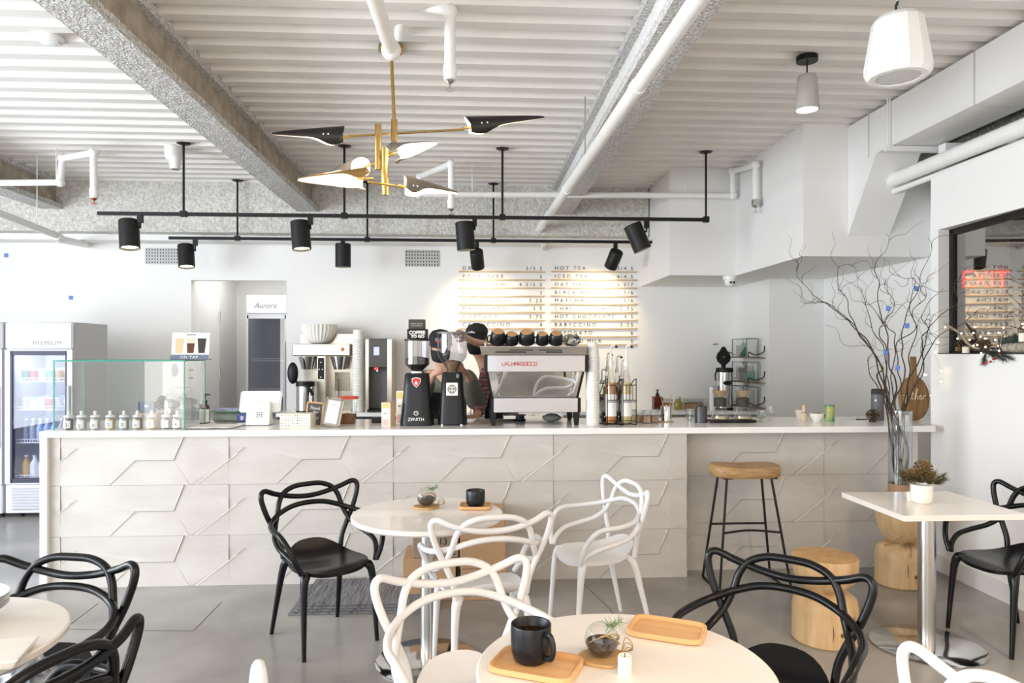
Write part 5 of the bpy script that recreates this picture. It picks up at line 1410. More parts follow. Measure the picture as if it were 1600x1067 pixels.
MB().rbox(-.04, .04, 0, .05, 0, .042, .004).build('block', black, t, smooth=0); MB().box(-.03, .03, .01, .04, .042, .044).build('top_pad', graym, t, smooth=0)

# grinders
gbody = mat('grinder_black', (.010, .011, .013), .38, spec=.4, nscale=8, namt=.2)
def grinder_body(t, w0, w1, h, dp, flare=.012):
    hw0, hw1 = w0 / 2, w1 / 2
    rows = [(hw0, 0), (hw0, .03), (hw0 * .97, .05), (hw0 * .90, h * .35), (hw1 * 1.07, h * .75), (hw1, h * .97), (hw1 * .9, h)]
    return MB().lathe([(0, 0)] + rows + [(0, h)], (0, dp / 2, 0), 32, sq=4.5)
Yg = 5.16
g1 = thing('coffee_grinder', cpt(650, Yg), 'black coffee grinder with a red crest and dark box on its hopper', 'grinder')
zb_ = zr(583, Yg) - CT; zh = zr(532, Yg) - CT
grinder_body(g1, S(52, Yg), S(38, Yg), zb_, .24).build('body', gbody, g1, smooth=40)
cy = .12
hr = S(19.5, Yg)
MB().lathe([(hr * .45, zb_), (hr * .5, zb_ + .02), (hr, zb_ + .065), (hr, zh)], (0, cy, 0), 28).build('hopper', smoke, g1)
MB().lathe([(0, zb_), (hr * .42, zb_), (hr * .46, zb_ + .022), (hr * .94, zb_ + .066), (hr * .94, zb_ + .11), (0, zb_ + .125)], (0, cy, 0), 24).build('beans', coffee, g1)
MB().lathe([(0, zh), (hr * 1.06, zh), (hr * 1.06, zh + .012), (0, zh + .012)], (0, cy, 0), 28).build('hopper_lid', black, g1)
MB().lathe([(hr * .5, zb_ - .004), (hr * .62, zb_ - .004), (hr * .62, zb_ + .012), (hr * .5, zb_ + .012)], (0, cy, 0), 24).build('collar', chrome, g1)
fy = lambda z: -.0
def crest(parent, x, z, s, m, y):
    pts = [(-s * .5, s * .42), (-s * .25, s * .5), (0, s * .55), (s * .25, s * .5), (s * .5, s * .42), (s * .48, 0), (s * .28, -s * .35), (0, -s * .6), (-s * .28, -s * .35), (-s * .48, 0)]
    MB().prism(pts, lambda a, b: (x + a, y, z + b), lambda a, b: (x + a, y - .002, z + b)).build('crest', m, parent, smooth=0)
def bfront(w0, w1, h, dp, z):  # y of the front face at height z
    hw0, hw1 = w0 / 2, w1 / 2; s = z / h
    r = hw0 * .97 + (hw0 * .90 - hw0 * .97) * min(1, s / .35) if s < .35 else hw0 * .9 + (hw1 * 1.07 - hw0 * .9) * (s - .35) / .4 if s < .75 else hw1 * 1.07 + (hw1 - hw1 * 1.07) * (s - .75) / .22
    return dp / 2 - r
W0, W1, DP = S(52, Yg), S(38, Yg), .24
zc_ = zr(597, Yg) - CT; yq = bfront(W0, W1, zb_, DP, zc_)
crest(g1, 0, zc_, .066, inkw, yq - .003); crest(g1, 0, zc_, .056, inkr, yq - .0055)
MB().ball((0, yq - .008, zc_ - .006), .010, 8, (1, .3, 1.3)).build('crest_drop', inkw, g1)
zl_ = zr(657, Yg) - CT; yq = bfront(W0, W1, zb_, DP, zl_) - .004
text('lettering', 'ZENITH', inkw, g1, (0, yq, zl_), .034, align='CENTER', rot=(pi / 2 - .06, 0, 0))
text('lettering', 'BY ARPEGGIO', inkw, g1, (0, yq - .001, zl_ - .014), .012, align='CENTER', rot=(pi / 2 - .06, 0, 0))
zo = zr(645, Yg) - CT
MB().tube([(.015 * math.cos(a), bfront(W0, W1, zb_, DP, zo) - .003, zo + .015 * math.sin(a)) for a in [2 * pi * k / 20 for k in range(20)]], .0025, 6, closed=True).build('round_logo', inkw, g1)
MB().tube([(0, bfront(W0, W1, zb_, DP, zo) - .003, zo + .008), (0, bfront(W0, W1, zb_, DP, zo) - .003, zo), (.006, bfront(W0, W1, zb_, DP, zo) - .003, zo)], .002, 6).build('round_logo', inkw, g1)
# boxes standing on the hopper
t = thing('dark_carton', (X(651, Yg) - .0, Yg + .04, CT + zh + .013), 'black carton with white lettering balanced on the grinder hopper', 'box')
hb = zr(517, Yg) - zr(532, Yg)
MB().box(-S(15.5, Yg), S(15.5, Yg), 0, .14, 0, hb).build('carton', black, t, smooth=0, bevel=.002)
text('lettering', 'COFFEE', inkw, t, (0, -.001, .034), .034, align='CENTER', offset=.0012); text('lettering', 'TO GO', inkw, t, (.004, -.001, .008), .03, align='CENTER', offset=.0012)
MB().box(-S(15.5, Yg), S(15.5, Yg), -.001, .14, hb, hb + .001).build('top_edge', dkp, t, smooth=0)
t2 = thing('dark_carton', (X(650, Yg), Yg + .05, CT + zh + .013 + hb + .002), 'smaller charcoal carton on top of the black one', 'box')
MB().box(-S(12.5, Yg), S(12.5, Yg), 0, .11, 0, S(15, Yg)).build('carton', mat('charcoal_card', (.06, .055, .05), .7, nscale=8, namt=.1), t2, smooth=0, bevel=.002)
text('lettering', 'SINGLE ORIGIN', lgray, t2, (0, -.001, .035), .013, align='CENTER'); text('lettering', 'WHOLE BEANS', lgray, t2, (0, -.001, .02), .012, align='CENTER')
# second grinder
g2 = thing('coffee_grinder', cpt(706, Yg), 'black coffee grinder with a round metal badge and wide clear hopper', 'grinder')
zb2 = zr(582, Yg) - CT; zt2 = zr(521, Yg) - CT
W0, W1 = S(42, Yg), S(32, Yg)
MB().lathe([(0, .008), (W0 / 2, .008), (W0 / 2 * .97, .05), (W0 / 2 * .88, zb2 * .5), (W1 / 2, zb2 * .97), (W1 / 2 * .9, zb2), (0, zb2)], (0, .12, 0), 32, sq=5).build('body', gbody, g2, smooth=40)
MB().lathe([(0, 0.004), (W0 / 2 * 1.12, .004), (W0 / 2 * 1.12, .05), (W0 / 2 * .95, .12), (W0 * .40, zb2 * .9), (0, zb2 * .9)], (0, .20, 0), 32, sq=5).build('rear_housing', gbody, g2, smooth=40)
for x in (-W0 * .36, W0 * .36): MB().lathe([(0, 0), (.012, 0), (.012, .012), (0, .012)], (x, .05, 0), 12).build('foot', chrome, g2)
hr = S(23.5, Yg); hz = zr(562, Yg) - CT
MB().lathe([(hr * .36, zb2), (hr * .36, zb2 + .02), (hr * .95, hz + .02), (hr, hz + .05), (hr, zt2)], (0, .12, 0), 32).build('hopper', smoke, g2)
MB().lathe([(0, zb2 + .005), (hr * .33, zb2 + .005), (hr * .33, zb2 + .02), (hr * .6, hz - .015), (0, hz + .0)], (0, .12, 0), 24).build('beans', mat('amber_beans', (.42, .26, .12), .7, nscale=60, namt=.5), g2)
MB().lathe([(0, zt2), (hr * 1.05, zt2), (hr * 1.05, zt2 + .014), (0, zt2 + .014)], (0, .12, 0), 32).build('hopper_lid', graym, g2)
zq = zr(608, Yg) - CT; yq = .12 - (W0 * .5 + (W1 - W0) * .5 * (zq / zb2)) - .004
bg = MB().box(-S(9, Yg), S(9, Yg), yq, yq + .004, zq - S(10, Yg), zq + S(10, Yg)).build('badge', mat('badge_silver', (.62, .62, .60), .3, .8, nscale=9, namt=.1), g2, smooth=0)
MB().lathe([(0, 0), (.034, 0), (.034, .001), (0, .001)], (0, yq - .0005, zq), 28, ax=(0, -1, 0)).build('badge_disc', mat('badge_dark', (.25, .24, .22), .5, nscale=9, namt=.1), bg)
text('badge_lettering', 'MM', mat('badge_light', (.75, .75, .73), .4, nscale=9, namt=.1), bg, (0, yq - .0018, zq + .002), .030, align='CENTER', offset=.001); text('badge_lettering', 'MM', MT['badge_light'], bg, (0, yq - .0018, zq - .023), .030, align='CENTER', offset=.001)
MB().box(.03, .052, yq + .004, yq + .01, zb2 - .04, zb2 - .012).build('switch', graym, g2, smooth=0)

# espresso machine
Ye = 5.12
zz = lambda r: zr(r, Ye)
em = thing('espresso_machine', (X(835, Ye), Ye, CT), 'two-tone steel espresso machine with red lettering on the counter', 'espresso machine')
xl, xr_ = X(757, Ye), X(920, Ye)
z_l0, z_l1 = zz(668), zz(646); 
tr = MB()
tx0, tx1 = X(752, Ye), X(917, Ye)
tr.hexa([(tx0 + .01, Ye, zz(555)), (tx1, Ye, zz(555)), (tx1, Ye + .5, zz(555)), (tx0 + .01, Ye + .5, zz(555)), (tx0 - .008, Ye - .02, zz(541)), (tx1, Ye - .02, zz(541)), (tx1, Ye + .5, zz(541)), (tx0 - .008, Ye + .5, zz(541))])
tr.build('cup_tray', steel, em, world=True, smooth=0, bevel=.004)
sl = MB()
for a, b, r in ((796, 833, 547), (842, 878, 547), (774, 822, 550.5), (853, 878, 550.5)):
    sl.box(X(a, Ye), X(b, Ye), Ye - .014, Ye - .004, zz(r) - .003, zz(r) + .003)
sl.build('slots', inkb, em, world=True, smooth=0)
rl_ = MB(); rl_.tube([(tx0 + .03, Ye + .01, zz(541)), (tx0 + .03, Ye + .01, zz(536)), (tx0 + .03, Ye + .45, zz(536)), (tx1 - .02, Ye + .45, zz(536)), (tx1 - .02, Ye + .2, zz(541))], .005, 6)
rl_.build('rail', steel, em, world=True)
MB().box(xl + .012, xr_ - .025, Ye, Ye + .46, zz(581), zz(555)).build('upper_panel', panelw, em, world=True, smooth=0, bevel=.004)
for x in (xl, xr_ - .025): MB().box(x, x + .022, Ye - .006, Ye + .47, zz(581), zz(555)).build('end_cap', black, em, world=True, smooth=0)
xm0, xm1 = X(763, Ye), X(908, Ye); xb0, xb1 = X(771, Ye), X(902, Ye)
yb = Ye + .06
MB().hexa([(xb0, yb, zz(622)), (xb1, yb, zz(622)), (xb1, Ye + .3, zz(622)), (xb0, Ye + .3, zz(622)), (xm0, Ye + .012, zz(581)), (xm1 + .01, Ye + .012, zz(581)), (xm1, Ye + .3, zz(581)), (xm0, Ye + .3, zz(581))]).build('mirror_panel', mirror, em, world=True, smooth=0)
for s, xa, xb in ((-1, xm0 - .014, xb0 - .014), (1, xm1 + .012, xb1 + .002)):
    MB().hexa([(xb, yb - .006, zz(623)), (xb + .014, yb - .006, zz(623)), (xb + .014, Ye + .42, zz(623)), (xb, Ye + .42, zz(623)), (xa, Ye + .004, zz(581)), (xa + .014, Ye + .004, zz(581)), (xa + .014, Ye + .42, zz(581)), (xa, Ye + .42, zz(581))]).build('side_frame', black, em, world=True, smooth=0)
MB().box(xb0 + .0, xb1 + .01, Ye + .03, Ye + .46, zz(645), zz(622.5)).build('lower_panel', panelw, em, world=True, smooth=0, bevel=.003)
MB().box(xb0 - .016, xb0 - .0005, Ye + .025, Ye + .46, zz(645), zz(622.5)).build('end_cap', black, em, world=True, smooth=0); MB().box(xb1 + .0105, xb1 + .03, Ye + .025, Ye + .46, zz(645), zz(622.5)).build('end_cap', black, em, world=True, smooth=0)
for xa in (X(771, Ye), X(902, Ye)):
    for yy in (Ye + .03, Ye + .40):
        MB().hexa([(xa - .014, yy, CT + .001), (xa + .014, yy, CT + .001), (xa + .014, yy + .04, CT + .001), (xa - .014, yy + .04, CT + .001), (xa - .024, yy, zz(645)), (xa + .024, yy, zz(645)), (xa + .024, yy + .05, zz(645)), (xa - .024, yy + .05, zz(645))]).build('leg', black, em, world=True, smooth=0)
MB().box(X(790, Ye), X(890, Ye), Ye + .34, Ye + .55, CT + .02, CT + .045).build('drip_tray', steel, em, world=True, smooth=0)
for px in (808, 866):
    MB().tube(cr([(X(px, Ye), Ye + .46, zz(620)), (X(px, Ye), Ye + .52, zz(612)), (X(px, Ye), Ye + .56, zz(630)), (X(px + 2, Ye), Ye + .57, zz(652))], 5), .006, 6).build('steam_wand', chrome, em, world=True)
# angular red lettering built from strokes (each letter its own path)
def seg_letters(word, x, y, z, h, w_, gap, m, parent):
    L = {'L': [[(0, 1), (0, 0), (1, 0)]], 'A': [[(0, 0), (0, 1), (1, 1), (1, 0)], [(0, .45), (1, .45)]], '_': [[(0, 0), (1, 0)]], 'M': [[(0, 0), (0, 1), (.5, .4), (1, 1), (1, 0)]],
         'R': [[(0, 0), (0, 1), (1, 1), (1, .5), (0, .5), (1, 0)]], 'Z': [[(0, 1), (1, 1), (0, 0), (1, 0)]], 'O': [[(0, 0), (0, 1), (1, 1), (1, 0), (0, 0)]], 'C': [[(1, 1), (0, 1), (0, 0), (1, 0)]]}
    for ch_ in word:
        mb = MB()
        for pth in L[ch_]: mb.tube([(x + a * w_, y, z + b * h) for a, b in pth], .0027, 5)
        mb.build('lettering', m, parent, world=True)
        x += w_ + gap
w_ = (X(839, Ye) - X(784, Ye)) / 11 * .80; gp = w_ * .25
seg_letters('LA_MARZOCCO', X(784.5, Ye), Ye - .0045, zz(571), S(5.2, Ye), w_, gp, inkr, em)
# cups on the machine
def cupdown(px, Y, r, h, label, ang=0.0):
    t = thing('upturned_cup', (X(px, Y), Y, zz(541) + .001 + r * math.sin(.55)), label, 'cup', 'black cups upside down on the espresso machine')
    t.rotation_euler = (.55, 0, (r * 97) % .4 - .2)
    MB().lathe([(0, .004), (r * .9, .004), (r, 0), (r * 1.02, .006), (r, h * .55), (r * .9, h * .85), (r * .74, h), (0, h)], (0, 0, 0), 28).build('body', cupblk, t, smooth=50)
    MB().lathe([(0, h), (r * .72, h), (r * .70, h + .004), (r * .55, h + .004), (r * .5, h + .001), (0, h + .001)], (0, 0, 0), 28).build('clay_base', cuptan, t)
    MB().tube(cr([(-r * .96 * math.cos(ang), -r * .9 * math.sin(ang), h * .75), (-r * 1.45 * math.cos(ang), -r * 1.4 * math.sin(ang), h * .7), (-r * 1.4 * math.cos(ang), -r * 1.4 * math.sin(ang), h * .25), (-r * .98 * math.cos(ang), -r * .95 * math.sin(ang), h * .2)], 5), .005, 7).build('handle', cupblk, t)
    return t
for i, (px, r, h, l) in enumerate(((777, 12.0, 17, 'first'), (799, 11.0, 13, 'second'), (823, 12.5, 16, 'middle'), (847, 10, 14, 'fourth'), (868, 11.0, 14.5, 'rightmost'))):
    Yc_ = Ye + .10
    cupdown(px, Yc_, S(r, Yc_), S(h, Yc_) + .012, '%s of five upturned black cups with tan bases on the machine, from the left' % l if l not in ('rightmost', 'middle') else '%s of five upturned black cups with tan bases on the machine' % l, .3)
t = thing('foil_bag', (X(893, Ye + .14), Ye + .14, zz(541) + .001), 'crumpled silver foil bag lying on top of the espresso machine', 'bag')
foil = mat('crumpled_foil', (.70, .68, .64), .22, .9, nscale=40, col2=(.35, .32, .28), bump=.8, bscale=40)
mb = MB().ball((0, 0, .045), .062, 16, (1.1, .8, .72)); mb.v = [p + Vector((noise.noise(p * 45), noise.noise(p * 45 + Vector((3, 0, 0))), noise.noise(p * 45 + Vector((0, 7, 0))))) * .017 for p in mb.v]; mb.v = [Vector((p.x, p.y, max(.001, p.z))) for p in mb.v]
mb.build('bag', foil, t, smooth=20)
MB().box(.01, .05, -.05, -.045, .05, .075).build('seal', navy, t, smooth=0)
# small black knock cup under machine & grey cloth
t = thing('black_saucer', (X(812, 5.5), 5.5, CT), 'small black dish under the espresso machine', 'dish')
MB().lathe([(0, 0), (.045, 0), (.055, .03), (.05, .05), (.045, .045), (0, .02)], (0, 0, 0), 20).build('bowl', black, t); MB().cyl((.05, 0, .035), (.12, .02, .04), .009, n=8).build('handle', black, t)
t = thing('grey_cloth', (X(862, 5.45), 5.45, CT), 'crumpled dark grey cloth under the espresso machine', 'cloth')
mb = MB().ball((0, 0, .03), .06, 14, (1.2, .9, .55)); mb.v = [p + Vector((noise.noise(p * 40), noise.noise(p * 40 + Vector((3, 0, 0))), 0)) * .015 for p in mb.v]; mb.v = [Vector((p.x, p.y, max(.001, p.z))) for p in mb.v]
mb.build('cloth', graym, t, smooth=40)

# stacks of paper cups
def cupstack(px, Y, z0, z1, r, label, m, n, logo=False, taper=.96):
    t = thing('paper_cup_stack', (X(px, Y), Y, z0), label, 'cups')
    H = z1 - z0; hcup = .11; step = (H - hcup) / (n - 1)
    for i in range(n):
        z = i * step
        # upside down: rim at the bottom
        MB().lathe([(r, z), (r * 1.06, z + .002), (r * 1.06, z + .008), (r, z + .010), (r * .80, z + hcup - .002), (r * .76, z + hcup), (0, z + hcup)], (0, 0, 0), 22).build('paper_cup', m, t, smooth=40)
    return t
wcup = mat('white_paper_cup', (.80, .79, .76), .6, nscale=6, namt=.03)
Ycs = 5.18
cupstack(926, Ycs, CT, zr(536, Ycs), S(10.5, Ycs), 'tall stack of upturned white paper cups right of the espresso machine', wcup, 28)

# syrup rack and bottles
Yx = 5.10
rk = thing('wire_bottle_rack', cpt(967, Yx), 'black wire rack holding the syrup bottles', 'rack')
zt_ = zr(600, Yx); zt2_ = zr(593, Yx); zm_ = zr(626, Yx); zb_ = CT + .006
xs = [X(949, Yx), X(971, Yx), X(973.5, Yx), X(994, Yx)]
m = MB(); D = .30
for x in xs:
    xb_ = x - .06
    m.tube(cr([(x, Yx, zb_), (x, Yx, zt_), (x, Yx + .01, zt2_), (x - .015, Yx + .05, zt2_ - .02), (x - .035, Yx + .12, zt_ - .08), (xb_, Yx + D, zt_ - .17)], 4), .0035, 6)
    m.tube([(x, Yx, zb_), (xb_, Yx + D, zb_)], .0035, 6); m.tube([(xb_, Yx + D, zb_), (xb_, Yx + D, zt_ + .05)], .0035, 6)
for a, b in ((0, 1), (2, 3)):
    for z in (zt_ - .01, zm_, zm_ - .012, zb_ + .03):
        m.tube([(xs[a], Yx, z), (xs[b], Yx, z)], .003, 6); m.tube([(xs[a] - .06, Yx + D, z), (xs[b] - .06, Yx + D, z)], .003, 6)
    for k in range(1, 4):
        x = xs[a] + (xs[b] - xs[a]) * k / 4; m.tube([(x, Yx, zm_), (x, Yx, zt_ - .01)], .0025, 5)
m.build('wire_frame', black, rk, world=True)
t = thing('black_drawer_tray', (X(960, 5.25), 5.24, CT + .014), 'black glossy tray with small drawers behind the wire rack', 'tray')
MB().rbox(-.10, .075, 0, .16, 0, .075, .006).build('body', mat('gloss_black', (.015, .015, .015), .12, nscale=8, namt=.2), t, smooth=30)
for x in (-.075, -.025, .03): MB().ball((x, -.006, .04), .008, 8).build('knob', chrome, t)
syr = [('amber', (.60, .22, .03)), ('pale yellow', (.70, .55, .22)), ('dark red', (.30, .06, .04)), ('clear', (.75, .73, .68)), ('brown', (.25, .11, .05)), ('peach', (.75, .42, .22))]
def syrup(px, Y, ztop, ci, label, z0=CT + .012, r=None):
    r = r or S(8.5, Y)
    t = thing('syrup_bottle', (X(px, Y), Y, z0), label, 'bottle', 'syrup bottles in the wire rack')
    H = ztop - z0; hb = H * .60
    MB().lathe([(0, 0), (r * .95, 0), (r, .006), (r, hb * .80), (r * .85, hb * .90), (r * .40, hb * 1.12), (r * .38, hb * 1.26), (0, hb * 1.26)], (0, 0, 0), 24).build('bottle', thin_glass('bottle_glass', (.93, .93, .90), .08, .4), t)
    MB().lathe([(0, .006), (r * .9, .006), (r * .92, hb * .86), (0, hb * .86)], (0, 0, 0), 20).build('syrup', mat('syrup_%d' % ci, syr[ci][1], .2, nscale=5, namt=.1), t)
    vs = [((r + .001) * math.sin(a), -(r + .001) * math.cos(a), z) for z in (hb * .15, hb * .62) for a in [(-1.5 + 3.0 * k / 10) for k in range(11)]]
    MB().add(vs, [(k, k + 1, 12 + k, 11 + k) for k in range(10)]).build('label_sticker', paper, t, fixn=False)
    MB().lathe([(0, hb * 1.22), (r * .48, hb * 1.22), (r * .50, hb * 1.30), (r * .25, hb * 1.36), (r * .2, H * .96), (0, H * .96)], (0, 0, 0), 14).build('pump', wplast, t)
    MB().tube(cr([(0, 0, H * .97), (r * .3, -.005, H * 1.0), (r * .8, -.012, H * .985), (r * .95, -.014, H * .96)], 4), r * .17, 7).build('spout', wplast, t)
    MB().cyl((r * .8, -.014, H * .99), (r * 1.05, -.018, H * .965), r * .24, n=8).build('spout_cap', inkb, t)
    return t
syrup(954.5, 5.19, zr(539, 5.19), 0, 'amber syrup bottle with white pump, front left in the wire rack')
syrup(978.5, 5.19, zr(539, 5.19), 1, 'pale yellow syrup bottle with white pump, front right in the wire rack')
syrup(949, 5.42, zr(552, 5.42), 3, 'clear bottle with pump behind the amber syrup bottle', CT + .001, S(7, 5.4))
syrup(972, 5.44, zr(563, 5.44), 4, 'brown syrup bottle behind and between the two front bottles', CT + .001, S(7, 5.4))
syrup(940.5, 5.47, zr(577, 5.47), 5, 'short peach-coloured syrup bottle beside the white cup stack', CT + .001, S(6, 5.4))
syrup(964, 5.62, zr(556, 5.62), 2, 'dark red syrup bottle furthest back in the wire rack', CT + .001, S(7, 5.5))
# spice jars
for i, (px, Y, c, l) in enumerate(((987, 5.36, (.62, .50, .25), 'yellowish jar just right of the wire rack'), (999.5, 5.36, (.50, .32, .18), 'tan jar second in the row of small glass jars'), (1010, 5.28, (.42, .26, .18), 'rosy brown jar third in the row of small glass jars'), (1022.5, 5.30, (.28, .14, .08), 'dark brown jar next to the steel spoon cup'))):
    r = S(6.6, Y)
    t = thing('spice_jar', cpt(px, Y), l, 'jar', 'small spice jars on the counter')
    MB().lathe([(0, .003), (r * .92, .003), (r * .92, .055), (0, .055)], (0, 0, 0), 20, sq=4).build('filling', mat('spice_%d' % i, c, .8, nscale=70, namt=.3), t)
    MB().lathe([(0, 0), (r, 0), (r, .06), (r * .85, .072), (r * .85, .085)], (0, 0, 0), 20, sq=4).build('glass_body', glassc, t)
    MB().lathe([(0, .083), (r * .95, .083), (r * .95, .097), (0, .097)], (0, 0, 0), 18).build('lid', glassc if i % 2 else lgray, t)
# spoon cup with wooden sticks
Yv = 5.36
t = thing('steel_spoon_cup', cpt(1041, Yv), 'polished steel cup holding two wooden stirrers', 'cup')
r = S(9, Yv); h = S(25, Yv)
MB().lathe([(0, 0), (r * .98, 0), (r, .005), (r * .94, h * .5), (r, h), (r * .95, h), (r * .9, h * .5), (r * .93, .01), (0, .01)], (0, 0, 0), 30).build('cup', chrome, t)
MB().lathe([(0, -.0), (r * 1.3, 0.0), (r * 1.35, .005), (0, .004)], (0, 0, 0.0), 30).build('saucer', woodledge, t)
MB().tube([(-.005, 0, .02), (-.045, -.01, h + .085)], .004, 6, flat=.6).build('stirrer', woodt, t); MB().tube([(.0, .01, .02), (.045, 0, h + .095)], .004, 6, flat=.6).build('stirrer', woodt, t)
# water glass, canister
t = thing('water_glass', cpt(1078, 5.52), 'low clear glass tumbler left of the dark canister', 'glass')
r = S(6.5, 5.5); MB().lathe([(0, .004), (r * .9, .004), (r, .09), (r * .96, .09), (r * .86, .01), (0, .01)], (0, 0, 0), 22).build('glass', glassc, t); MB().lathe([(0, .011), (r * .82, .011), (r * .84, .03), (0, .03)], (0, 0, 0), 16).build('water', thin_glass('water', (.9, .93, .95), .15, .5), t)
t = thing('dark_canister', cpt(1095, 5.30), 'dark grey lidded canister on the counter', 'canister')
r = S(9.8, 5.3); h = S(25, 5.3)
can_m = mat('canister_graphite', (.07, .07, .075), .35, .5, nscale=8, namt=.1)
MB().lathe([(0, 0), (r, 0), (r, h), (r * .96, h + .006), (0, h + .006)], (0, 0, 0), 30).build('body', can_m, t)
MB().lathe([(0, h + .006), (r * .9, h + .007), (r * .5, h + .014), (.006, h + .016), (.005, h + .024), (.010, h + .030), (.008, h + .038), (0, h + .04)], (0, 0, 0), 24).build('lid', can_m, t)
# pour-over servers on scales
def pourover(px, Y, label, label2):
    s = thing('coffee_scale', cpt(px, Y + .0), label2, 'scale', 'black coffee scales on the counter')
    MB().rbox(-.085, .085, -.06, .07, .004, .022, .004).build('body', black, s); MB().box(-.075, .075, -.05, .06, .022, .0235).build('weighing_plate', mat('gloss_black', (.015, .015, .015), .12), s, smooth=0)
    for x in (-.07, .07): MB().cyl((x, -.045, 0), (x, -.045, .004), .006, n=8).build('foot', graym, s)
    t = thing('pour_over_server', (X(px, Y), Y + .005, CT + .0245), label, 'coffee maker', 'glass pour-over servers on scales')
    r = S(13.5, Y)
    MB().lathe([(0, .002), (r, .004), (r * 1.03, .012), (r * .82, .055), (r * .66, .095), (r * .64, .10)], (0, 0, 0), 28).build('carafe', glassc, t)
    MB().lathe([(0, .005), (r * .96, .006), (r * .98, .012), (r * .96, .018), (0, .018)], (0, 0, 0), 24).build('coffee', mat('pale_coffee', (.45, .32, .15), .2, nscale=6, namt=.1), t)
    MB().lathe([(r * .64, .098), (r * .72, .098), (r * .74, .16), (r * .60, .165)], (0, 0, 0), 28).build('sleeve', mat('dark_sleeve', (.045, .038, .032), .7, nscale=20, namt=.2), t)
    MB().lathe([(r * .45, .16), (r * .60, .165), (r * .95, .215), (r * .97, .22)], (0, 0, 0), 28).build('glass_cone', glassc, t)
    MB().lathe([(0, .165), (r * .48, .170), (r * .84, .213), (r * .86, .219), (r * .80, .213), (r * .3, .175)], (0, 0, 0), 24).build('paper_filter', mat('brown_filter', (.35, .25, .14), .8, nscale=20, namt=.15), t)
    return t
pourover(1125.5, 5.30, 'left pour-over server with brown filter on a scale', 'black scale under the left pour-over server')
pourover(1161, 5.30, 'right pour-over server with brown filter on a scale', 'black scale under the right pour-over server')
for i, (px, Y, l) in enumerate(((1189, 5.35, 'small printed glass cup right of the pour-over servers'), (1203, 5.45, 'taller stemmed glass cup right of the small printed one'))):
    t = thing('glass_cup', cpt(px, Y), l, 'glass', 'small glass cups by the pour-over servers'); r = S(7.5, Y); h = S(17 + 5 * i, Y)
    z0 = .0 if i == 0 else .02
    MB().lathe([(0, 0), (r * .6, 0), (r * .3, z0 * .9 + .002), (r * .5, z0 + .006), (r * .9, h * .6), (r * .95, h), (r * .9, h), (r * .82, h * .6), (0, z0 + .012)], (0, 0, 0), 24).build('glass', glassc, t)
    pr = MB()
    for k in range(5): pr.ball((r * .85 * math.sin(k * .5 - 1), -r * .9 * math.cos(k * .5 - 1), h * .4 + .006 * (k % 2)), .004, 6)
    pr.build('print', graym, t)
# matcha set
t = thing('matcha_whisk', cpt(1256, 5.36), 'bamboo matcha whisk standing on the right part of the counter', 'whisk')
MB().lathe([(0, 0), (.020, 0), (.026, .02), (.022, .055), (.012, .07), (0, .07)], (0, 0, 0), 26).build('tines', mat('bamboo_pale', (.74, .60, .42), .7, nscale=80, namt=.3), t)
MB().cyl((0, 0, .068), (0, 0, .125), .013, n=14).build('handle', mat('bamboo_handle', (.72, .52, .30), .5, nscale=10, namt=.1), t)
MB().tube([(.017 * math.cos(a), .017 * math.sin(a), .068) for a in [k * pi / 8 for k in range(16)]], .0015, 5, closed=True).build('thread', inkb, t)
t = thing('frosted_cup', cpt(1250, 5.50), 'frosted pink-white cup behind the matcha whisk', 'cup'); MB().lathe([(0, 0), (.028, 0), (.036, .07), (.033, .07), (.026, .006), (0, .006)], (0, 0, 0), 20).build('cup', mat('frosted_pink', (.78, .68, .64), .5, nscale=9, namt=.05), t); MB().lathe([(.0365, .066), (.038, .07), (.036, .073), (.033, .07)], (0, 0, 0), 20).build('rim', wplast, t)
t = thing('white_bowl_of_grains', cpt(1276, 5.36), 'small white bowl filled with grains', 'bowl')
r = S(12, 5.36); MB().lathe([(0, 0), (r * .5, 0), (r * .55, .006), (r * .95, .04), (r, .062), (r * .95, .062), (r * .85, .04), (0, .02)], (0, 0, 0), 28).build('bowl', dish, t)
MB().lathe([(r * .9, .055), (r * .5, .066), (0, .070)], (0, 0, 0), 20).build('grains', mat('grains', (.55, .42, .28), .9, nscale=120, namt=.6, bump=.8, bscale=150), t)
t = thing('green_tea_tin', cpt(1296, 5.33), 'green patterned tea tin on the right part of the counter', 'tin')
r = S(7.5, 5.33); h = S(26, 5.33); MB().lathe([(0, 0), (r, 0), (r, h), (0, h)], (0, 0, 0), 26).build('tin', mat('tin_green', (.03, .26, .18), .4, nscale=14, col2=(.45, .42, .10)), t)
MB().lathe([(r * .9, h), (r * 1.02, h - .004), (r * 1.02, h + .003), (0, h + .004)], (0, 0, 0), 26).build('lid', mat('lid_green', (.03, .20, .15), .35, nscale=10, namt=.1), t)
# right end : bottle, pine cone, pen, papers, board
Yw = 5.40
t = thing('grey_thermos', cpt(1371, Yw), 'dark grey flip-top bottle on the counter by the wall', 'bottle')
r = S(9.5, Yw); h = S(42, Yw)
MB().lathe([(0, 0), (r * .95, 0), (r, .006), (r, h), (0, h)], (0, 0, 0), 26).build('body', mat('thermos_grey', (.13, .135, .14), .4, nscale=9, namt=.1), t)
MB().lathe([(0, h), (r * .98, h), (r * .98, h + .035), (r * .8, h + .042), (0, h + .042)], (0, 0, 0), 26).build('cap', inkb, t)
MB().box(r * .5, r * 1.25, -.012, .012, h + .005, h + .038).build('spout', inkb, t, smooth=0)
for x, z in ((-.035, .16), (-.03, .07)): MB().ball((x, -r * .78, z), .010, 10, (1, .4, 1)).build('sticker', inkw, t)
t = thing('pine_cone', cpt(1363.5, 5.26), 'brown pine cone on the counter in front of the grey bottle', 'pine cone')
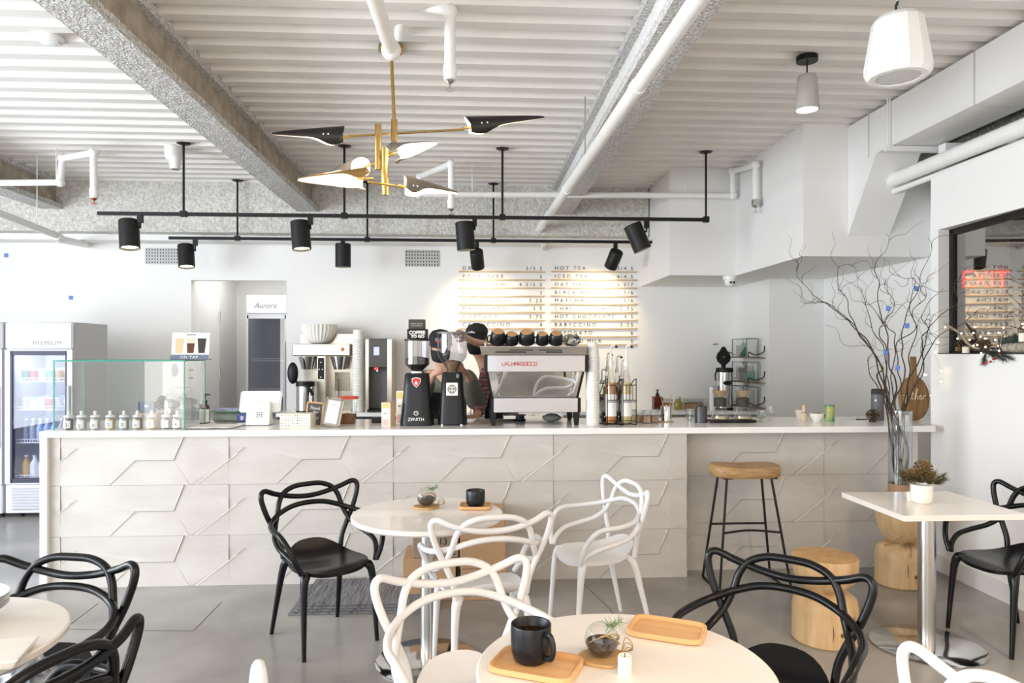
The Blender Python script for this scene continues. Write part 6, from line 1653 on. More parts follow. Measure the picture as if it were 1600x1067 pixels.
pinecone(MB(), (0, 0, .046), .047, (0, 0, 1), 70).build('scales', coneb, t, smooth=0); MB().cyl((0, 0, .085), (0, 0, .105), .004, n=6).build('stem', coneb, t)
t = thing('pen', cpt(1347, 5.42), 'black pen lying on a paper beside the pine cone', 'pen'); MB().cyl((-.05, 0, .006), (.04, .005, .006), .004, n=8).build('barrel', inkb, t); MB().cyl((.04, .005, .006), (.052, .006, .006), .003, .001, n=8).build('tip', steel, t)
mesh1('paper_sheet', MB().box(X(1325, 5.38), X(1352, 5.38), 5.30, 5.39, CT, CT + .0015), paper, 'white paper sheet lying on the counter left of the pine cone', 'paper', smooth=0)
Yo = 5.36
t = thing('round_wooden_board', cpt(1430, Yo), 'round wooden paddle board with cream script leaning at the wall', 'board')
rb = S(25.5, Yo); zcB = S(56, Yo) 
hB = S(104, Yo)
pts = []
for k in range(48):
    a = 2 * pi * k / 48
    pts.append((rb * math.sin(a), rb * 1.42 + rb * 1.42 * -math.cos(a)))
pts = [(x, z) for x, z in pts]
hz_ = [(-.018 - .012, hB * .78), (-.022, hB), (.022, hB), (.018 + .012, hB * .78)]
T_ = Matrix.Rotation(-.10, 4, 'X') @ Matrix.Rotation(.04, 4, 'Y')
MB().prism(pts, lambda x, z: (x, 0, z), lambda x, z: (x, .02, z)).xf(T_).build('board', woodboard, t, smooth=0, bevel=.003)
MB().prism([(-.045, hB * .64), (.045, hB * .64), (.024, hB * .72), (.022, hB), (-.022, hB), (-.024, hB * .72)], lambda x, z: (x, -.001, z), lambda x, z: (x, .021, z)).xf(T_).build('handle', woodboard, t, smooth=0, bevel=.003)
def script(word_strokes, m, parent, T):
    for st in word_strokes: MB().tube([T @ Vector((x, -.004, z)) for x, z in [tuple(p) for p in cr([(a, b, 0) for a, b in st], 5)] ] if False else [T @ Vector((p.x, -.004, p.y)) for p in cr([(a, b, 0) for a, b in st], 5)], .0024, 5).build('script_lettering', m, parent)
cream = mat('cream_paint', (.85, .72, .50), .6, nscale=9, namt=.05)
u = rb * .20; bx, bz = -rb * .82, rb * 1.35
def L_(pts): return [(bx + a * u, bz + b * u) for a, b in pts]
script([L_([(1, 1), (.3, 1.1), (0, .5), (.4, 0), (1, .5), (1.1, 1), (1.1, -.5), (.6, -1.4), (0, -.9), (1.2, .1)]),      # g
        L_([(2.3, 1), (1.6, 1.1), (1.3, .5), (1.7, 0), (2.3, .6), (2.4, 1), (2.4, .2), (2.8, .1)]),                    # a
        L_([(3.4, 2.4), (3.1, .6), (3.2, .1), (3.7, .2)]), L_([(2.8, 1.5), (3.9, 1.7)]),                              # t
        L_([(4.0, .1), (4.9, 2.4), (5.1, 3.2), (4.7, 3.2), (4.3, 1.4), (4.1, -.1), (4.5, .9), (5.0, 1.1), (5.0, .2), (5.4, .1)]),  # h
        L_([(5.5, .6), (6.2, .9), (6.1, 1.4), (5.7, 1.1), (5.7, .4), (6.1, .1), (6.7, .6)]),                           # e
        L_([(6.8, 0), (6.9, 1.3), (7.0, 1.0), (7.6, 1.5), (7.7, 1.2)])], cream, t, T_)
t = candle(X(1417, 5.22), 5.22, CT, .016, .055, 'small ivory candle at the foot of the round wooden board')

# ------------------------------------------------------------------ back counter things
Yz = 8.35
def bpt(px, Y): return (X(px, Y), Y, BZ)
# coffee brewer
t = thing('coffee_brewer', bpt(508, Yz), 'twin stainless steel coffee brewer on the left back counter', 'coffee machine')
def lx_(px): return X(px, Yz) - X(508, Yz)
def lz(row): return zr(row, Yz, 505) - BZ
st = mat('warm_brushed_steel', (.58, .53, .46), .28, .9, nscale=60, namt=.08, stretch=(1, 1, .05))
MB().box(lx_(466), lx_(550), 0.10, .35, lz(540), lz(521)).build('rear_top', st, t, smooth=0, bevel=.004)
MB().rbox(lx_(460), lx_(549), -.10, .34, lz(556), lz(537), .01).build('head', st, t, smooth=30)
MB().box(lx_(466), lx_(551), .16, .34, 0, lz(556)).build('back_panel', st, t, smooth=0)
MB().box(lx_(496), lx_(509), -.02, .16, .02, lz(556)).build('centre_column', st, t, smooth=0)
MB().box(lx_(497.5), lx_(507), -.026, -.02, lz(592), lz(559)).build('control_panel', black, t, smooth=0)
for px, r in ((502, 566), (499.5, 577), (504.5, 577), (502, 589)): MB().lathe([(0, 0), (.008, 0), (.008, .002), (0, .002)], (lx_(px), -.026, lz(r)), 10, ax=(0, -1, 0)).build('button', inkw, t)
MB().lathe([(0, 0), (.022, 0), (.022, .004), (0, .004)], (lx_(538), -.10, lz(546)), 20, ax=(0, -1, 0)).build('round_logo', mat('copper_red', (.62, .16, .06), .4, nscale=9, namt=.1), t)
MB().box(lx_(460), lx_(551), -.10, .34, 0, .02).build('base', st, t, smooth=0)
for px in (481, 531):
    MB().lathe([(0, lz(577)), (S(9, Yz), lz(577)), (S(14, Yz), lz(557)), (0, lz(557))], (lx_(px), .0, 0), 24).build('brew_basket', chrome, t)
MB().box(lx_(519), lx_(543), .155, .16, lz(612), lz(582)).build('notice_sheet', mat('cream_notice', (.75, .66, .55), .8, nscale=50, namt=.2), t, smooth=0)
MB().cyl((lx_(526), .12, lz(592)), (lx_(526), .12, lz(624)), .004, n=6).build('gauge_rod', inkb, t)
def airpot(px, Y, r, h, label, lidopen=True):
    t = thing('airpot', bpt(px, Y), label, 'airpot')
    MB().lathe([(0, 0), (r, 0), (r, .02), (r * .97, .025), (0, .025)], (0, 0, 0), 28).build('base', black, t)
    MB().lathe([(0, .025), (r * .97, .025), (r * .97, h), (0, h)], (0, 0, 0), 32).build('body', steel, t)
    MB().lathe([(0, h), (r * 1.04, h), (r * 1.04, h + .05), (r * .8, h + .055), (0, h + .055)], (0, 0, 0), 28).build('collar', black, t)
    return t
a1 = airpot(477, 8.18, S(13.5, 8.2), .30, 'steel airpot with black spout under the brewer')
h_ = .30; r_ = S(13.5, 8.2)
MB().tube(cr([(0, -r_, h_ + .02), (.06, -r_ * 1.1, h_ - .01), (.11, -r_, h_ - .10)], 5), .018, 10).build('spout', black, a1)
MB().cyl((r_ * .9, -r_ * .7, .04), (r_ * .9, -r_ * .7, h_), .012, n=10).build('handle_rod', chrome, a1)
MB().ball((-r_ * 1.35, -.02, h_ + .15), .1, 16, (.62, .35, 1.25)).xf(Matrix.Identity(4)).build('raised_lid', black, a1, smooth=60)
MB().tube([(-r_ * .9, 0, h_ + .03), (-r_ * 1.2, -.01, h_ + .1)], .014, 8).build('hinge', black, a1)
zt = BZ + lz(537)
t = thing('coffee_filter_stack', (X(499, 8.38), 8.38, zt + .002), 'big white stack of fluted paper filters on the brewer', 'filters')
mb = MB()
for k in range(5):
    n = 56; r0_, r1_ = .085, .205 - k * .002
    vs = []
    for i in range(7):
        s = i / 6; r = r0_ + (r1_ - r0_) * s ** .75; z = .012 * k + .175 * s ** 1.5
        for j in range(n): vs.append(((r + (.006 * s) * (1 if j % 2 else -1)) * math.cos(2 * pi * j / n), (r + (.006 * s) * (1 if j % 2 else -1)) * math.sin(2 * pi * j / n), z))
    fs = [(i * n + j, i * n + (j + 1) % n, (i + 1) * n + (j + 1) % n, (i + 1) * n + j) for i in range(6) for j in range(n)] + [tuple(range(n))]
    f_ = MB().add(vs, fs).build('paper_filter', mat('filter_paper', (.86, .83, .78), .9, nscale=20, namt=.03), t, smooth=0, fixn=False)
# cup stack (brown-white) beside brewer and water dispenser
cupstack(560, 8.25, BZ + .001, zr(516, 8.25), S(9, 8.25), 'tall stack of white paper cups between brewer and water dispenser', wcup, 26)
t = thing('water_dispenser', bpt(591, 8.22), 'dark countertop water dispenser with a lit blue screen', 'dispenser')
def lx_(px): return X(px, 8.22) - X(591, 8.22)
def lz(row): return zr(row, 8.22, 591) - BZ
MB().box(lx_(571), lx_(576), 0, .42, 0, lz(530)).build('side_trim', st, t, smooth=0); MB().box(lx_(605), lx_(612), 0, .42, 0, lz(530)).build('side_trim', st, t, smooth=0)
dk = mat('dispenser_dark', (.045, .04, .035), .25, nscale=8, namt=.2)
MB().box(lx_(576), lx_(605), .0, .42, lz(574), lz(529)).build('head', dk, t, smooth=0, bevel=.006)
MB().box(lx_(576), lx_(605), .16, .42, 0.03, lz(574)).build('recess_back', graym, t, smooth=0)
MB().rbox(lx_(574), lx_(606), -.03, .42, 0, .03, .006).build('drip_base', black, t)
MB().box(lx_(584), lx_(592.5), -.004, 0, lz(555), lz(542)).build('screen', screen, t, smooth=0)
MB().ball((lx_(588), -.004, lz(576)), .016, 10, (1.6, .4, 1)).build('spout_light', mat('red_lit_badge', (.8, .05, .05), .4, emit=(1, .05, .03), estr=1.0), t)
MB().cyl((lx_(588), .07, lz(574)), (lx_(588), .07, lz(574) - .05), .012, n=10).build('nozzle', chrome, t)
# shelf objects right of the people
t = thing('amber_pump_bottle', bpt(1029, 8.4), 'square amber pump bottle on the back counter', 'bottle')
s_ = S(7, 8.4); hh = S(23, 8.4)
MB().box(-s_, s_, 0, 2 * s_, 0, hh * .85).build('body', amber, t, smooth=0, bevel=.006); MB().box(-s_ * .9, s_ * .9, .005, 2 * s_ - .005, .003, hh * .35).build('liquid', mat('orange_liquid', (.75, .28, .04), .2, nscale=8, namt=.1), t, smooth=0)
MB().lathe([(0, hh * .85), (.022, hh * .85), (.025, hh * 1.0), (.012, hh * 1.1), (.008, hh * 1.25), (.02, hh * 1.27), (.02, hh * 1.33), (0, hh * 1.34)], (0, s_, 0), 14).build('pump', inkb, t)
def gbox(px0, px1, h, label, filling, wood=True):
    Y = 8.4; a, b = X(px0, Y), X(px1, Y); c = (a + b) / 2; w2 = (b - a) / 2
    t = thing('glass_box', (c, Y, BZ), label, 'box', 'glass boxes on the back counter')
    MB().box(-w2, w2, 0, .16, 0, .004).build('base', woodt, t, smooth=0)
    MB().box(-w2, w2, 0, .004, .004, h).build('pane', glassc, t, smooth=0); MB().box(-w2, w2, .156, .16, .004, h).build('pane', glassc, t, smooth=0)
    MB().box(-w2, -w2 + .004, .004, .156, .004, h).build('pane', glassc, t, smooth=0); MB().box(w2 - .004, w2, .004, .156, .004, h).build('pane', glassc, t, smooth=0)
    MB().box(-w2 - .004, w2 + .004, -.004, .164, h, h + .02).build('lid', mat('silver_lid', (.62, .62, .58), .35, .6, nscale=40, col2=(.35, .37, .33)), t, smooth=0)
    MB().box(-w2 + .01, w2 - .01, .01, .15, .006, h * .7).build('filling', filling, t, smooth=0)
gbox(1038, 1051, .10, 'glass box with orange filling beside the amber pump bottle', mat('orange_fill', (.65, .35, .12), .7, nscale=20, namt=.3))
t = thing('oil_jar', bpt(1059.5, 8.36), 'round jar of dark yellow liquid on the back counter', 'jar')
r = S(6.5, 8.36); MB().lathe([(0, 0), (r * .8, 0), (r, .03), (r, .08), (r * .6, .11), (r * .6, .13), (0, .13)], (0, 0, 0), 22).build('body', mat('olive_oil', (.28, .22, .03), .12, nscale=8, namt=.2, coat=.5), t); MB().lathe([(0, .13), (r * .68, .13), (r * .68, .15), (0, .15)], (0, 0, 0), 18).build('lid', lgray, t)
gbox(1068, 1100, .10, 'long glass box with wood filling left of the tall airpot', mat('wood_fill', (.60, .38, .18), .7, nscale=20, namt=.2))
t = thing('white_tube_vase', bpt(1113, 8.28), 'plain white tall canister left of the tall airpot', 'canister'); r = S(4.5, 8.3); MB().lathe([(0, 0), (r, 0), (r, .27), (0, .27)], (0, 0, 0), 22).build('body', wplast, t); MB().lathe([(0, .27), (r * 1.04, .27), (r * 1.04, .285), (0, .285)], (0, 0, 0), 22).build('lid', lgray, t)
a2 = airpot(1132, 8.3, S(13, 8.3), zr(582, 8.3) - BZ, 'tall steel airpot with raised black lid in the back corner')
h_ = zr(582, 8.3) - BZ; r_ = S(13, 8.3)
pts = [(0, h_ + .32)] + []
prof = [(-.02, h_ + .055), (.02, h_ + .055), (.03, h_ + .09), (.075, h_ + .13), (.09, h_ + .18), (.075, h_ + .225), (.04, h_ + .265), (.022, h_ + .30), (0, h_ + .31), (-.022, h_ + .30), (-.04, h_ + .265), (-.075, h_ + .225), (-.09, h_ + .18), (-.075, h_ + .13), (-.03, h_ + .09)]
MB().prism(prof, lambda x, z: (x, .02, z), lambda x, z: (x, .045, z)).build('raised_lid', black, a2, smooth=0, bevel=.006)
MB().ball((0, .015, h_ + .18), .012, 10).build('lid_button', graym, a2)
ov = MB().lathe([(0, 0), (.052, 0), (.052, .003), (0, .003)], (0, -r_ - .001, h_ * .72), 24, ax=(0, -1, 0)); ov.v = [Vector((p.x, p.y, (p.z - h_ * .72) * .5 + h_ * .72)) for p in ov.v]
ov.build('oval_badge', black, a2)
MB().tube(cr([(-r_, -.02, h_ + .03), (-r_ - .025, -.03, h_ - .03), (-r_ - .02, -.03, h_ - .10)], 5), .008, 8).build('handle', black, a2)
# hook on the wall
t = thing('wall_hook', W(1117, 538, YB - .001), 'small brass wall hook beside the tall airpot lid', 'hook')
MB().cyl((-.03, -.02, 0), (.03, -.02, .006), .007, n=8).build('bar', brass, t); MB().cyl((0, -.0, 0), (0, -.02, 0), .005, n=8).build('pin', brass, t)
# shelves with glass boxes on the left face of the column
for i, (r0, r1, lab) in enumerate(((558, 529, 'top'), (596, 565, 'middle'), (634, 603, 'bottom'))):
    xw = XCOL
    y0, y1 = 7.85, 8.50
    z = W(1170, r0, 8.2).z; zt = W(1170, r1, 8.2).z
    t = thing('wall_basket_shelf', (xw, (y0 + y1) / 2, z), '%s thin metal bracket shelf on the side of the column' % lab, 'shelf', 'bracket shelves on the column side')
    MB().box(xw - .20, xw - .001, y0, y1, z - .008, z).build('shelf_plate', woodboard, t, world=True, smooth=0)
    for yy in (y0 + .02, y1 - .02):
        MB().tube(cr([(xw - .006, yy, z + .13), (xw - .02, yy, z + .06), (xw - .12, yy, z + .03), (xw - .19, yy, z + .06), (xw - .195, yy, z + .005)], 5), .006, 6).build('bracket', black, t, world=True)
    H = zt - z
    g = thing('shelf_glass_box', (xw - .10, (y0 + y1) / 2, z + .001), 'clear glass box with sachets on the %s bracket shelf' % lab, 'box', 'glass boxes on the bracket shelves')
    a, b, c, d = xw - .175, xw - .04, y0 + .12, y1 - .08
    m = MB()
    for (u0, v0) in ((a, c), (b, c), (a, d), (b, d)): m.box(u0 - .004, u0 + .004, v0 - .004, v0 + .004, z + .001, z + H)
    for zz_ in (z + .003, z + H - .004):
        m.box(a, b, c - .004, c + .004, zz_ - .003, zz_ + .004); m.box(a, b, d - .004, d + .004, zz_ - .003, zz_ + .004); m.box(a - .004, a + .004, c, d, zz_ - .003, zz_ + .004); m.box(b - .004, b + .004, c, d, zz_ - .003, zz_ + .004)
    m.build('frame', graym, g, world=True, smooth=0)
    MB().box(a, b, c - .001, c + .001, z + .005, z + H - .005).build('pane', glassc, g, world=True, smooth=0); MB().box(a - .001, a + .001, c, d, z + .005, z + H - .005).build('pane', glassc, g, world=True, smooth=0)
    rr = random.Random(i)
    for k in range(3):
        y = c + .04 + k * (d - c - .1) / 2.2
        MB().box(a + .02, b - .02, y, y + .03, z + .006, z + H * rr.uniform(.5, .85)).build('sachet', [paper, MT['drink_green'], lgray][(k + i) % 3], g, world=True, smooth=0)
# ------------------------------------------------------------------ tall vase with curly willow
VY = LY; VX = LX; VZ = .6175; vr = S(17.5, VY); vtop = W(1404, 641, VY).z
t = thing('glass_vase', (VX, VY, VZ), 'tall clear glass cylinder vase standing on the twine-tied log stool', 'vase')
H = vtop - VZ
vg = thin_glass('vase_glass', (.92, .94, .95), .10, .6)
MB().lathe([(vr, .0), (vr, H), (vr * .94, H), (vr * .94, .015)], (0, 0, 0), 36).build('glass', vg, t)
MB().lathe([(0, .001), (vr * .93, .001), (vr * .93, .016), (0, .016)], (0, 0, 0), 32).build('glass_base', vg, t)
MB().lathe([(vr * 1.02, .0), (vr * 1.03, .002), (vr * 1.03, .085), (vr * 1.02, .086)], (0, 0, 0), 36).build('paper_band', mat('brown_band', (.38, .24, .14), .8, nscale=30, namt=.2), t)
def zx(a, b): return (1100 + a / 3.556, 380 + b / 3.556)
def z6(a, b): return (1330 + a / 3.811, 320 + b / 3.811)
paths = [
 [(1010, 900), (995, 780), (940, 610), (870, 520), (830, 450), (770, 395), (690, 345), (640, 330), (580, 335), (535, 360)],
 [(1015, 890), (960, 740), (990, 690), (935, 610), (845, 465), (800, 390), (800, 320), (750, 250), (745, 130), (800, 122), (835, 135)],
 [(1020, 860), (965, 640), (900, 540), (835, 470), (770, 400), (700, 360), (650, 325), (580, 250), (515, 180), (520, 120), (500, 95)],
 [(1040, 900), (1075, 800), (1030, 650), (1010, 470), (985, 380), (960, 290), (975, 220), (950, 140), (1000, 40), (1030, -30), (1020, -60)],
 [(1060, 900), (1115, 760), (1100, 600), (1095, 480), (1140, 350), (1190, 250), (1215, 150), (1262, 30), (1250, -30)],
 [(1030, 880), (1010, 700), (1005, 600), (940, 480), (900, 350), (870, 260), (785, 205)],
 [(1110, 900), (1135, 760), (1140, 620), (1180, 480), (1160, 380), (1230, 300), (1200, 240), (1280, 190)],
 [(1120, 880), (1150, 740), (1210, 620), (1215, 520), (1250, 470), (1205, 410), (1245, 330), (1300, 280), (1330, 250)],
 [(1130, 890), (1180, 760), (1230, 640), (1290, 540), (1350, 480), (1430, 450), (1500, 400), (1560, 360)],
 [(1050, 890), (1040, 760), (1060, 620), (1060, 510), (1010, 450), (1060, 330), (1010, 260), (1015, 190)],
 [(1000, 880), (930, 740), (915, 650), (940, 600), (860, 540)],
 [(1100, 880), (1080, 700), (1075, 560), (1180, 470), (1140, 360), (1180, 200), (1100, 190), (1045, 120)],
 [(1125, 890), (1215, 720), (1225, 560), (1290, 420), (1400, 330), (1390, 240), (1460, 200)],
 [(1035, 890), (1010, 620), (970, 480), (985, 440), (930, 350), (880, 345)],
]
rr = random.Random(21)
def wpt(px, py, Y):
    rt = X(px, 1.0)
    if rt * Y > 3.40: Y = 3.40 / rt
    return W(px, py, Y)
for i, pth in enumerate(paths):
    a = rr.uniform(0, 6.28)
    base = Vector((VX + vr * .55 * math.cos(a), VY + vr * .55 * math.sin(a), VZ + .02))
    mid = Vector((VX + vr * .7 * math.cos(a + 2), VY + vr * .7 * math.sin(a + 2), VZ + .30))
    yo = rr.uniform(-.22, .14); n = len(pth)
    pts = [base, mid]
    for k, p in enumerate(pth):
        px, py = zx(*p)
        if py > 640: 
            continue
        Y = VY + yo * min(1, k / 3) + .03 * math.sin(k * 2.1 + i)
        q = wpt(px, py, Y)
        if q.z < vtop + .03:
            q.x = VX + max(-vr * .7, min(vr * .7, q.x - VX)); q.y = VY + max(-vr * .6, min(vr * .6, q.y - VY))
        pts.append(q)
    sm = cr(pts, 7)
    sm = [p + Vector((noise.noise(p * 9 + Vector((i, 0, 0))), noise.noise(p * 9 + Vector((0, i, 4))), noise.noise(p * 9 + Vector((2, 0, i))))) * (.016 if p.z > vtop + .05 else .004) for p in sm]
    L = len(sm)
    org = sm[0].copy()
    o = mesh1('willow_branch', MB().tube([p for p in sm], [.0062 if i < 9 else .0045, .0055 if i < 9 else .004, .0035, .0022, .0010], 6), barkm, 'curly bare willow branch rising from the tall glass vase', 'branch', 'curly willow branches in the tall vase', origin=org, smooth=60)
    tw = MB()
    for q in range(6 if i < 10 else 4):
        s = int(L * rr.uniform(.42, .95)); p = sm[min(L - 2, s)].copy(); d = (sm[min(L - 1, s + 1)] - p)
        d = (d.normalized() if d.length > 1e-6 else Vector((0, 0, 1))); d = (d + Vector((rr.uniform(-1, 1), rr.uniform(-.4, .3), rr.uniform(-.3, .7)))).normalized()
        tp = [p.copy()]; ln = rr.uniform(.12, .34); ph = rr.uniform(0, 6)
        for k in range(9):
            d = (d + Vector((math.sin(k * 1.1 + ph), .3 * math.cos(k + ph), math.cos(k * .9 + ph) * .8)) * .55).normalized()
            p = p + d * ln / 9
            if p.x > 3.41: p.x = 3.41
            tp.append(p.copy())
        tw.tube(cr(tp, 3), [.0019, .0012, .0007], 5)
    tag(tw.build('twigs', barkm, o, world=True, smooth=60), kind='stuff')
for (a, b) in ((1387.5, 482), (1417, 509), (1432, 451), (1383.5, 550), (1402, 575)):
    p = wpt(a, b, VY - .04)
    mesh1('tape_piece', MB().hexa([(p.x - .016, p.y - .001, p.z - .016), (p.x + .013, p.y - .006, p.z - .019), (p.x + .013, p.y - .003, p.z - .019), (p.x - .016, p.y + .002, p.z - .016), (p.x - .012, p.y - .001, p.z + .019), (p.x + .017, p.y - .006, p.z + .016), (p.x + .017, p.y - .003, p.z + .016), (p.x - .012, p.y + .002, p.z + .019)]),
          blueT, {1387.5: 'blue tape piece on a willow branch, left one of the upper three', 1417: 'blue tape piece in the middle of the willow branches', 1432: 'topmost blue tape piece on the willow branches', 1383.5: 'blue tape piece low among the branches at left', 1402: 'lowest blue tape piece on the willow branches'}[a], 'tape', 'blue tape pieces on the willow branches', smooth=0)

# ------------------------------------------------------------------ window sill decorations and fairy lights
SZ_ = wz0 + .0005
def sx(px, x=3.47): return WX(px, 552, x).y
t = thing('pine_cone', (3.50, sx(1502, 3.50), SZ_), 'brown pine cone on the window sill beside the white candle', 'pine cone')
pinecone(MB(), (0, 0, .048), .044, (0, -.3, 1), 60).build('scales', coneb, t, smooth=0); MB().ball((0, .03, .03), .022, 8).build('core', woodt, t)
c1 = candle(3.48, sx(1507, 3.48) - .015, SZ_, .024, .045, 'ivory candle on the window sill beside the pine cone')
c2 = thing('birch_log', (3.485, sx(1597, 3.485), SZ_), 'short birch log lying on the window sill', 'log')
bl = mat('birch_bark', (.50, .45, .38), .8, nscale=22, col2=(.22, .18, .14), stretch=(1, 3, 1))
MB().tube([(0, -.35, .036), (0, .13, .034)], [.036, .034], 18).build('log', bl, c2)
MB().lathe([(0, 0), (.03, 0), (.03, .003), (0, .003)], (0, .131, .034), 16, ax=(0, 1, 0)).build('cut_end', woodlogtop, c2)
candle(3.485, sx(1598, 3.485) , SZ_ + .0725, .022, .055, 'ivory candle standing on the birch log')
dr_ = thing('driftwood_branch', (3.50, sx(1520, 3.5), SZ_), 'pale bare twig leaning on the left end of the window sill', 'branch')
def sp_(px, py, x): return WX(px, py, x)
MB().tube(cr([sp_(1477, 505, 3.47), sp_(1490, 514, 3.48), sp_(1503, 522, 3.49), sp_(1510, 534, 3.49), sp_(1522, 543, 3.48), sp_(1535, 545, 3.47)], 6), [.007, .010, .011, .009, .006], 8).build('stem', mat('pale_twig', (.42, .35, .26), .8, nscale=25, namt=.3), dr_, world=True)
MB().tube(cr([sp_(1503, 522, 3.49), sp_(1508, 515, 3.5), sp_(1512, 520, 3.5), sp_(1518, 530, 3.49)], 6), .005, 6).build('side_twig', MT['pale_twig'], dr_, world=True)
sg = thing('pine_sprig', (3.44, sx(1550, 3.46), SZ_), 'pine sprig with cone and red berries hanging over the sill', 'greenery')
rr = random.Random(4); mb = MB()
for (a, b, c, d) in ((1535, 546, 1552, 556), (1548, 548, 1568, 562), (1540, 552, 1536, 566), (1560, 552, 1580, 560), (1545, 550, 1570, 552)):
    A, B = WX(a, b, 3.455), WX(c, d, 3.43)
    for k in range(12):
        needles(mb, A.lerp(B, k / 11), (B - A), 16, .05, rr, .8, .0011)
mb.build('needles', mat('blue_pine_green', (.10, .15, .11), .8, nscale=30, namt=.5), sg, world=True, smooth=0)
sb_ = MB(); sb_.tube(cr([WX(1535, 546, 3.455), WX(1552, 554, 3.44), WX(1575, 558, 3.43)], 4), .003, 6); sb_.tube(cr([WX(1540, 550, 3.45), WX(1540, 560, 3.43), WX(1535, 568, 3.43)], 4), .0025, 6); sb_.build('stem', barkm, sg, world=True)
pc_ = WX(1539, 541, 3.45); pinecone(MB(), pc_, .040, (-.5, -.3, .8), 50).build('pine_cone', coneb, sg, world=True, smooth=0)
be = mat('red_berry', (.45, .03, .03), .3, nscale=20, namt=.2)
for (a, b) in ((1541, 566), (1548, 565), (1552, 561), (1555, 560), (1562, 551), (1537, 568)):
    MB().ball(WX(a, b, 3.425), .008, 8).build('berry', be, sg, world=True)
s2_ = thing('fir_bunch', (3.50, sx(1585, 3.5), SZ_), 'dark fir bunch behind the birch log against the window', 'greenery')
mb = MB()
for k in range(26):
    p0 = WX(1570 + rr.uniform(-6, 18), 540 - rr.uniform(0, 14), 3.475); needles(mb, p0, (-.2, rr.uniform(-1, 1), .7), 16, .055, rr, .9, .0012)
mb.build('needles', MT['blue_pine_green'], s2_, world=True, smooth=0); MB().tube([WX(1572, 548, 3.478), WX(1584, 532, 3.478)], .003, 5).build('stem', barkm, s2_, world=True)
fl_ = thing('fairy_lights', (3.40, sx(1470, 3.40), 1.55), 'thin wire of warm fairy lights trailing from the sill to the wooden board', 'string lights')
bulbs = [(1477, 511), (1502, 521), (1496, 529), (1515, 531), (1521, 520), (1532, 526), (1521, 540), (1527, 539), (1533, 552), (1540, 542), (1561, 548), (1568, 512), (1598, 506), (1466, 535), (1461, 550), (1471, 580), (1470, 597), (1447, 586), (1455, 618), (1444, 585)]
wire = MB(); pts = [WX(a, b, 3.435) for a, b in bulbs[:13]]
wire.tube(cr(pts, 3), .0011, 4); wire.tube(cr([WX(1477, 511, 3.435)] + [WX(a, b, 3.41) for a, b in bulbs[13:17]], 4), .0011, 4)
wire.tube(cr([WX(1470, 597, 3.41), W(1458, 606, 5.25), W(1455, 618, 5.25), W(1447, 586, 5.25)], 4), .0011, 4)
wire.build('wire', mat('silver_wire', (.6, .55, .45), .3, .8), fl_, world=True)
fb = mat('fairy_bulb', (1, .9, .7), .4, emit=(1, .82, .5), estr=14)
for i, (a, b) in enumerate(bulbs):
    p = WX(a, b, 3.435 if i < 13 else 3.41) if i < 17 else W(a, b, 5.25)
    MB().ball(p, .0052, 8).build('bulb', fb, fl_, world=True, smooth=80)

# ------------------------------------------------------------------ people
def skinmesh(name, verts, edges, m, parent, root=0, sub=2):
    me = bpy.data.meshes.new(name)
    off = wl(parent)
    me.from_pydata([tuple(Vector(v[0]) - off) for v in verts], edges, [])
    o = bpy.data.objects.new(name, me); C.objects.link(o); o.parent = parent
    md = o.modifiers.new('skin', 'SKIN'); md.use_smooth_shade = True; md.branch_smoothing = 0.6
    for i, v in enumerate(verts):
        r = v[1]; r = r if isinstance(r, tuple) else (r, r)
        me.skin_vertices[0].data[i].radius = r
        me.skin_vertices[0].data[i].use_root = (i == root)
    s = o.modifiers.new('sub', 'SUBSURF'); s.levels = sub; s.render_levels = sub
    me.materials.append(m)
    return o
skin = mat('skin', (.72, .42, .28), .5, nscale=10, namt=.06)
hairm = mat('dark_hair', (.05, .028, .018), .6, nscale=60, namt=.5, stretch=(4, 4, 1))
olive = mat('olive_knit', (.22, .215, .17), .9, nscale=70, namt=.2, bump=.4, bscale=150)
blackc = mat('black_cotton', (.02, .02, .024), .85, nscale=50, namt=.3)
denim = mat('dark_trousers', (.04, .045, .06), .9, nscale=50, namt=.3)
def plaidmat():
    m = bpy.data.materials.new('plaid_flannel'); m.use_nodes = True; nt = m.node_tree; b = nt.nodes['Principled BSDF']; b.inputs['Roughness'].default_value = .9
    tc = nt.nodes.new('ShaderNodeTexCoord'); cols = []
    ws = []
    for d, sc in (('X', 9), ('Z', 9), ('DIAGONAL', 5)):
        w_ = nt.nodes.new('ShaderNodeTexWave'); w_.bands_direction = d; w_.inputs['Scale'].default_value = sc; w_.inputs['Distortion'].default_value = 1.5
        nt.links.new(tc.outputs['Object'], w_.inputs['Vector']); ws.append(w_)
    r = nt.nodes.new('ShaderNodeValToRGB'); r.color_ramp.elements[0].color = (.28, .035, .03, 1); r.color_ramp.elements[1].color = (.12, .10, .16, 1)
    e = r.color_ramp.elements.new(.5); e.color = (.30, .12, .10, 1)
    nt.links.new(ws[0].outputs['Fac'], r.inputs[0])
    r2 = nt.nodes.new('ShaderNodeValToRGB'); r2.color_ramp.elements[0].color = (.05, .04, .07, 1); r2.color_ramp.elements[1].color = (.42, .22, .20, 1)
    nt.links.new(ws[1].outputs['Fac'], r2.inputs[0])
    mx = nt.nodes.new('ShaderNodeMixRGB'); nt.links.new(ws[2].outputs['Fac'], mx.inputs[0]); nt.links.new(r.outputs[0], mx.inputs[1]); nt.links.new(r2.outputs[0], mx.inputs[2])
    nt.links.new(mx.outputs[0], b.inputs['Base Color']); return m
plaid = plaidmat()

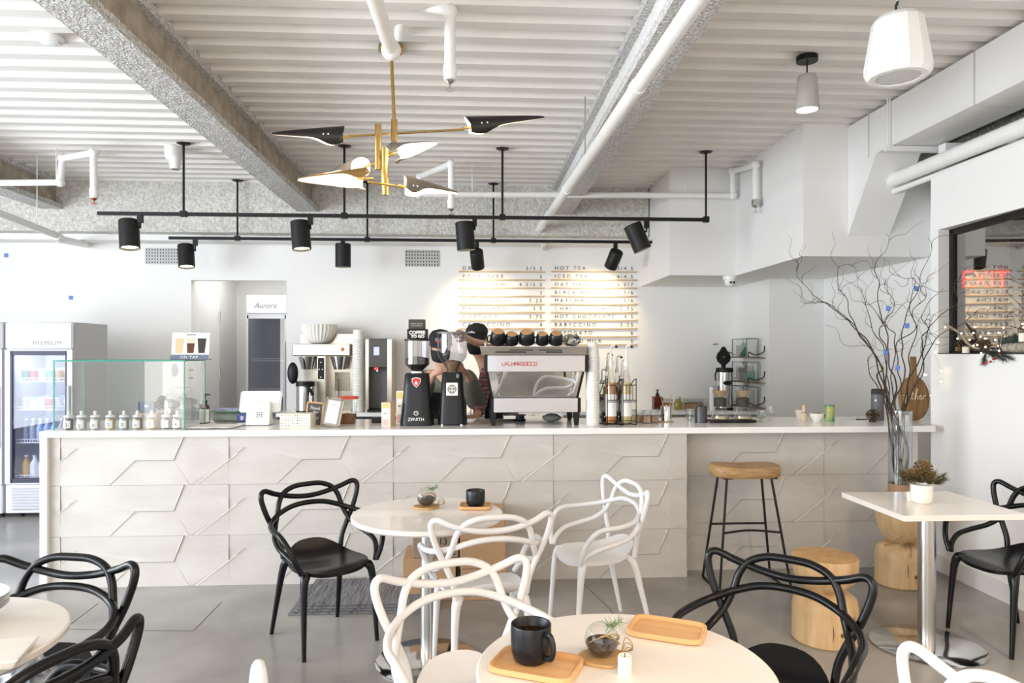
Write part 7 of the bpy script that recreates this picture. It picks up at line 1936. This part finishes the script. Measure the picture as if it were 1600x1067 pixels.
def person(org, head_c, lean, arms, label, shirt, yaw, facing):
    """org floor point; head_c head centre; arms: dict side -> [shoulder, elbow, wrist, palm], finger dirs"""
    t = thing('person', org, label, 'person')
    x, y = org[0], org[1]
    hc = Vector(head_c); V = []; E = []
    def add(p, r, par=None):
        V.append((Vector(p), r)); i = len(V) - 1
        if par is not None: E.append((par, i))
        return i
    cx = lambda k: Vector((x + (hc.x - x) * k, y + (hc.y - y) * k, 0))
    pel = add((x, y, .95), (.15, .11))
    wa = add(cx(.12) + Vector((0, 0, 1.12)), (.13, .10), pel)
    chs = add(cx(.35) + Vector((0, 0, 1.30)), (.15, .11), wa)
    ub = add(cx(.55) + Vector((0, 0, hc.z - .26)), (.10, .08), chs)
    nk = add(cx(.78) + Vector((0, 0, hc.z - .16)), .056, ub)
    f = Vector(facing).normalized()
    h0 = add(hc + Vector((0, 0, -.085)) + f * .012, (.062, .070), nk)
    h1 = add(hc + Vector((0, 0, -.02)) + f * .006, (.076, .090), h0)
    h2 = add(hc + Vector((0, 0, .045)), (.078, .094), h1)
    h3 = add(hc + Vector((0, 0, .095)), (.058, .070), h2)
    jk = [(V[i][0], tuple(q + (.05 if i == ub else .03) for q in (V[i][1] if isinstance(V[i][1], tuple) else (V[i][1],) * 2))) for i in (pel, wa, chs, ub)]
    JE = [(0, 1), (1, 2), (2, 3)]
    for s in (-1, 1):
        hip = add((x + s * .09, y, .88), .095, pel); kn = add((x + s * .10, y - .02, .50), .062, hip); an = add((x + s * .10, y + .01, .09), .042, kn); add((x + s * .11, y - .14, .045), .038, an)
    for side, A in arms.items():
        sh, el, wr, pa = [Vector(q) for q in A['pts']]
        i0 = add(sh, .058, ub); i1 = add(sh.lerp(el, .5), .050, i0); i2 = add(el, .043, i1); i3 = add(el.lerp(wr, .5), .039, i2); i4 = add(wr, .027, i3); i5 = add(pa, (.034, .022), i4)
        d = (pa - wr).normalized(); fd = Vector(A['fing']).normalized(); across = Vector(A['across']).normalized()
        for k in range(4):
            o_ = across * (-.028 + .0187 * k); ln = (.062, .072, .068, .052)[k]
            a = add(pa + o_ * .9 + d * .022, .0105, i5); b_ = add(pa + o_ + d * .022 + (d * .6 + fd * .4).normalized() * ln * .5, .0092, a)
            c_ = add(V[b_][0] + (fd * .8 + d * .2).normalized() * ln * .35, .0085, b_); add(V[c_][0] + fd * ln * .25, .0072, c_)
        a = add(pa - across * .040, .012, i5); b_ = add(V[a][0] + (d * .6 + fd * .5 - across * .4).normalized() * .032, .0105, a); add(V[b_][0] + (d * .6 + fd * .7).normalized() * .024, .009, b_)
        n0 = len(jk); cut = A.get('sleeve', .55)
        ws = el.lerp(wr, cut) if cut > 0 else sh.lerp(el, 1 + cut)
        jk.append((sh, .085)); JE.append((3, n0)); jk.append((sh.lerp(el, .5), A.get('puff', .078))); JE.append((n0, n0 + 1))
        if cut > 0:
            jk.append((el, A.get('puff', .078))); JE.append((n0 + 1, n0 + 2)); jk.append((el.lerp(ws, .6), A.get('puff', .07) * .9)); JE.append((n0 + 2, n0 + 3)); jk.append((ws, .05)); JE.append((n0 + 3, n0 + 4))
        else:
            jk.append((ws, .066)); JE.append((n0 + 1, n0 + 2))
    skinmesh('body', V, E, skin, t)
    skinmesh('jacket', jk, JE, shirt, t)
    tr = [(Vector((x, y, .95)), (.17, .13))]; TE = []
    for s in (-1, 1):
        b0 = len(tr); tr += [(Vector((x + s * .09, y, .86)), .108), (Vector((x + s * .10, y - .02, .50)), .078), (Vector((x + s * .10, y + .01, .13)), .062)]; TE += [(0, b0), (b0, b0 + 1), (b0 + 1, b0 + 2)]
    skinmesh('trousers', tr, TE, denim, t)
    # apron
    aw = MB().box(-.15, .15, -.012, 0, .62, 1.28); R = Matrix.Translation((x, y - .165, 0)); aw.xf(R).build('apron', blackc, t, world=True, smooth=0, bevel=.005)
    for s in (-1, 1): MB().rbox(x + s * .10 - .045, x + s * .10 + .045, y - .22, y + .06, .0, .075, .02).build('shoe', black, t, world=True)
    # hair, cap, mask, eyes, ears
    yaw_m = Matrix.Translation(hc) @ Vector((0, -1, 0)).rotation_difference(Vector((f.x, f.y, f.z))).to_matrix().to_4x4()
    hr_ = MB().lathe([(.089, -.02), (.101, .02), (.097, .06), (.075, .10), (0, .118)], (0, .014, 0), 24)
    hr_.v = [Vector((p.x * .90, p.y, p.z - (.045 if p.y > .02 else 0) * (1 if p.z < .03 else 0))) for p in hr_.v]
    hr_.xf(yaw_m).build('hair', hairm, t, world=True, smooth=60)
    lk = MB(); rq = random.Random(3)
    for k in range(26):
        a = rq.uniform(-1.9, 1.9) ; p = Vector((.083 * math.sin(a), -.093 * math.cos(a), .045))
        lk.tube([p, p + Vector((rq.uniform(-.01, .01), -.006, -.02)), p + Vector((rq.uniform(-.016, .016), .0, -.045 if abs(a) > 1 else -.026))], [.010, .008, .002], 5)
    lk.xf(yaw_m).build('hair_locks', hairm, t, world=True)
    capd = MB().lathe([(.100, .038), (.106, .06), (.100, .095), (.075, .125), (.03, .140), (0, .142)], (0, .006, 0), 28); capd.v = [Vector((p.x * .93, p.y * 1.02, p.z)) for p in capd.v]
    cp_ = capd.xf(yaw_m).build('cap', blackc, t, world=True, smooth=50)
    vs = []; nA = 14
    for q, (rad, zz_) in enumerate(((.095, .050), (.135, .044), (.172, .028))):
        for k in range(nA + 1):
            a = -1.05 + 2.1 * k / nA; w__ = 1 - .25 * (abs(a) / 1.05) ** 2
            vs.append((math.sin(a) * .095 * (1 if q == 0 else .98 if q == 1 else .80), -math.cos(a * .9) * rad * w__ , zz_ - .018 * (abs(a) / 1.05) ** 2))
    n1 = nA + 1; fs = [(q * n1 + k, q * n1 + k + 1, (q + 1) * n1 + k + 1, (q + 1) * n1 + k) for q in range(2) for k in range(nA)]
    top = [Vector(p) for p in vs]; bot = [p + Vector((0, 0, -.005)) for p in top]; N = len(top)
    mb = MB().add(top + bot, fs + [tuple(N + i for i in f_[::-1]) for f_ in fs] + [((2 * n1 + k), (2 * n1 + k + 1), N + 2 * n1 + k + 1, N + 2 * n1 + k) for k in range(nA)])
    mb.xf(yaw_m).build('cap_brim', blackc, t, world=True, smooth=60)
    e = (yaw_m.to_3x3() @ Matrix.Rotation(pi / 2 - .25, 3, 'X')).to_euler()
    text('cap_lettering', 'COFFEE' if not shirt is plaid else 'coffee', inkw, t, yaw_m @ Vector((0, -.108, .075)), .026, rot=e, align='CENTER', offset=.0006, world=True)
    if shirt is not plaid:
        MB().box(-.045, .045, -.112, -.100, .058, .072).xf(yaw_m).build('cap_patch', inkr, t, world=True, smooth=0)
    mk = MB(); vs = []; nn = 14
    for r_i, (z, rr_) in enumerate(((-.125, .066), (-.115, .082), (-.08, .095), (-.045, .099), (-.015, .098))):
        for k in range(nn + 1):
            a = -1.35 + 2.7 * k / nn; bul = .016 * math.cos(a) ** 2 * (1 if 0 < r_i < 4 else .2)
            vs.append((math.sin(a) * rr_ * .86, -math.cos(a) * (rr_ + bul) * 1.03 - .004, z))
    n1 = nn + 1
    mk.add(vs, [(q * n1 + k, q * n1 + k + 1, (q + 1) * n1 + k + 1, (q + 1) * n1 + k) for q in range(4) for k in range(nn)])
    mk.xf(yaw_m).build('face_mask', blackc, t, world=True, smooth=70, fixn=False)
    for s in (-1, 1):
        MB().ball((s * .031, -.088, .008), .011, 10, (1.2, .6, .7)).xf(yaw_m).build('eye', inkw, t, world=True); MB().ball((s * .031, -.0945, .008), .0055, 8, (1, .5, 1)).xf(yaw_m).build('pupil', inkb, t, world=True)
        MB().tube([(s * .014, -.092, .027), (s * .032, -.094, .031), (s * .050, -.082, .025)], .0035, 6).xf(yaw_m).build('eyebrow', hairm, t, world=True)
        MB().ball((s * .080, .008, -.01), .026, 10, (.35, .7, 1.1)).xf(yaw_m).build('ear', skin, t, world=True)
    MB().ball((0, -.098, -.018), .014, 10, (.9, 1, 1.3)).xf(yaw_m).build('nose', skin, t, world=True)
    return t
P1 = W(702, 550, 6.08)
g2x = X(706, 5.28)
person((P1.x, 6.10, 0), W(688, 541, 5.93), 0, {
    'l': dict(pts=[W(664, 585, 6.02), W(654, 634, 5.90), W(678, 584, 5.60), W(690, 579, 5.49)], fing=(.75, -.25, .05), across=(.1, .5, -.85), puff=.072, sleeve=.80),
    'r': dict(pts=[W(732, 585, 6.02), W(745, 632, 5.88), W(731, 585, 5.58), W(721, 577, 5.48)], fing=(-.75, -.25, .05), across=(-.1, .5, -.85), puff=.09, sleeve=.86)},
    'person in an olive cardigan, black mask and cap gripping the grinder hopper', olive, 0, (.08, -1, -.25))
P2 = W(783, 550, 6.40)
person((P2.x, 6.42, 0), W(745, 530, 6.22), 0, {
    'l': dict(pts=[W(764, 574, 6.30), W(753, 618, 6.10), W(747, 648, 5.72), (X(742, 5.62), 5.60, CT + .03)], fing=(-.4, -.8, -.1), across=(.9, -.3, 0), puff=.068, sleeve=.95),
    'r': dict(pts=[W(806, 576, 6.30), W(793, 549, 5.90), W(738, 533, 5.50), W(724, 524.5, 5.42)], fing=(-.85, -.45, -.10), across=(.1, -.4, .9), puff=.075, sleeve=.30)},
    'person in a red plaid shirt and black cap reaching over to the hopper lid', plaid, 0, (-.45, -1, -.22))

# ------------------------------------------------------------------ lettering curves -> meshes
def bake_text():
    bpy.context.view_layer.update()
    dg = bpy.context.evaluated_depsgraph_get()
    for o in [o for o in bpy.data.objects if o.type == 'FONT']:
        me = bpy.data.meshes.new_from_object(o.evaluated_get(dg), depsgraph=dg)
        nm = o.name; o.name = nm + '_old'
        n = bpy.data.objects.new(nm, me); C.objects.link(n)
        n.parent = o.parent; n.location = o.location; n.rotation_euler = o.rotation_euler
        n['kind'] = 'stuff'
        bpy.data.objects.remove(o)
bake_text()
